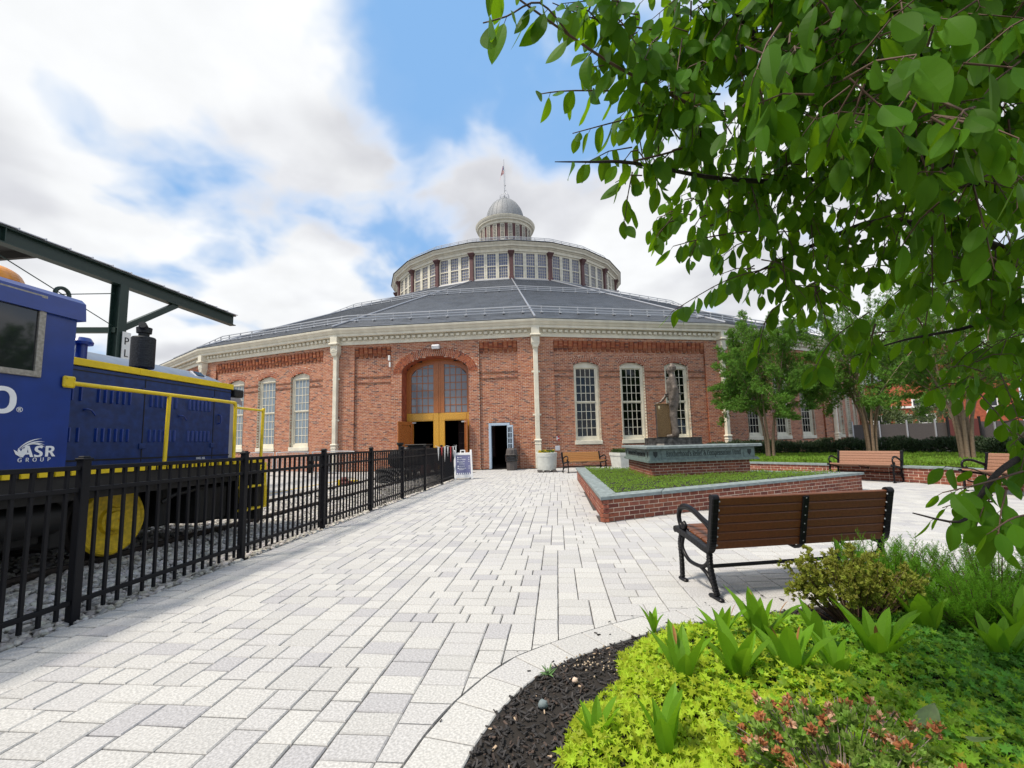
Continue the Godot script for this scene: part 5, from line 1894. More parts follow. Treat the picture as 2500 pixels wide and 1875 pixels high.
func build_statue() -> void:
	var fw := Vector3(-0.94, 0, -0.34).normalized()
	var at := Transform3D(Basis(fw, Vector3.UP, fw.cross(Vector3.UP)), Vector3(4.26, 1.315, -11.62))
	var o := thing("bronze_statue", "weathered bronze statue of a standing man with one hand on a tablet", "statue", "", at)
	var V := func(x: float, y: float, z: float) -> Vector3: return Vector3(x, y, z)
	var b := []
	for s in [-1.0, 1.0]:          # z > 0 is his right
		b.append([V.call(0.0, 1.03, s * 0.09), V.call(0.03, 0.56, s * 0.105), 0.118, 0.09])
		b.append([V.call(-0.03, 1.0, s * 0.08), V.call(0.0, 0.8, s * 0.1), 0.115, 0.1])
		b.append([V.call(0.03, 0.56, s * 0.105), V.call(0.0, 0.12, s * 0.11), 0.092, 0.082])
		b.append([V.call(0.0, 0.14, s * 0.11), V.call(0.01, 0.075, s * 0.11), 0.088, 0.084])
		b.append([V.call(-0.03, 0.045, s * 0.11), V.call(0.19, 0.035, s * 0.125), 0.05, 0.042])
	b.append([V.call(-0.01, 1.06, -0.07), V.call(-0.01, 1.06, 0.07), 0.135, 0.135])
	b.append([V.call(0.0, 1.18, -0.07), V.call(0.0, 1.18, 0.07), 0.14, 0.14])
	b.append([V.call(0.01, 1.30, -0.09), V.call(0.01, 1.30, 0.09), 0.142, 0.142])
	b.append([V.call(0.02, 1.44, -0.11), V.call(0.02, 1.44, 0.11), 0.138, 0.138])
	b.append([V.call(0.0, 1.55, -0.15), V.call(0.0, 1.55, 0.15), 0.085, 0.085])
	b.append([V.call(0.0, 1.55, 0), V.call(0.025, 1.70, 0), 0.078, 0.062])
	b.append([V.call(0.055, 1.49, -0.05), V.call(0.06, 1.25, -0.04), 0.09, 0.085])
	# left arm hangs, right arm reaches forward to the tablet
	b.append([V.call(0.0, 1.56, -0.20), V.call(-0.04, 1.27, -0.255), 0.078, 0.062])
	b.append([V.call(-0.04, 1.27, -0.255), V.call(0.03, 1.02, -0.25), 0.058, 0.04])
	b.append([V.call(0.03, 1.02, -0.25), V.call(0.04, 0.95, -0.24), 0.036, 0.032])
	b.append([V.call(0.0, 1.56, 0.20), V.call(0.07, 1.28, 0.25), 0.078, 0.062])
	b.append([V.call(0.07, 1.28, 0.25), V.call(0.27, 1.02, 0.18), 0.056, 0.036])
	b.append([V.call(0.27, 1.02, 0.18), V.call(0.33, 0.955, 0.15), 0.034, 0.03])
	for k in 7:      # folds of the shirt above the belt
		var a := TAU * k / 7.0
		b.append([V.call(0.13 * cos(a), 1.17, 0.16 * sin(a)), V.call(0.15 * cos(a + 0.2), 1.23, 0.185 * sin(a + 0.2)), 0.03, 0.024])
	var m := MB.new()
	blob(m, b, 0.017, 0.035)
	var hd := [[V.call(0.02, 1.83, 0), V.call(0.035, 1.80, 0), 0.098, 0.095], [V.call(-0.01, 1.845, 0), V.call(-0.02, 1.83, 0), 0.098, 0.095], [V.call(0.045, 1.76, 0), V.call(0.075, 1.735, 0), 0.066, 0.045],
		[V.call(0.115, 1.83, 0), V.call(0.145, 1.79, 0), 0.010, 0.017], [V.call(0.105, 1.85, -0.035), V.call(0.105, 1.85, 0.035), 0.021, 0.021], [V.call(0.105, 1.755, -0.015), V.call(0.105, 1.755, 0.015), 0.017, 0.017],
		[V.call(0.107, 1.735, -0.012), V.call(0.107, 1.735, 0.012), 0.016, 0.016], [V.call(0.09, 1.71, -0.012), V.call(0.09, 1.71, 0.012), 0.024, 0.024], [V.call(0.015, 1.66, 0), V.call(0.02, 1.73, 0), 0.062, 0.062]]
	for s in [-1.0, 1.0]:
		hd.append([V.call(0.0, 1.815, s * 0.092), V.call(-0.01, 1.77, s * 0.090), 0.02, 0.014])
		hd.append([V.call(0.10, 1.822, s * 0.035), V.call(0.10, 1.822, s * 0.036), 0.013, 0.013])
		hd.append([V.call(0.07, 1.785, s * 0.05), V.call(0.05, 1.78, s * 0.06), 0.03, 0.03])
	for k in 26:      # short wavy hair
		var a := 0.5 + 5.28 * k / 26.0
		for q in 3: hd.append([V.call(-0.005 + 0.088 * cos(a) * (1.0 - 0.28 * q), 1.865 + 0.038 * q, 0.088 * sin(a) * (1.0 - 0.28 * q)), V.call(-0.01 + 0.09 * cos(a + 0.15) * (1.0 - 0.28 * q), 1.85 + 0.035 * q, 0.09 * sin(a + 0.15) * (1.0 - 0.28 * q)), 0.017, 0.015])
	blob(m, hd, 0.009, 0.014)
	blob(m, hand_bones(V.call(0.04, 0.95, -0.24), V.call(0.15, -1, 0.0), V.call(0.35, 0, 1), V.call(1, 0.1, -0.2), 0.4), 0.006, 0.007)
	blob(m, hand_bones(V.call(0.33, 0.955, 0.15), V.call(1, -0.25, -0.35), V.call(0.1, -1, 0), V.call(0.2, -0.1, -1), 0.45), 0.006, 0.007)
	part("figure", m, M.bronze, o)
	m = MB.new()
	m.tube(PackedVector3Array([V.call(0, 1.115, 0), V.call(0, 1.155, 0)]), 0.158, 0.158, 24, true, 1.32)
	part("belt", m, M.bronze_dark, o)
	var st := thing("bronze_tablet_stand", "upright dark stand with brown bronze tablet of raised text under the statue's hand", "tablet stand", "", Transform3D(Basis(Vector3.UP, -0.17), Vector3(3.97, 1.315, -11.62)))
	m = MB.new()
	m.box(Vector3(0.03, 0.44, -0.14), Vector3(0.40, 0.88, 0.24), Basis.IDENTITY, 0.01)
	part("stand", m, M.bronze_dark, st)
	m = MB.new()
	m.box(Vector3(0.0, 0.455, 0.0), Vector3(0.335, 0.86, 0.03), Basis.IDENTITY, 0.006)
	m.box(Vector3(0, 0.885, -0.12), Vector3(0.36, 0.03, 0.3), Basis.IDENTITY, 0.008)
	for s in [-1, 1]:
		m.box(Vector3(s * 0.16, 0.455, 0.018), Vector3(0.015, 0.86, 0.012)); m.box(Vector3(0, 0.455 + s * 0.4225, 0.0175), Vector3(0.30, 0.015, 0.012))
	part("tablet", m, M.plaque, st)
	m = MB.new()
	for k in 24:
		var y := 0.83 - k * 0.032
		var x0 := -0.145 if k > 5 else -0.07
		var x := x0
		while x < 0.13:
			var w := rng.randf_range(0.012, 0.04)
			m.box(Vector3(x + w * 0.5, y, 0.017), Vector3(w, 0.012, 0.004)); x += w + 0.008
	part("raised_text", m, M.plaque_light if false else M.plaque, st)
	m = MB.new()
	m.prism(P2([-0.13, 0.84, -0.08, 0.84, -0.08, 0.79, -0.105, 0.74, -0.13, 0.79]), 0.015, 0.02)
	part("crest", m, M.plaque_light, st)
	var bp := thing("statue_plinth", "low rough bronze plinth with patches of green patina between pedestal and statue", "plinth", "", Transform3D(Basis(Vector3.UP, 0.22), Vector3(4.2, 1.126, -11.68)))
	m = MB.new()
	var out := PackedVector2Array()
	for k in 14:
		var a := TAU * k / 14.0
		out.append(Vector2(0.70 * signf(cos(a)) * pow(absf(cos(a)), 0.6), 0.5 * signf(sin(a)) * pow(absf(sin(a)), 0.6)))
	for k in 14:
		var a := out[k]; var c := out[(k + 1) % 14]
		m.quad(v3(a * 1.02, 0), v3(c * 1.02, 0), v3(c * 0.985, 0.04), v3(a * 0.985, 0.04))
		m.quad(v3(a * 0.985, 0.04), v3(c * 0.985, 0.04), v3(c * 0.985, 0.16), v3(a * 0.985, 0.16))
		m.quad(v3(a * 0.985, 0.16), v3(c * 0.985, 0.16), v3(c, 0.175), v3(a, 0.175))
		m.quad(v3(a, 0.175), v3(c, 0.175), v3(c, 0.19), v3(a, 0.19))
	m.flat(out, 0.19)
	part("slab", m, M.bronze_dark, bp)

# ---------------------------------------------------------------- benches
func bench(label: String, wood: Material, L: float, at: Transform3D) -> void:
	var o := thing("park_bench", label, "bench", "slatted benches on the plaza", at)
	var back := P3([0, 0.375, -0.03, 0, 0.42, 0.0, 0, 0.55, 0.03, 0, 0.70, 0.058, 0, 0.805, 0.082])
	for e in 2:
		var x := 0.03 if e == 0 else L - 0.03
		var m := MB.new()
		m.xf = Transform3D(Basis(), Vector3(x, 0, 0))
		var ell := curve(P3([0, 0.455, -0.545, 0, 0.445, -0.48, 0, 0.405, -0.25, 0, 0.372, -0.09, 0, 0.375, -0.03, 0, 0.43, 0.0, 0, 0.55, 0.026, 0, 0.805, 0.082]), 4)
		for i in ell.size() - 1:
			var dd := (ell[i + 1] - ell[i]).normalized() * 0.006
			m.bar(ell[i] - dd, ell[i + 1] + dd, 0.055, 0.062, Vector3.RIGHT, 0.008)
		m.tube(P3([-0.028, 0.80, 0.075, 0.028, 0.80, 0.075]), 0.032, 0.032, 12)
		m.tube(P3([-0.028, 0.45, -0.54, 0.028, 0.45, -0.54]), 0.03, 0.03, 12)
		part("end_frame", m, M.iron_bench, o)
		m = MB.new()
		m.xf = Transform3D(Basis(), Vector3(x, 0, 0))
		var rear := curve(P3([0, 0.36, -0.04, 0, 0.25, -0.045, 0, 0.12, -0.01, 0, 0.03, 0.03]), 5)
		for i in rear.size() - 1: m.bar(rear[i], rear[i + 1] + (rear[i + 1] - rear[i]) * 0.1, 0.045, 0.04, Vector3.RIGHT, 0.006)
		m.box(Vector3(0, 0.014, 0.015), Vector3(0.045, 0.028, 0.17), Basis.IDENTITY, 0.01)
		part("leg", m, M.iron_bench, o)
		m = MB.new()
		m.xf = Transform3D(Basis(), Vector3(x, 0, 0))
		var fr := curve(P3([0, 0.42, -0.47, 0, 0.33, -0.505, 0, 0.20, -0.495, 0, 0.03, -0.50]), 5)
		for i in fr.size() - 1: m.bar(fr[i], fr[i + 1] + (fr[i + 1] - fr[i]) * 0.1, 0.04, 0.036, Vector3.RIGHT, 0.006)
		m.box(Vector3(0, 0.014, -0.485), Vector3(0.045, 0.028, 0.12), Basis.IDENTITY, 0.01)
		part("leg", m, M.iron_bench, o)
		m = MB.new()
		m.xf = Transform3D(Basis(), Vector3(x, 0, 0))
		m.tube(curve(P3([0, 0.40, -0.44, 0, 0.30, -0.47, 0, 0.215, -0.38, 0, 0.20, -0.25, 0, 0.215, -0.14, 0, 0.27, -0.06]), 5), 0.016, 0.018, 8)
		m.tube(curve(P3([0, 0.205, -0.2, 0, 0.17, -0.10, 0, 0.10, -0.02]), 5), 0.016, 0.016, 8)
		part("brace", m, M.iron_bench, o)
		m = MB.new()
		m.xf = Transform3D(Basis(), Vector3(x, 0, 0))
		m.tube(curve(P3([0, 0.56, 0.02, 0, 0.60, -0.10, 0, 0.655, -0.24, 0, 0.675, -0.36, 0, 0.65, -0.46, 0, 0.58, -0.50, 0, 0.505, -0.48, 0, 0.475, -0.43, 0, 0.50, -0.40, 0, 0.525, -0.425]), 5), 0.018, 0.017, 8, true, 1.6)
		m.tube(curve(P3([0, 0.59, -0.09, 0, 0.55, -0.03, 0, 0.50, 0.01]), 4), 0.015, 0.015, 8)
		part("armrest", m, M.iron_bench, o)
	var sl := MB.new()
	sl.box(Vector3.ZERO, Vector3(L - 0.115, 0.0695, 0.034), Basis.IDENTITY, 0.007)
	var sm := sl.mesh()
	for k in 6:
		var y := 0.418 + k * 0.0715
		var z := -0.004 + (y - 0.42) * 0.215
		part("slat", sm, wood, o, Transform3D(Basis(Vector3.RIGHT, 0.21), Vector3(L * 0.5, y, z)))
	for k in 6:
		var z := -0.075 - k * 0.086
		part("slat", sm, wood, o, Transform3D(Basis(Vector3.RIGHT, PI * 0.5 + 0.15) * Basis.from_scale(Vector3(1, 1.15, 1)), Vector3(L * 0.5, 0.40 + (-z - 0.07) * 0.155, z)))
	var m := MB.new()
	m.bar(Vector3(L * 0.5, 0.39, 0.013), Vector3(L * 0.5, 0.79, 0.099), 0.014, 0.055, Vector3.RIGHT, 0.003)
	m.bar(Vector3(L * 0.5, 0.38, 0.01), Vector3(L * 0.5, 0.345, -0.06), 0.02, 0.05, Vector3.RIGHT, 0.003)
	m.bar(Vector3(L * 0.5, 0.345, -0.06), Vector3(L * 0.5, 0.42, -0.52), 0.02, 0.04, Vector3.RIGHT, 0.003)
	part("centre_strap", m, M.iron_bench, o)
	m = MB.new()
	m.tube(PackedVector3Array([Vector3(0.04, 0.235, -0.06), Vector3(L - 0.04, 0.235, -0.06)]), 0.016, 0.016, 8)
	part("stretcher", m, M.iron_bench, o)
	var bolt := MB.new()
	bolt.lathe(Vector3.ZERO, P2([0.008, 0, 0.007, 0.004, 0, 0.006]), 8, Basis(Vector3(1, 0, 0), Vector3(0, 0, 1), Vector3(0, -1, 0)))
	var bo := bolt.mesh()
	for x in [0.062, L * 0.5, L - 0.062]:
		for k in 6:
			var y := 0.418 + k * 0.0715
			part("bolt", bo, M.galv, o, Transform3D(Basis(), Vector3(x, y, (0.022 if x == L * 0.5 else 0.018) + (y - 0.42) * 0.215)))

func along(x: Vector3, o: Vector3) -> Transform3D:
	x = x.normalized()
	return Transform3D(Basis(x, Vector3.UP, x.cross(Vector3.UP)), o)

func build_benches() -> void:
	var x := Vector3(0.989, 0, -0.147).normalized()
	bench("dark stained bench seen from behind in front of the planting bed", M.slat_dark, 1.68, along(x, Vector3(1.565, 0, -3.70)))
	bench("golden wooden bench against the brick roundhouse between two white planters", M.slat_gold, 1.80, along(Vector3(-0.95, 0, 0.32), Vector3(3.72, 0, -19.1)))
	bench("pinkish brown bench facing the plaza before the low curved brick wall", M.slat_rose, 1.56, along(Vector3(-0.48, 0, -0.88), Vector3(10.33, 0, -11.88)))
	bench("bench at the right, mostly hidden by the overhanging tree leaves", M.slat_rose, 1.56, along(Vector3(0.03, 0, -1), Vector3(10.25, 0, -8.25)))

# ---------------------------------------------------------------- small things on the plaza
func build_small() -> void:
	var o := thing("round_planter", "round white concrete planter with yellow flowers on wooden blocks", "planter", "", Transform3D(Basis(), Vector3(1.42, 0, -19.15)))
	var m := MB.new()
	m.lathe(Vector3.ZERO, P2([0, 0.08, 0.37, 0.08, 0.40, 0.10, 0.445, 0.62, 0.44, 0.635, 0.455, 0.65, 0.465, 0.80, 0.455, 0.82, 0.40, 0.82, 0.39, 0.74, 0, 0.74]), 36)
	part("bowl", m, M.pot, o)
	m = MB.new()
	for k in [-0.3, 0.0, 0.3]: m.box(Vector3(k, 0.04, 0), Vector3(0.18, 0.08, 0.8), Basis.IDENTITY, 0.008)
	part("block", m, M.bin, o)
	var where := []
	var cols := []
	for k in 260:
		var a := rng.randf() * TAU; var r := 0.36 * sqrt(rng.randf())
		where.append(Transform3D(Basis.from_euler(Vector3(rng.randf_range(-1, 1), a, rng.randf_range(-1, 1))).scaled(Vector3.ONE * rng.randf_range(0.04, 0.08)), Vector3(cos(a) * r, 0.80 + rng.randf() * 0.10, sin(a) * r)))
		cols.append(Color(0.62, 0.45, 0.02) if rng.randf() < (0.6 if cos(a) * r < 0.0 else 0.12) else Color(0.10, 0.17, 0.03))
	swarm("flowers", sprig_mesh(), M.small_leaf, o, where, cols)
	o = thing("tapered_planter", "square white planter of clipped green plants half hidden behind the monument", "planter", "", Transform3D(Basis(Vector3.UP, 0.3), Vector3(5.05, 0, -20.4)))
	m = MB.new()
	var lo := P2([-0.40, -0.40, 0.40, -0.40, 0.40, 0.40, -0.40, 0.40]); var hi := P2([-0.47, -0.47, 0.47, -0.47, 0.47, 0.47, -0.47, 0.47])
	for i in 4:
		var j := (i + 1) % 4
		m.quad(v3(lo[i], 0), v3(lo[j], 0), v3(hi[j], 0.70), v3(hi[i], 0.70))
		m.quad(v3(hi[i] * 1.02, 0.58), v3(hi[j] * 1.02, 0.58), v3(hi[j] * 1.03, 0.72), v3(hi[i] * 1.03, 0.72))
	m.flat(hi, 0.68)
	part("bowl", m, M.pot, o)
	where = []; cols = []
	for k in 600:
		where.append(Transform3D(Basis.from_euler(Vector3(rng.randf_range(-1, 1), rng.randf() * TAU, rng.randf_range(-1, 1))).scaled(Vector3.ONE * rng.randf_range(0.05, 0.09)), Vector3(rng.randf_range(-0.43, 0.43), 0.70 + rng.randf() * 0.16, rng.randf_range(-0.43, 0.43))))
		var f := rng.randf_range(0.6, 1.2)
		cols.append(Color(0.075 * f, 0.12 * f, 0.03 * f))
	swarm("plants", sprig_mesh(), M.small_leaf, o, where, cols)
	o = thing("litter_bin", "brown stone litter bin with black bag beside the open side door", "litter bin", "", Transform3D(Basis(Vector3.UP, 0.4), Vector3(-0.08, 0, -20.84)))
	m = MB.new()
	m.lathe(Vector3.ZERO, P2([0, 0, 0.255, 0, 0.26, 0.02, 0.285, 0.66, 0.27, 0.68]), 8, Basis.IDENTITY, false)
	part("body", m, M.bin, o)
	m = MB.new()
	m.lathe(Vector3.ZERO, P2([0.30, 0.42, 0.315, 0.44, 0.30, 0.5, 0.32, 0.56, 0.31, 0.62, 0.325, 0.70, 0.29, 0.72]), 18)
	part("bag", m, M.bag, o)
	m = MB.new()
	m.lathe(Vector3.ZERO, P2([0.31, 0.68, 0.315, 0.72, 0.29, 0.74, 0.27, 0.93, 0.255, 0.96, 0.22, 1.02, 0.0, 1.03]), 8, Basis.IDENTITY, false)
	m.box(Vector3(0, 0.85, 0.252), Vector3(0.24, 0.14, 0.02))
	part("lid", m, M.bin, o)
	# folding sign
	var sx := Vector3(0.657, 0, -0.165).normalized()
	o = thing("folding_sign", "white folding sign with blue direction panel at the end of the fence", "sign", "", along(sx, Vector3(-1.80, 0, -16.1)))
	for s in [-1.0, 1.0]:
		var tilt := Transform3D(Basis(Vector3.RIGHT, -0.21 * s), Vector3(0, 0, 0.0 if s > 0 else -0.46))
		m = MB.new()
		m.xf = tilt
		for x in [-0.30, 0.30]: m.box(Vector3(x, 0.54, 0), Vector3(0.07, 1.08, 0.045), Basis.IDENTITY, 0.012)
		m.box(Vector3(0, 0.93, 0), Vector3(0.54, 0.09, 0.04), Basis.IDENTITY, 0.008); m.box(Vector3(0, 0.12, 0), Vector3(0.54, 0.12, 0.04), Basis.IDENTITY, 0.008)
		m.box(Vector3(0, 0.52, -0.006), Vector3(0.54, 0.74, 0.02))
		for x in [-0.075, 0.075]: m.box(Vector3(x, 1.01, 0), Vector3(0.035, 0.12, 0.03), Basis.IDENTITY, 0.008)
		m.box(Vector3(0, 1.06, 0), Vector3(0.18, 0.035, 0.03), Basis.IDENTITY, 0.01)
		part("leaf", m, M.plastic, o)
		if s < 0: continue
		m = MB.new()
		m.xf = tilt
		m.box(Vector3(0, 0.53, 0.010), Vector3(0.525, 0.70, 0.012))
		part("panel", m, M.sign_blue, o)
		var lines := [["CAFÉ", 0.80, 1], ["RESTROOMS", 0.725, 1], ["OUTDOOR", 0.65, 1], ["PICNIC", 0.605, 0], ["PAVILION", 0.56, 0], ["CAR SHOP", 0.48, 1], ["ADDITIONAL", 0.405, 1], ["EXHIBITS", 0.36, 0]]
		for l in lines:
			var t := text_mesh(l[0], 0.030, 0.003, true)
			var w: float = t.get_aabb().size.x
			part("lettering", t, M.print_white, o, tilt * Transform3D(Basis(), Vector3(-0.15 + w * 0.5, l[1], 0.017)))
			if l[2]:
				m = MB.new()
				m.xf = tilt
				m.box(Vector3(-0.19, l[1], 0.017), Vector3(0.042, 0.042, 0.004))
				part("icon", m, M.print_white, o)
				m = MB.new()
				m.xf = tilt
				m.prism(PackedVector2Array([Vector2(0.185, l[1]), Vector2(0.205, l[1] + 0.02), Vector2(0.205, l[1] + 0.006), Vector2(0.235, l[1] + 0.006), Vector2(0.235, l[1] - 0.006), Vector2(0.205, l[1] - 0.006), Vector2(0.205, l[1] - 0.02)]), 0.015, 0.018)
				part("arrow", m, M.print_white, o)
		m = MB.new()
		m.xf = tilt
		for k in 7: m.prism(PackedVector2Array([Vector2(-0.25 + k * 0.073, 0.24), Vector2(-0.215 + k * 0.073, 0.24), Vector2(-0.195 + k * 0.073, 0.185), Vector2(-0.23 + k * 0.073, 0.185)]), 0.0155, 0.0185)
		part("stripes", m, M.print_white, o)
	# things fixed to the roundhouse
	var F0 := facet(0); var F1 := facet(1)
	o = thing("flood_light", "grey flood light fixed to the brickwork above the arched door", "wall light", "", F0.translated_local(Vector3(5.35, 6.25, 0)))
	m = MB.new()
	m.box(Vector3(0, 0, 0.14), Vector3(0.42, 0.22, 0.24), Basis(Vector3.RIGHT, 0.25), 0.03); m.box(Vector3(0, 0.08, 0.02), Vector3(0.16, 0.16, 0.06))
	part("housing", m, M.sheet, o)
	m = MB.new()
	m.box(Vector3(0, -0.05, 0.262), Vector3(0.36, 0.13, 0.02), Basis(Vector3.RIGHT, 0.35))
	part("lens", m, M.print_white, o)
	o = thing("wall_camera", "white camera and junction box on the wall left of the arch", "camera", "", F0.translated_local(Vector3(2.88, 5.6, 0)))
	m = MB.new()
	m.box(Vector3(-0.02, 0.18, 0.07), Vector3(0.1, 0.28, 0.13), Basis.IDENTITY, 0.02); m.box(Vector3(0.01, -0.16, 0.06), Vector3(0.09, 0.28, 0.1), Basis.IDENTITY, 0.02)
	part("case", m, M.white, o)
	o = thing("standpipe_sign", "small red sign with white cross on the brick wall beside the downpipe", "sign", "", F1.translated_local(Vector3(1.0, 1.44, -0.07)))
	m = MB.new()
	m.box(Vector3.ZERO, Vector3(0.26, 0.22, 0.02), Basis.IDENTITY, 0.004)
	part("plate", m, M.red, o)
	m = MB.new()
	m.box(Vector3(0, 0, 0.012), Vector3(0.24, 0.045, 0.006)); m.box(Vector3(0, 0, 0.0125), Vector3(0.06, 0.2, 0.006))
	part("cross", m, M.print_white, o)
	o = thing("outlet_box", "grey metal outlet box low on the brick wall above the round planter", "outlet box", "", F1.translated_local(Vector3(1.0, 0.95, -0.04)))
	m = MB.new()
	m.box(Vector3.ZERO, Vector3(0.24, 0.24, 0.12), Basis.IDENTITY, 0.015)
	part("box", m, M.muffler if false else M.sheet, o)
	# engine end just inside the right door
	o = thing("parked_engine", "dark maroon end of a railway engine lettered 147 inside the arched door", "railcar", "", F0.translated_local(Vector3(6.75, 0, -3.4)))
	m = MB.new()
	m.box(Vector3(0, 1.75, -3), Vector3(2.2, 2.6, 6.0), Basis.IDENTITY, 0.04)
	part("body", m, mat("engine_maroon", lin(0.055, 0.012, 0.012), 0.5), o)
	var pale := mat("dim_line", lin(0.30, 0.20, 0.16), 0.6)
	for y in [1.1, 2.15]:
		m = MB.new()
		var d := 0.22 if y > 1.5 else -0.22
		m.bar(Vector3(-1.05, y - d, 0.005), Vector3(-0.75, y - d, 0.005), 0.02, 0.012, Vector3(0, 0, 1)); m.bar(Vector3(-0.75, y - d, 0.005), Vector3(-0.5, y, 0.005), 0.02, 0.012, Vector3(0, 0, 1)); m.bar(Vector3(-0.5, y, 0.005), Vector3(1.0, y, 0.005), 0.02, 0.012, Vector3(0, 0, 1))
		part("lining", m, pale, o)
	part("lettering", text_mesh("147", 0.40, 0.01, false, true), pale, o, Transform3D(Basis(), Vector3(0.02, 1.62, 0.006)))

func build_far_right() -> void:
	var o := thing("grey_railcar", "long dull blue grey railcar with faded gold lettering behind the right hand hedge", "railcar", "", along(Vector3(0.66, 0, -0.75) * -1.0, Vector3(30.5, 0, -19.0)))
	var m := MB.new()
	m.box(Vector3(-11, 2.0, 0), Vector3(22, 2.3, 2.9), Basis.IDENTITY, 0.08)
	part("body", m, M.grey_car, o)
	m = MB.new()
	var sec := PackedVector2Array()
	for k in 13: sec.append(Vector2(1.55 * cos(PI * k / 12), 3.12 + 0.75 * sin(PI * k / 12)))
	m.xf = Transform3D(Basis(Vector3.UP, PI * 0.5), Vector3.ZERO)
	m.prism(sec, -22.1, 0.1)
	part("roof", m, M.grey_roof, o)
	m = MB.new()
	for s in [-1, 1]: m.box(Vector3(-11, 1.55, s * 1.46), Vector3(22, 0.06, 0.04))
	part("belt_rail", m, M.sheet, o)
	m = MB.new()
	m.box(Vector3(-11, 0.55, 0), Vector3(20, 0.55, 2.2))
	part("underframe", m, M.black, o)
	for k in 10:
		m = MB.new()
		m.box(Vector3(-8.0 - k * 1.4, 2.35, 1.455), Vector3(0.9, 0.8, 0.02), Basis.IDENTITY, 0.004)
		part("window", m, M.glass_dark, o)
	o = thing("red_brick_house", "tall orange red brick gabled building beyond the trees at far right", "building", "", Transform3D(Basis(Vector3.UP, -0.25), Vector3(58, 0, -58)))
	m = MB.new()
	m.prism(P2([-7, 0, 7, 0, 7, 8.5, 0, 13, -7, 8.5]), -14, 0)
	part("wall", m, M.far_brick, o)
	m = MB.new()
	for s in [-1.0, 1.0]: m.bar(Vector3(s * 3.75, 10.85, -14.4), Vector3(s * 3.75, 10.85, 0.4), 8.9, 0.2, Vector3(s * 4.5, 7, 0).normalized())
	part("roof", m, M.slate, o)
	for k in 3:
		m = MB.new()
		m.box(Vector3(-4 + k * 4, 4.5, 0.02), Vector3(1.3, 2.6, 0.1))
		var w := part("window", m, M.white, o)
		for r in 2:
			m = MB.new()
			m.box(Vector3(-4 + k * 4, 3.9 + r * 1.2, 0.06), Vector3(1.0, 1.05, 0.06))
			part("pane", m, M.glass_dark, w)
	o = thing("white_framed_hall", "low hall with white window frames between roundhouse and red brick building", "building", "", Transform3D(Basis(Vector3.UP, -0.5), Vector3(48, 0, -56)))
	m = MB.new()
	m.box(Vector3(0, 2.2, -3), Vector3(9, 4.4, 6))
	part("wall", m, M.far_brick, o)
	m = MB.new()
	m.box(Vector3(0, 4.5, -3), Vector3(9.4, 0.25, 6.4))
	part("roof", m, M.white, o)
	for k in 4:
		m = MB.new()
		m.box(Vector3(-3.3 + k * 2.2, 2.0, 0.03), Vector3(1.7, 3.2, 0.1))
		var w := part("window", m, M.white, o)
		for r in 3:
			for c in 2:
				m = MB.new()
				m.box(Vector3(-3.3 + k * 2.2 - 0.38 + c * 0.76, 0.95 + r * 1.02, 0.06), Vector3(0.66, 0.9, 0.06))
				part("pane", m, M.glass_dark, w)
	o = thing("mesh_fence", "dark wire mesh fence with tall posts beyond the right hand hedge", "fence", "", along(Vector3(0.95, 0, 0.3), Vector3(24.5, 0, -32.0)))
	for k in 9:
		m = MB.new()
		m.box(Vector3(k * 1.6, 1.1, 0), Vector3(0.08, 2.2, 0.08))
		part("post", m, M.galv, o)
	m = MB.new()
	m.box(Vector3(6.4, 1.0, -0.06), Vector3(12.8, 1.9, 0.03))
	part("screen", m, M.bin, o)
	o = thing("maroon_gate", "dark maroon gate panel at the end of the wire mesh fence", "gate", "", along(Vector3(0.95, 0, 0.3), Vector3(29.6, 0, -30.2)))
	m = MB.new()
	m.box(Vector3(0.8, 1.1, 0.1), Vector3(1.6, 2.1, 0.06), Basis.IDENTITY, 0.01)
	part("panel", m, M.rust_red, o)
	m = MB.new()
	for x in [-0.05, 1.65]: m.box(Vector3(x, 1.15, 0.1), Vector3(0.1, 2.3, 0.12))
	part("post", m, M.black, o)

# ---------------------------------------------------------------- leaves
func leaf_mesh(w: float, fold: float, droop: float, seg := 6, wave := 0.0) -> MB:       # one leaf, base at the origin, tip at +y, face to +z
	var m := MB.new()
	leaf_into(m, Transform3D(), w, fold, droop, seg, wave)
	return m

func leaf_into(m: MB, at: Transform3D, w: float, fold: float, droop: float, seg: int, wave := 0.0, belly := 0.48) -> void:
	var rows := []
	for i in seg + 1:
		var t := float(i) / seg
		var half := w * pow(sin(PI * pow(t, log(0.5) / log(belly))), 0.8) if i > 0 and i < seg else 0.0
		var z := -droop * t * t
		var rip := wave * sin(t * 9.0)
		rows.append([at * Vector3(-half, t * (1.0 - 0.2 * absf(droop)), z + half * fold + rip), at * Vector3(0, t * (1.0 - 0.2 * absf(droop)), z), at * Vector3(half, t * (1.0 - 0.2 * absf(droop)), z + half * fold - rip)])
	for i in seg:
		var a: Array = rows[i]; var b: Array = rows[i + 1]
		m.quad(a[0], b[0], b[1], a[1])
		m.quad(a[1], b[1], b[2], a[2])

func sprig_mesh() -> MB:
	var m := MB.new()
	for k in 6:
		var b := Basis(Vector3.UP, k * 2.4) * Basis(Vector3.RIGHT, 0.45 + 0.16 * k)
		leaf_into(m, Transform3D(b.scaled(Vector3.ONE * (0.9 - 0.06 * k)), Vector3(0, 0.03 * k, 0)), 0.24, 0.3, 0.15, 3)
	return m

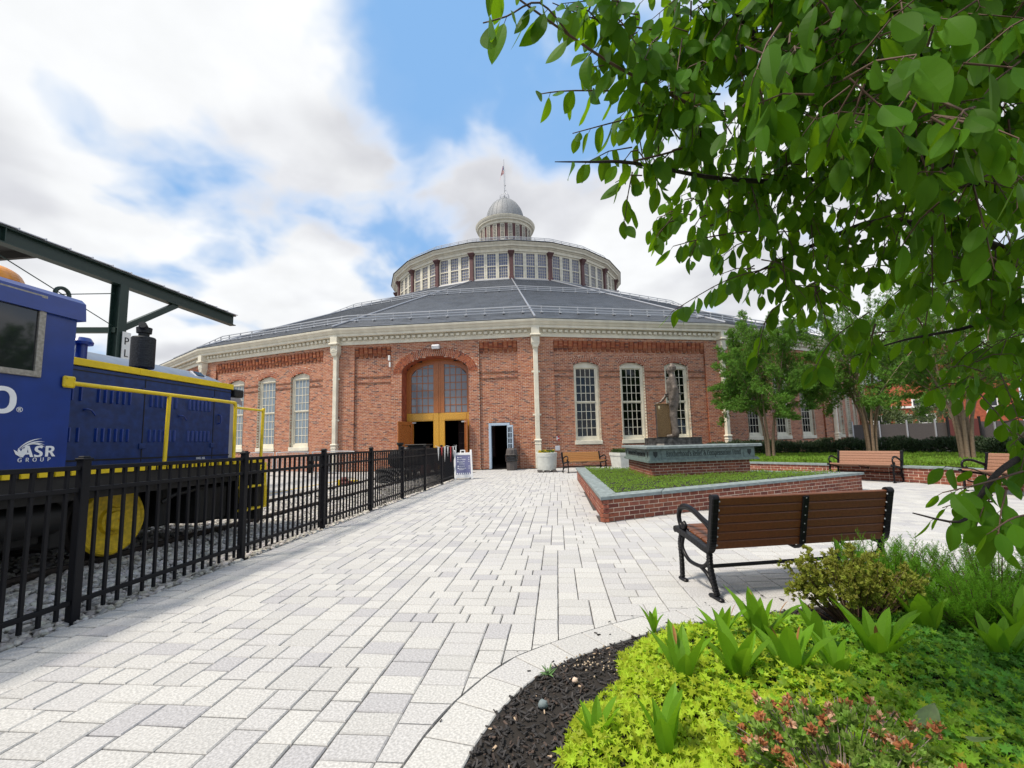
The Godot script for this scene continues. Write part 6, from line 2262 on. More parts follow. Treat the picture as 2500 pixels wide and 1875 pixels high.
func myrtle_sprig() -> MB:       # a leafy twig tip of small opposite leaves
	var m := MB.new()
	for k in 9:
		var t := k / 9.0
		var side := 1.0 if k % 2 else -1.0
		var b := Basis(Vector3.UP, k * 1.1) * Basis(Vector3(0, 0, 1), -side * 0.95) * Basis(Vector3.UP, 0.5)
		leaf_into(m, Transform3D(b.scaled(Vector3.ONE * (0.44 - 0.15 * t)), Vector3(0, t * 0.75, 0)), 0.27, 0.2, 0.2, 2)
	return m

func needle_spray() -> MB:
	var m := MB.new()
	for k in 22:
		var t := k / 22.0
		var side := 1.0 if k % 2 else -1.0
		var b := Basis(Vector3.UP, (k % 3 - 1) * 0.5) * Basis(Vector3(0, 0, 1), -side * (1.0 - 0.3 * t))
		var p := Vector3(0, t, 0)
		var L := 0.26 * (1.0 - 0.55 * t)
		m.quad(p + b * Vector3(-0.018, 0, 0), p + b * Vector3(-0.012, L, 0.02), p + b * Vector3(0.012, L, 0.02), p + b * Vector3(0.018, 0, 0))
	m.bar(Vector3.ZERO, Vector3(0, 1.0, 0), 0.012, 0.012, Vector3.RIGHT)
	return m

func ivy_mesh() -> MB:
	var m := MB.new()
	var rim := [Vector2(0, 0.02), Vector2(0.30, -0.22), Vector2(0.30, 0.03), Vector2(0.62, 0.10), Vector2(0.26, 0.30), Vector2(0.46, 0.66), Vector2(0.15, 0.52), Vector2(0, 1.08), Vector2(-0.15, 0.52), Vector2(-0.46, 0.66), Vector2(-0.26, 0.30), Vector2(-0.62, 0.10), Vector2(-0.30, 0.03), Vector2(-0.30, -0.22)]
	var f := func(p: Vector2) -> Vector3: return Vector3(p.x, p.y, absf(p.x) * 0.5 - 0.30 * p.y * p.y)
	var c: Vector3 = f.call(Vector2(0, 0.3))
	for i in rim.size():
		m.tri(c, f.call(rim[i]), f.call(rim[(i + 1) % rim.size()]))
	return m

func turned(up: Vector3, roll: float) -> Basis:
	up = up.normalized()
	var x := up.cross(Vector3(0.31, 0.2, 0.93)).normalized()
	var b := Basis(x, up, x.cross(up))
	return b * Basis(Vector3.UP, roll)

func rvec() -> Vector3:
	return Vector3(rng.randfn(), rng.randfn(), rng.randfn()).normalized()

# ---------------------------------------------------------------- the overhanging tree
const LIMBS := [
	[[3.45,0.0,-2.5,3.40,0.9,-2.45,3.2,1.7,-2.3,2.84,2.27,-2.1,2.45,2.35,-2.0,2.08,2.46,-1.9,1.84,2.54,-1.85,1.54,2.6,-1.75,1.25,2.67,-1.65,1.1,2.74,-1.6,0.88,2.85,-1.5,0.77,2.97,-1.45], 0.062, 0.005],
	[[2.5,2.36,-1.98,2.25,2.42,-1.95,1.97,2.47,-2.0,1.7,2.53,-2.0,1.35,2.44,-1.9,1.07,2.35,-1.75,0.75,2.25,-1.55,0.41,2.18,-1.35,0.26,2.12,-1.25,0.14,2.09,-1.2], 0.021, 0.0012],
	[[3.2,1.75,-2.3,3.07,2.07,-2.3,2.68,2.26,-2.3,2.26,2.33,-2.2,1.85,2.34,-2.1,1.47,2.19,-2.0,1.2,2.06,-1.9,1.01,1.97,-1.9], 0.03, 0.002],
	[[2.84,2.27,-2.1,2.54,2.45,-1.9,2.08,2.57,-1.8,1.79,2.74,-1.7,1.59,2.91,-1.6,1.39,3.05,-1.5], 0.03, 0.004],
	[[3.25,1.5,-2.35,2.89,1.8,-2.2,2.5,1.86,-2.1,2.09,1.76,-2.0,1.8,1.71,-2.0,1.56,1.64,-2.0], 0.018, 0.0012],
	[[3.35,1.2,-2.4,2.8,1.36,-2.1,2.3,1.28,-1.8,1.86,1.21,-1.6,1.62,1.15,-1.5,1.48,1.06,-1.45,1.37,1.01,-1.4,1.23,1.04,-1.4], 0.018, 0.002]]
const TWIGS := [
	[[0.65,2.41,-1.4,0.47,2.41,-1.3,0.33,2.41,-1.22,0.19,2.44,-1.15,0.05,2.5,-1.1,-0.03,2.57,-1.1], 0.006, 0.002],
	[[0.19,2.44,-1.15,0.1,2.47,-1.08,0.01,2.4,-1.05,-0.05,2.33,-1.0], 0.003, 0.0015],
	[[0.79,2.54,-1.5,0.53,2.47,-1.4,0.23,2.44,-1.35,0.11,2.43,-1.35], 0.004, 0.0015],
	[[0.75,2.59,-1.6,0.53,2.47,-1.5,0.38,2.4,-1.45,0.23,2.34,-1.42], 0.004, 0.0015],
	[[0.78,2.38,-1.5,0.56,2.25,-1.4,0.41,2.18,-1.34], 0.004, 0.003],
	[[0.55,2.7,-1.4,0.36,2.63,-1.3,0.25,2.61,-1.25,0.15,2.6,-1.2], 0.003, 0.0015],
	[[1.06,2.16,-1.8,0.82,2.09,-1.7,0.64,2.03,-1.65], 0.004, 0.0015],
	[[1.14,2.0,-1.8,0.87,1.91,-1.7,0.62,1.77,-1.65], 0.003, 0.0015],
	[[1.36,1.96,-1.9,1.12,1.82,-1.85,1.02,1.63,-1.8], 0.003, 0.0015],
	[[1.58,1.82,-1.9,1.37,1.69,-1.85,1.25,1.56,-1.8], 0.003, 0.0015],
	[[1.7,1.15,-1.5,1.51,1.12,-1.45,1.33,1.1,-1.4], 0.004, 0.0015],
	[[1.65,1.03,-1.4,1.49,1.03,-1.35,1.36,1.0,-1.3], 0.004, 0.0015]]
const PUFFS := [[0.31,2.58,-1.2,0.08], [0.44,2.61,-1.3,0.15], [0.72,2.82,-1.5,0.28], [0.61,2.46,-1.5,0.17], [0.48,2.28,-1.5,0.07], [1.0,2.72,-1.6,0.36], [0.92,2.41,-1.8,0.2], [1.21,2.56,-1.9,0.32], [1.1,2.61,-1.3,0.32], [1.55,2.7,-1.5,0.42], [1.54,2.51,-1.7,0.36], [1.93,2.6,-1.6,0.45], [1.27,2.25,-1.9,0.2], [1.68,2.21,-2.0,0.22], [0.75,2.19,-1.7,0.08], [2.24,2.2,-2.1,0.24], [1.55,2.07,-2.0,0.13], [1.95,1.95,-2.0,0.12], [2.24,1.75,-1.9,0.2], [1.92,1.3,-1.6,0.13], [1.62,1.09,-1.45,0.08], [1.09,2.02,-1.8,0.08], [2.71,2.51,-2.3,0.3], [1.36,1.92,-1.9,0.05], [1.62,1.74,-1.9,0.06], [1.95,1.5,-1.8,0.08], [1.96,2.89,-1.5,0.5], [1.42,2.96,-1.4,0.4], [0.91,2.85,-1.3,0.3], [2.35,2.1,-1.9,0.3], [0.73,2.05,-0.85,0.09], [0.96,2.04,-0.95,0.12], [0.64,2.18,-0.95,0.08], [1.37,2.03,-1.2,0.2], [1.24,2.28,-1.1,0.2], [2.6,3.0,-2.2,0.5], [1.9,3.3,-1.9,0.6], [2.75,1.6,-2.2,0.3], [1.2,3.3,-1.6,0.5], [2.4,3.2,-1.2,0.6], [1.6,3.3,-0.8,0.5]]

func build_front_tree() -> void:
	rng.seed = 77
	var o := thing("leafy_tree", "broad leaved tree reaching into the picture from the right, close to the viewer", "tree")
	var lines := []
	for i in LIMBS.size():
		var p := curve(P3(LIMBS[i][0]), 4)
		var m := MB.new()
		m.tube(p, LIMBS[i][1], LIMBS[i][2], 9)
		part("trunk" if i == 0 else "branch", m, M.bark, o)
		lines.append([p, 0.45 if i != 5 else 0.2])
	for t in TWIGS:
		var p := curve(P3(t[0]), 4)
		var m := MB.new()
		m.tube(p, t[1], t[2], 6)
		part("twig", m, M.twig, o)
		lines.append([p, 0.0])
	var fine := MB.new()
	for q in PUFFS:       # shorter side twigs through the volume of the crown
		var c := Vector3(q[0], q[1], q[2])
		for k in int(6 + 290.0 * q[3] * q[3]):
			var a: Vector3 = c + rvec() * q[3] * pow(rng.randf(), 0.45)
			var dir := (rvec() + Vector3(-0.5, -0.25, 0.1)).normalized()
			var L := rng.randf_range(0.14, 0.30) * (0.5 + minf(q[3], 0.3) * 1.7)
			var p := PackedVector3Array([a, a + dir * L * 0.5 + Vector3(0, -0.01, 0), a + dir * L + Vector3(0, -0.05, 0)])
			fine.tube(p, 0.003, 0.0013, 4, false)
			lines.append([curve(p, 3), 0.0])
	var spots := []
	for l in lines:
		var p: PackedVector3Array = l[0]
		var run := 0.0
		var side := 1.0
		var total := 0.0
		for i in p.size() - 1: total += p[i].distance_to(p[i + 1])
		var done := 0.0
		for i in p.size() - 1:
			var seg := p[i + 1] - p[i]
			run += seg.length()
			done += seg.length()
			while run > 0.036:
				run -= 0.036
				if done / total < l[1] : continue
				if l[1] > 0.1 and rng.randf() < 0.55: continue
				side = -side
				var t := seg.normalized()
				var lat := t.cross(Vector3.UP).normalized() * side
				var tip := (t * 0.35 + lat * rng.randf_range(0.1, 0.7) + Vector3(0, -rng.randf_range(0.5, 1.25), 0) + rvec() * 0.22).normalized()
				var stem := p[i + 1] + (lat * 0.6 + Vector3.DOWN * 0.5 + t * 0.3) * 0.016
				var L := rng.randf_range(0.066, 0.108) * (0.8 if done / total > 0.93 else 1.0)
				var b := turned(tip, rng.randf() * TAU)
				fine.tube(PackedVector3Array([p[i + 1], stem]), 0.0011, 0.001, 3, false)
				spots.append([in_view(stem), Transform3D(b.scaled(Vector3(L * rng.randf_range(0.85, 1.15), L, L)), stem)])
	part("side_twigs", fine, M.twig, o, Transform3D(), "stuff")
	spots.sort_custom(func(a, b): return a[0] > b[0])
	var kinds := [leaf_mesh(0.255, 0.16, 0.12, 8).mesh(), leaf_mesh(0.235, 0.3, 0.28, 8).mesh(), leaf_mesh(0.27, 0.08, -0.12, 8).mesh(), leaf_mesh(0.245, 0.22, 0.05, 8, 0.02).mesh()]
	var tones := []
	for k in 5:
		var f: float = [0.8, 0.95, 1.1, 1.25, 1.0][k]
		tones.append(mat("tree_leaf_%d" % k, lin(0.034 * f, 0.092 * f, 0.008 * f), 0.5, {"spec": 0.16, "back": lin(0.17 * f, 0.33 * f, 0.006)}))
	var where := [[], [], [], []]
	for i in spots.size():
		var k: int = rng.randi() % 4
		if i < 300: part("leaf", kinds[k], tones[rng.randi() % 5], o, spots[i][1])
		else: where[k].append(spots[i][1])
	for k in 4: swarm("foliage", kinds[k], tones[k], o, where[k])

# ---------------------------------------------------------------- garden trees, hedges and shrubs
func myrtle(label: String, at: Vector3, h: float, wide: float, seed_: int, n: int) -> void:
	rng.seed = seed_
	var o := thing("crape_myrtle", label, "tree", "multi stemmed trees in the raised bed", Transform3D(Basis(), at))
	var where := []
	var cols := []
	for s in 6:
		var a := TAU * s / 6.0 + rng.randf_range(-0.3, 0.3)
		var d := Vector3(cos(a), 0, sin(a))
		var m := MB.new()
		var p := PackedVector3Array([d * 0.13, d * 0.15 + Vector3(0, h * 0.12, 0), d * 0.26 + Vector3(0, h * 0.26, 0), d * wide * 0.14 + Vector3(0, h * 0.46, 0), d * wide * 0.20 + Vector3(0, h * 0.7, 0)])
		m.tube(curve(p, 4), 0.062, 0.02, 8)
		part("trunk", m, M.myrtle_bark, o)
		var lm := MB.new()
		for q in 13:
			var t := rng.randf_range(0.42, 1.0)
			var base := p[2].lerp(p[3], clampf(t * 2 - 0.7, 0, 1)).lerp(p[4], clampf(t * 2 - 1.1, 0, 1))
			var b := a + rng.randf_range(-1.0, 1.0)
			var el := rng.randf()
			var out := wide * 0.5 * rng.randf_range(0.75, 1.05) * sqrt(maxf(0.08, 1.0 - pow((el - 0.36) / 0.72, 2)))
			var tip := Vector3(cos(b) * out, h * (0.24 + 0.72 * el), sin(b) * out)
			if q == 0 and s % 2 == 0: tip = Vector3(cos(b) * 0.35 * wide * rng.randf(), h * rng.randf_range(0.94, 1.02), sin(b) * 0.3 * wide)
			var mid := base.lerp(tip, 0.5) + Vector3(0, 0.12, 0)
			var bl := curve(PackedVector3Array([base, mid, tip]), 5)
			lm.tube(bl, 0.016, 0.004, 5, false)
			var per := int(n / 78.0)
			for k in per:
				var u := pow(rng.randf(), 0.6)
				var f := clampf(u * (bl.size() - 1), 0, bl.size() - 1.001)
				var c := bl[int(f)].lerp(bl[int(f) + 1], f - int(f))
				var r := 0.13 + 0.17 * sin(PI * clampf(u, 0, 1))
				var pos := c + rvec() * r * pow(rng.randf(), 0.6) * Vector3(1.15, 0.75, 1.15)
				var up := (tip - base).normalized() * 0.55 + rvec() * 0.75 + Vector3(0, 0.45, 0)
				where.append(Transform3D(turned(up, rng.randf() * TAU).scaled(Vector3.ONE * rng.randf_range(0.10, 0.17)), pos))
		part("branch", lm, M.myrtle_bark, o)
	toned("crown", myrtle_sprig(), leaf_tones("myrtle", Color(0.075, 0.155, 0.028), Color(0.15, 0.27, 0.025)), o, where)

func lump(points: Array, each: int, size: Vector2, c: Color, up: float) -> Array:     # sprays over ellipsoids [x, y, z, rx, ry, rz]
	var where := []
	var cols := []
	for e in points:
		for k in each:
			var d := rvec()
			if d.y < -0.35: d.y = -d.y
			var pos := Vector3(e[0], e[1], e[2]) + d * Vector3(e[3], e[4], e[5]) * pow(rng.randf(), 0.22)
			where.append(Transform3D(turned(d + Vector3(0, up, 0) + rvec() * 0.5, rng.randf() * TAU).scaled(Vector3.ONE * rng.randf_range(size.x, size.y)), pos))
			var f := rng.randf_range(0.6, 1.35)
			cols.append(Color(c.r * f, c.g * f, c.b * f))
	return [where, cols]

func build_garden() -> void:
	myrtle("left multi stemmed tree with dense round crown in front of the brick wall", Vector3(10.3, 0.36, -17.9), 6.0, 4.0, 11, 17000)
	myrtle("middle multi stemmed tree behind the pinkish bench, crown open to the sky", Vector3(14.0, 0.36, -17.4), 6.6, 4.6, 12, 14500)
	myrtle("right multi stemmed tree before the grey railcar, largely behind near leaves", Vector3(13.6, 0.36, -13.4), 6.2, 4.4, 13, 12000)
	rng.seed = 500
	var pts := []
	var line := [Vector2(9.6, -20.9), Vector2(11.4, -20.7), Vector2(13.6, -20.2), Vector2(15.8, -19.2), Vector2(17.2, -17.4), Vector2(17.8, -15.2), Vector2(17.6, -12.6)]
	for i in line.size() - 1:
		for k in 4:
			var q: Vector2 = line[i].lerp(line[i + 1], k / 4.0)
			pts.append([q.x + rng.randf_range(-0.2, 0.2), 0.55, q.y + rng.randf_range(-0.2, 0.2), 0.62, rng.randf_range(0.42, 0.6), 0.6])
	var r := lump(pts, 620, Vector2(0.10, 0.17), Color(0.034, 0.062, 0.022), 0.4)
	tag(swarm("dark_hedge", myrtle_sprig(), M.small_leaf, self, r[0], r[1]), "low dark evergreen hedge behind the trees in the right hand bed", "hedge", "", "stuff")
	var where := []
	var cols := []
	for k in 26000:
		var q := Vector2(rng.randf_range(5.5, 17.5), rng.randf_range(-21.5, -8.5))
		if not Geometry2D.is_point_in_polygon(q, wall_bed_poly): continue
		var near := 99.0
		for i in BED_WALL.size() / 2 - 1:
			var a := Vector2(BED_WALL[i * 2], BED_WALL[i * 2 + 1]); var b := Vector2(BED_WALL[i * 2 + 2], BED_WALL[i * 2 + 3])
			near = minf(near, q.distance_to(Geometry2D.get_closest_point_to_segment(q, a, b)))
		if near < 0.28: continue
		var tall := near > 0.9
		var s := rng.randf_range(0.10, 0.20) if tall else rng.randf_range(0.04, 0.08)
		where.append(Transform3D(Basis.from_euler(Vector3(rng.randf_range(-0.5, 0.5), rng.randf() * TAU, rng.randf_range(-0.5, 0.5))).scaled(Vector3(s * 0.8, s, s * 0.8)), v3(q, 0.37 + rng.randf() * 0.05)))
	var cover := holder("bed_ground_cover", self)
	toned("leaves", sprig_mesh(), leaf_tones("bed", Color(0.15, 0.25, 0.04), Color(0.28, 0.42, 0.03)), cover, where)
	tag(cover, "bright green leafy ground cover in the raised bed behind the low wall", "ground cover", "", "stuff")
	# distant green
	r = lump([[33, 2.0, -40, 2.2, 1.8, 2.0], [44, 2.0, -46, 2.6, 2.4, 2.4]], 900, Vector2(0.3, 0.5), Color(0.10, 0.14, 0.05), 0.4)
	var far := thing("far_bush", "hazy pale green bush between the red building and the grey railcar", "bush")
	swarm("crown", myrtle_sprig(), M.small_leaf, far, r[0], r[1])
	var m := MB.new()
	for q in [[33, -40], [44, -46]]: m.tube(PackedVector3Array([Vector3(q[0], 0, q[1]), Vector3(q[0], 2, q[1])]), 0.12, 0.06, 7)
	part("trunk", m, M.bark, far)
	# olive leaved azalea by the bench
	rng.seed = 610
	var az := thing("olive_shrub", "twiggy olive green azalea shrub behind the dark bench", "shrub", "", Transform3D(Basis(), Vector3(2.28, 0, -3.12)))
	where = []; cols = []
	m = MB.new()
	for k in 90:
		var a := rng.randf() * TAU
		var rr := sqrt(rng.randf())
		var tip := Vector3(cos(a) * rr * 0.44, 0.50 - 0.16 * rr * rr + rng.randf_range(-0.16, 0.05), sin(a) * rr * 0.30)
		var foot := Vector3(cos(a) * 0.09 * rr, 0, sin(a) * 0.07 * rr)
		var p := curve(PackedVector3Array([foot, foot.lerp(tip, 0.55) + rvec() * 0.02, tip]), 4)
		m.tube(p, 0.0045, 0.0018, 5, false)
		for q in 22:
			var u := 1.0 - 0.55 * pow(rng.randf(), 1.5)
			var f := clampf(u * (p.size() - 1), 0, p.size() - 1.001)
			var c := p[int(f)].lerp(p[int(f) + 1], f - int(f)) + rvec() * 0.035 * rng.randf()
			where.append(Transform3D(turned((tip - foot).normalized() + rvec() * 0.8, rng.randf() * TAU).scaled(Vector3.ONE * rng.randf_range(0.022, 0.042)), c))
	part("stems", m, M.twig, az, Transform3D(), "stuff")
	toned("foliage", sprig_mesh(), leaf_tones("olive", Color(0.17, 0.185, 0.035), Color(0.24, 0.26, 0.02)), az, where)
	# yews: upright feathery shoots
	for y in [[Vector3(2.72, 0, -3.38), 0.42, 0.24, 0.50, "feathery green yew shrub just right of the dark bench"], [Vector3(3.35, 0, -3.25), 0.5, 0.4, 0.46, "spreading green yew shrub at the right edge under the tree"], [Vector3(2.95, 0, -2.95), 0.45, 0.25, 0.34, "low green yew shrub behind the lance leaved plants"], [Vector3(4.1, 0, -3.1), 0.5, 0.5, 0.5, "outermost green yew shrub next to the tree trunk"]]:
		var yw := thing("yew_shrub", y[4], "shrub", "yew shrubs in the planting bed", Transform3D(Basis(), y[0]))
		where = []
		m = MB.new()
		for k in 95:
			var a := rng.randf() * TAU
			var rr := sqrt(rng.randf())
			var hh: float = y[3] * rng.randf_range(0.55, 1.12) * (1.0 - 0.35 * rr * rr)
			var tip := Vector3(cos(a) * rr * y[1], hh, sin(a) * rr * y[2])
			var foot := tip * Vector3(0.35, 0, 0.35)
			m.tube(PackedVector3Array([foot, foot.lerp(tip, 0.6), tip]), 0.006, 0.002, 4, false)
			for q in 13:
				var u := 0.30 + 0.70 * q / 12.0
				var out := (Vector3(cos(a + q * 2.4), 0.55 + 0.5 * u, sin(a + q * 2.4)) + (tip - foot).normalized() * 0.6).normalized()
				where.append(Transform3D(turned(out, rng.randf() * TAU).scaled(Vector3.ONE * rng.randf_range(0.06, 0.12) * (1.35 - 0.55 * u)), foot.lerp(tip, u)))
			where.append(Transform3D(turned((tip - foot) + rvec() * 0.1, 0).scaled(Vector3.ONE * 0.09), tip - Vector3(0, 0.02, 0)))
		toned("foliage", needle_spray(), leaf_tones("yew", Color(0.085, 0.20, 0.016), Color(0.15, 0.32, 0.015)), yw, where)
		part("stems", m, M.twig, yw, Transform3D(), "stuff")

const IVY := [0.24, -0.9, 0.15, -1.94, 0.25, -2.16, 0.36, -2.33, 0.54, -2.49, 0.58, -2.77, 0.78, -2.97, 1.02, -3.10, 1.41, -3.20, 1.75, -3.22, 1.95, -3.0, 2.7, -3.1, 4.6, -2.9, 4.6, -0.7, 0.3, -0.7]

func build_bed() -> void:
	rng.seed = 900
	var m := MB.new()
	m.flat(bed_poly, -0.004)
	structure(part("mulch_soil", m, M.soil, self), "dark mulched soil of the near planting bed", "soil")
	var chip := MB.new()
	chip.box(Vector3.ZERO, Vector3(1.0, 0.22, 0.34), Basis.IDENTITY, 0.06)
	var where := []
	var cols := []
	for k in 15000:
		var q := Vector2(rng.randf_range(-0.45, 2.4), rng.randf_range(-3.45, -1.2))
		if not Geometry2D.is_point_in_polygon(q, bed_poly): continue
		if q.x > 1.0 and q.y > -3.0: continue
		var s := rng.randf_range(0.010, 0.036)
		where.append(Transform3D(Basis.from_euler(Vector3(rng.randf_range(-0.4, 0.4), rng.randf() * TAU, rng.randf_range(-0.6, 0.6))).scaled(Vector3.ONE * s), v3(q, 0.001 + rng.randf() * 0.012)))
		var g := rng.randf_range(0.010, 0.045)
		var brown := 1.0 if rng.randf() < 0.85 else 1.8
		cols.append(Color(g * brown, g * (0.9 + 0.35 * (brown - 1.0)), g * 0.88) if rng.randf() > 0.015 else Color(0.45, 0.33, 0.22))
	tag(swarm("mulch", chip, M.mulch, self, where, cols), "black shredded bark mulch along the border of the planting bed", "mulch", "", "stuff")
	where = []; cols = []
	for k in 40:      # bits of bark strewn on the pavers
		var i := rng.randi() % (bed_out.size() - 1)
		var q := bed_out[i].lerp(bed_in[i], rng.randf_range(-0.3, 1.0))
		if q.x > 2.4 or q.y > -1.2: continue
		where.append(Transform3D(Basis.from_euler(Vector3(0, rng.randf() * TAU, rng.randf_range(-0.3, 0.3))).scaled(Vector3.ONE * rng.randf_range(0.010, 0.036)), v3(q, 0.011)))
		cols.append(Color(0.02, 0.016, 0.014))
	tag(swarm("bark_litter", chip, M.mulch, self, where, cols), "scattered black bark chips on the curved paver border", "litter", "", "stuff")
	var peb := pebble_mesh(3)
	var st := [["blue_stone", "smooth blue grey stone lying on the black mulch", Vector3(0.115, 0.02, -2.29), 0.022, Color(0.15, 0.19, 0.2)], ["pale_stone", "small cream and red stone on the mulch near the ivy", Vector3(0.30, 0.02, -2.50), 0.015, Color(0.62, 0.48, 0.38)]]
	for s in st:
		var o := part(s[0], peb, mat(s[0], lin(s[4].r, s[4].g, s[4].b), 0.7), self, Transform3D(Basis.from_scale(Vector3(s[3] * 1.3, s[3], s[3])), s[2]))
		tag(o, s[1], "stone")
	where = []; cols = []
	for k in 60:
		var q := Vector2(0.42 + rng.randfn() * 0.10, -2.68 + rng.randfn() * 0.07)
		where.append(Transform3D(Basis.from_scale(Vector3.ONE * rng.randf_range(0.003, 0.006)), v3(q, 0.013)))
		cols.append(Color(0.6, 0.48, 0.34))
	tag(swarm("pale_grit", peb, M.stone, self, where, cols), "pale grit scattered on bare brown soil beside the ivy", "grit", "", "stuff")
	# ivy carpet
	var ivy_poly := P2(IVY)
	var sets := [[], [], []]
	where = []
	for k in 44000:
		var q := Vector2(rng.randf_range(0.1, 4.4), rng.randf_range(-3.25, -0.8))
		if not Geometry2D.is_point_in_polygon(q, ivy_poly): continue
		var edge := 9.0
		for i in 9: edge = minf(edge, q.distance_to(Geometry2D.get_closest_point_to_segment(q, ivy_poly[i], ivy_poly[i + 1])))
		var h := minf(0.10, 0.025 + edge * 0.35) + 0.03 * sin(q.x * 9.0 + 2.0 * sin(q.y * 7.0))
		var lift := rng.randf()
		var L := rng.randf_range(0.022, 0.042) * (1.0 if rng.randf() > 0.08 else 1.35)
		var face := Vector3(0, 1.0, 0) + rvec() * 0.75 + Vector3(-0.1, 0, 0.25)
		var tip := rvec(); tip = (tip - face.normalized() * tip.dot(face.normalized())).normalized()
		var z := face.normalized()
		where.append(Transform3D(Basis(tip.cross(z), tip, z).scaled(Vector3.ONE * L), v3(q, maxf(0.012, h * (0.35 + 0.65 * lift)))))
		var warm := clampf(1.25 - q.x * 0.42 + 0.15 * rng.randfn(), 0.0, 0.999)     # sunlight at left and tree shade at right put into the leaf colour
		sets[int(warm * 3.0)].append(where.pop_back())
	var ivy := holder("ivy", self)
	var im := ivy_mesh().mesh()
	toned("leaves", im, leaf_tones("ivy_shade_tone", Color(0.085, 0.21, 0.03), Color(0.16, 0.34, 0.03), 0.4), ivy, sets[0])  # darkest leaves, tree shade is in their colour
	toned("leaves", im, leaf_tones("ivy_mid", Color(0.16, 0.28, 0.025), Color(0.26, 0.44, 0.025), 0.4), ivy, sets[1])
	toned("leaves", im, leaf_tones("ivy_sun_tone", Color(0.30, 0.39, 0.03), Color(0.40, 0.52, 0.02), 0.4, 0.28), ivy, sets[2])  # brightest leaves, sunlight is in their colour
	tag(ivy, "carpet of light green ivy filling the near planting bed", "ivy", "", "stuff")
	# broad lance leaved clumps
	var spots := [[0.84, -2.40, 5, 0.24, "with two tall upright leaves, nearest the bare mulch corner"], [1.15, -2.45, 5, 0.25, "with brown spotted leaf, second from the left"], [1.49, -2.86, 6, 0.25, "tallest one standing before the bench legs"], [1.41, -2.42, 5, 0.25, "leaning left in the middle of the ivy"],
		[1.77, -2.72, 4, 0.22, "with narrow leaves left of the olive shrub"], [1.98, -2.58, 7, 0.26, "widely spread in front of the olive shrub"], [2.50, -2.85, 7, 0.25, "upright and dense below the yew shrub"], [2.63, -2.55, 6, 0.26, "yellowish at the right below the yew"], [0.32, -1.99, 4, 0.16, "small and browning at the bottom edge of the mulch"],
		[0.58, -1.90, 4, 0.2, "with a single pale upright leaf at the bottom"], [0.91, -3.10, 3, 0.13, "very small by the top of the mulch edge"], [1.28, -2.93, 4, 0.2, "short at the back by the paver border"], [2.95, -2.70, 6, 0.25, "farthest right under the tree leaves"], [1.66, -2.45, 4, 0.2, "dark and low between two larger clumps"]]
	for s in spots:
		var o := thing("lily_clump", "clump of broad green leaves " + s[4], "plant", "lance leaved clumps in the ivy", Transform3D(Basis(), Vector3(s[0], 0, s[1])))
		for k in s[2] + 2:
			var a: float = TAU * k / float(s[2] + 2) + rng.randf_range(-0.4, 0.4)
			var lean := rng.randf_range(0.08, 0.48)
			var up := Vector3(cos(a) * lean, 1, sin(a) * lean)
			var L: float = s[3] * rng.randf_range(0.8, 1.2) * 1.32
			var lm := MB.new()
			var z := Vector3(cos(a), 0, sin(a)) * -1.0
			var y := up.normalized()
			var x := y.cross(z).normalized()
			leaf_into(lm, Transform3D(Basis(x, y, x.cross(y)).scaled(Vector3.ONE * L), Vector3(cos(a), 0, sin(a)) * 0.012), 0.125, 0.45, rng.randf_range(0.0, 0.35), 12, 0.012, 0.5)
			var g: float = [0.85, 1.0, 1.15][rng.randi() % 3]
			var key := "lily_%d" % int(g * 100)
			part("leaf", lm, M[key] if M.has(key) else mat(key, lin(0.10 * g, 0.215 * g, 0.014 * g), 0.45, {"spec": 0.3, "back": lin(0.21 * g, 0.40 * g, 0.012)}), o)
			if rng.randf() < 0.12:
				var br := MB.new()
				leaf_into(br, Transform3D(Basis(x, y, x.cross(y)).scaled(Vector3(L * 0.3, L * 0.3, L * 0.3)), Vector3(cos(a), 0, sin(a)) * 0.014 + up.normalized() * L * 0.6 + x.cross(y) * 0.004), 0.09, 0.3, 0.1, 4)
				part("brown_tip", br, M.brown_tip if M.has("brown_tip") else mat("brown_tip", lin(0.30, 0.14, 0.04), 0.7), o)
	# azalea with withered flowers, close to the viewer
	rng.seed = 1200
	var az := thing("azalea", "low azalea with withered rust brown flowers at the bottom right", "shrub", "", Transform3D(Basis(), Vector3(1.16, 0, -1.72)))
	m = MB.new()
	where = []; cols = []
	var fw := []
	var fc := []
	for k in 120:
		var a := rng.randf() * TAU
		var rr := sqrt(rng.randf())
		var tip := Vector3(cos(a) * rr * 0.42, 0.29 - 0.10 * rr + rng.randf_range(-0.07, 0.03), sin(a) * rr * 0.28)
		var foot := Vector3(cos(a) * 0.05, 0, sin(a) * 0.05)
		var p := curve(PackedVector3Array([foot, foot.lerp(tip, 0.5) + rvec() * 0.02, tip]), 4)
		m.tube(p, 0.0035, 0.0015, 5, false)
		for q in 7:
			var c := tip.lerp(p[p.size() - 4], rng.randf() * 0.9) + rvec() * 0.012
			where.append(Transform3D(turned((tip - foot).normalized() + rvec() * 0.7, rng.randf() * TAU).scaled(Vector3.ONE * rng.randf_range(0.024, 0.042)), c))
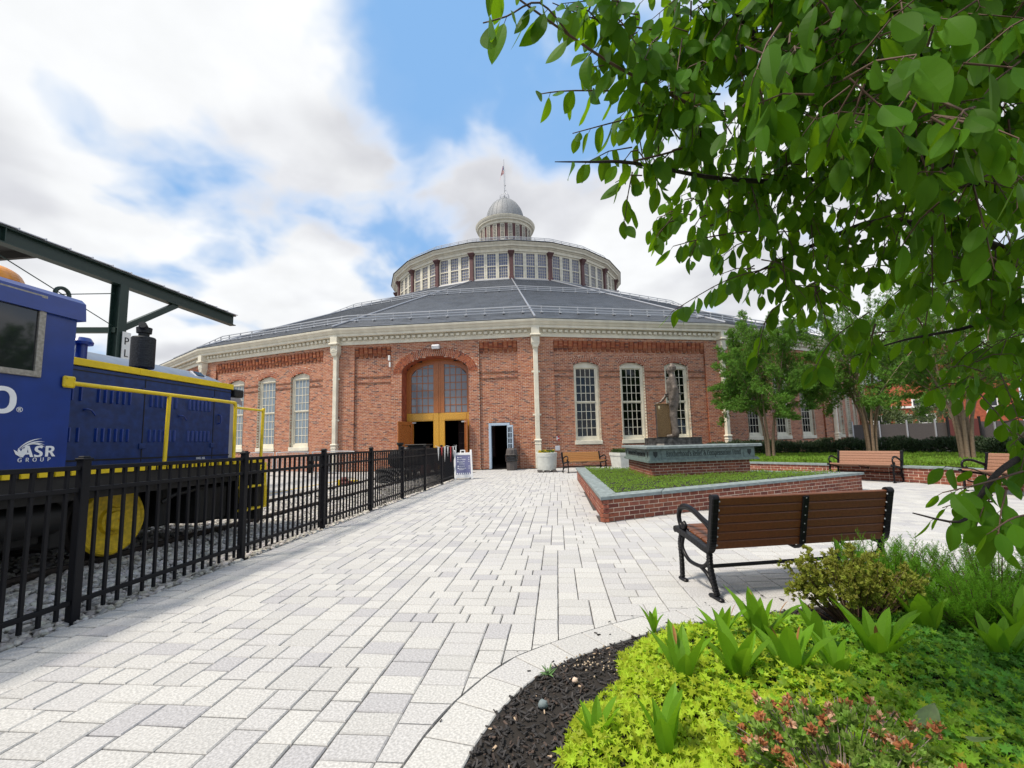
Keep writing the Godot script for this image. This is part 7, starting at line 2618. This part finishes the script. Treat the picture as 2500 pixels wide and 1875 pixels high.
		if k % 3 == 0:
			for q in 6:
				fw.append(Transform3D(turned(rvec() + Vector3(0, 0.5, 0), rng.randf() * TAU).scaled(Vector3.ONE * rng.randf_range(0.022, 0.038)), tip + rvec() * 0.01))
				fc.append(Color(0.36, 0.135, 0.05) if rng.randf() < 0.7 else Color(0.55, 0.34, 0.22))
	part("stems", m, mat("pale_twig", lin(0.24, 0.2, 0.17), 0.8), az, Transform3D(), "stuff")
	toned("foliage", sprig_mesh(), leaf_tones("azalea", Color(0.17, 0.26, 0.055), Color(0.25, 0.38, 0.05)), az, where)
	swarm("withered_flowers", sprig_mesh(), M.dry, az, fw, fc)
	var big := thing("fallen_leaves", "two large fallen green leaves lying on the ivy at the bottom right", "leaves", "", Transform3D(Basis(), Vector3(1.55, 0.15, -1.85)))
	for q in [[0.0, 0.0, 0.0, 0.13, 1.9], [0.12, 0.0, 0.06, 0.11, 0.4]]:
		var lm := leaf_mesh(0.3, 0.12, 0.3, 8)
		part("leaf", lm, mat("fallen_leaf_%d" % int(q[3] * 100), lin(0.12, 0.19, 0.05), 0.5, {"tex": "mottle", "scale": 6.0}), big, Transform3D(Basis(Vector3.UP, q[4]) * Basis(Vector3.RIGHT, 1.35).scaled(Vector3.ONE * q[3]), Vector3(q[0], q[1], q[2])))
	var wd := thing("weed", "small green grassy weed sprouting between mulch and pavers", "weed", "", Transform3D(Basis(), Vector3(0.165, 0.0, -2.60)))
	for k in 14:
		var a := TAU * k / 14.0 + rng.randf()
		var up := Vector3(cos(a), rng.randf_range(0.3, 1.0), sin(a))
		var lm := leaf_mesh(0.09, 0.4, 0.3, 4)
		part("blade", lm, M.weed if M.has("weed") else mat("weed", lin(0.11, 0.21, 0.07), 0.6), wd, Transform3D(turned(up, rng.randf() * TAU).scaled(Vector3.ONE * rng.randf_range(0.04, 0.075)), Vector3.ZERO))

func _ready() -> void:
	rng.seed = 4242
	make_materials()
	setup_view()
	TF = facet(0).translated_local(Vector3(L_WALL * 0.5, 0, 0))
	make_outlines()
	build_ground()
	build_plaza()
	build_house()
	build_fence()
	build_track()
	build_loco()
	build_left()
	build_planters()
	build_statue()
	build_benches()
	build_small()
	build_far_right()
	build_garden()
	build_bed()
	build_front_tree()
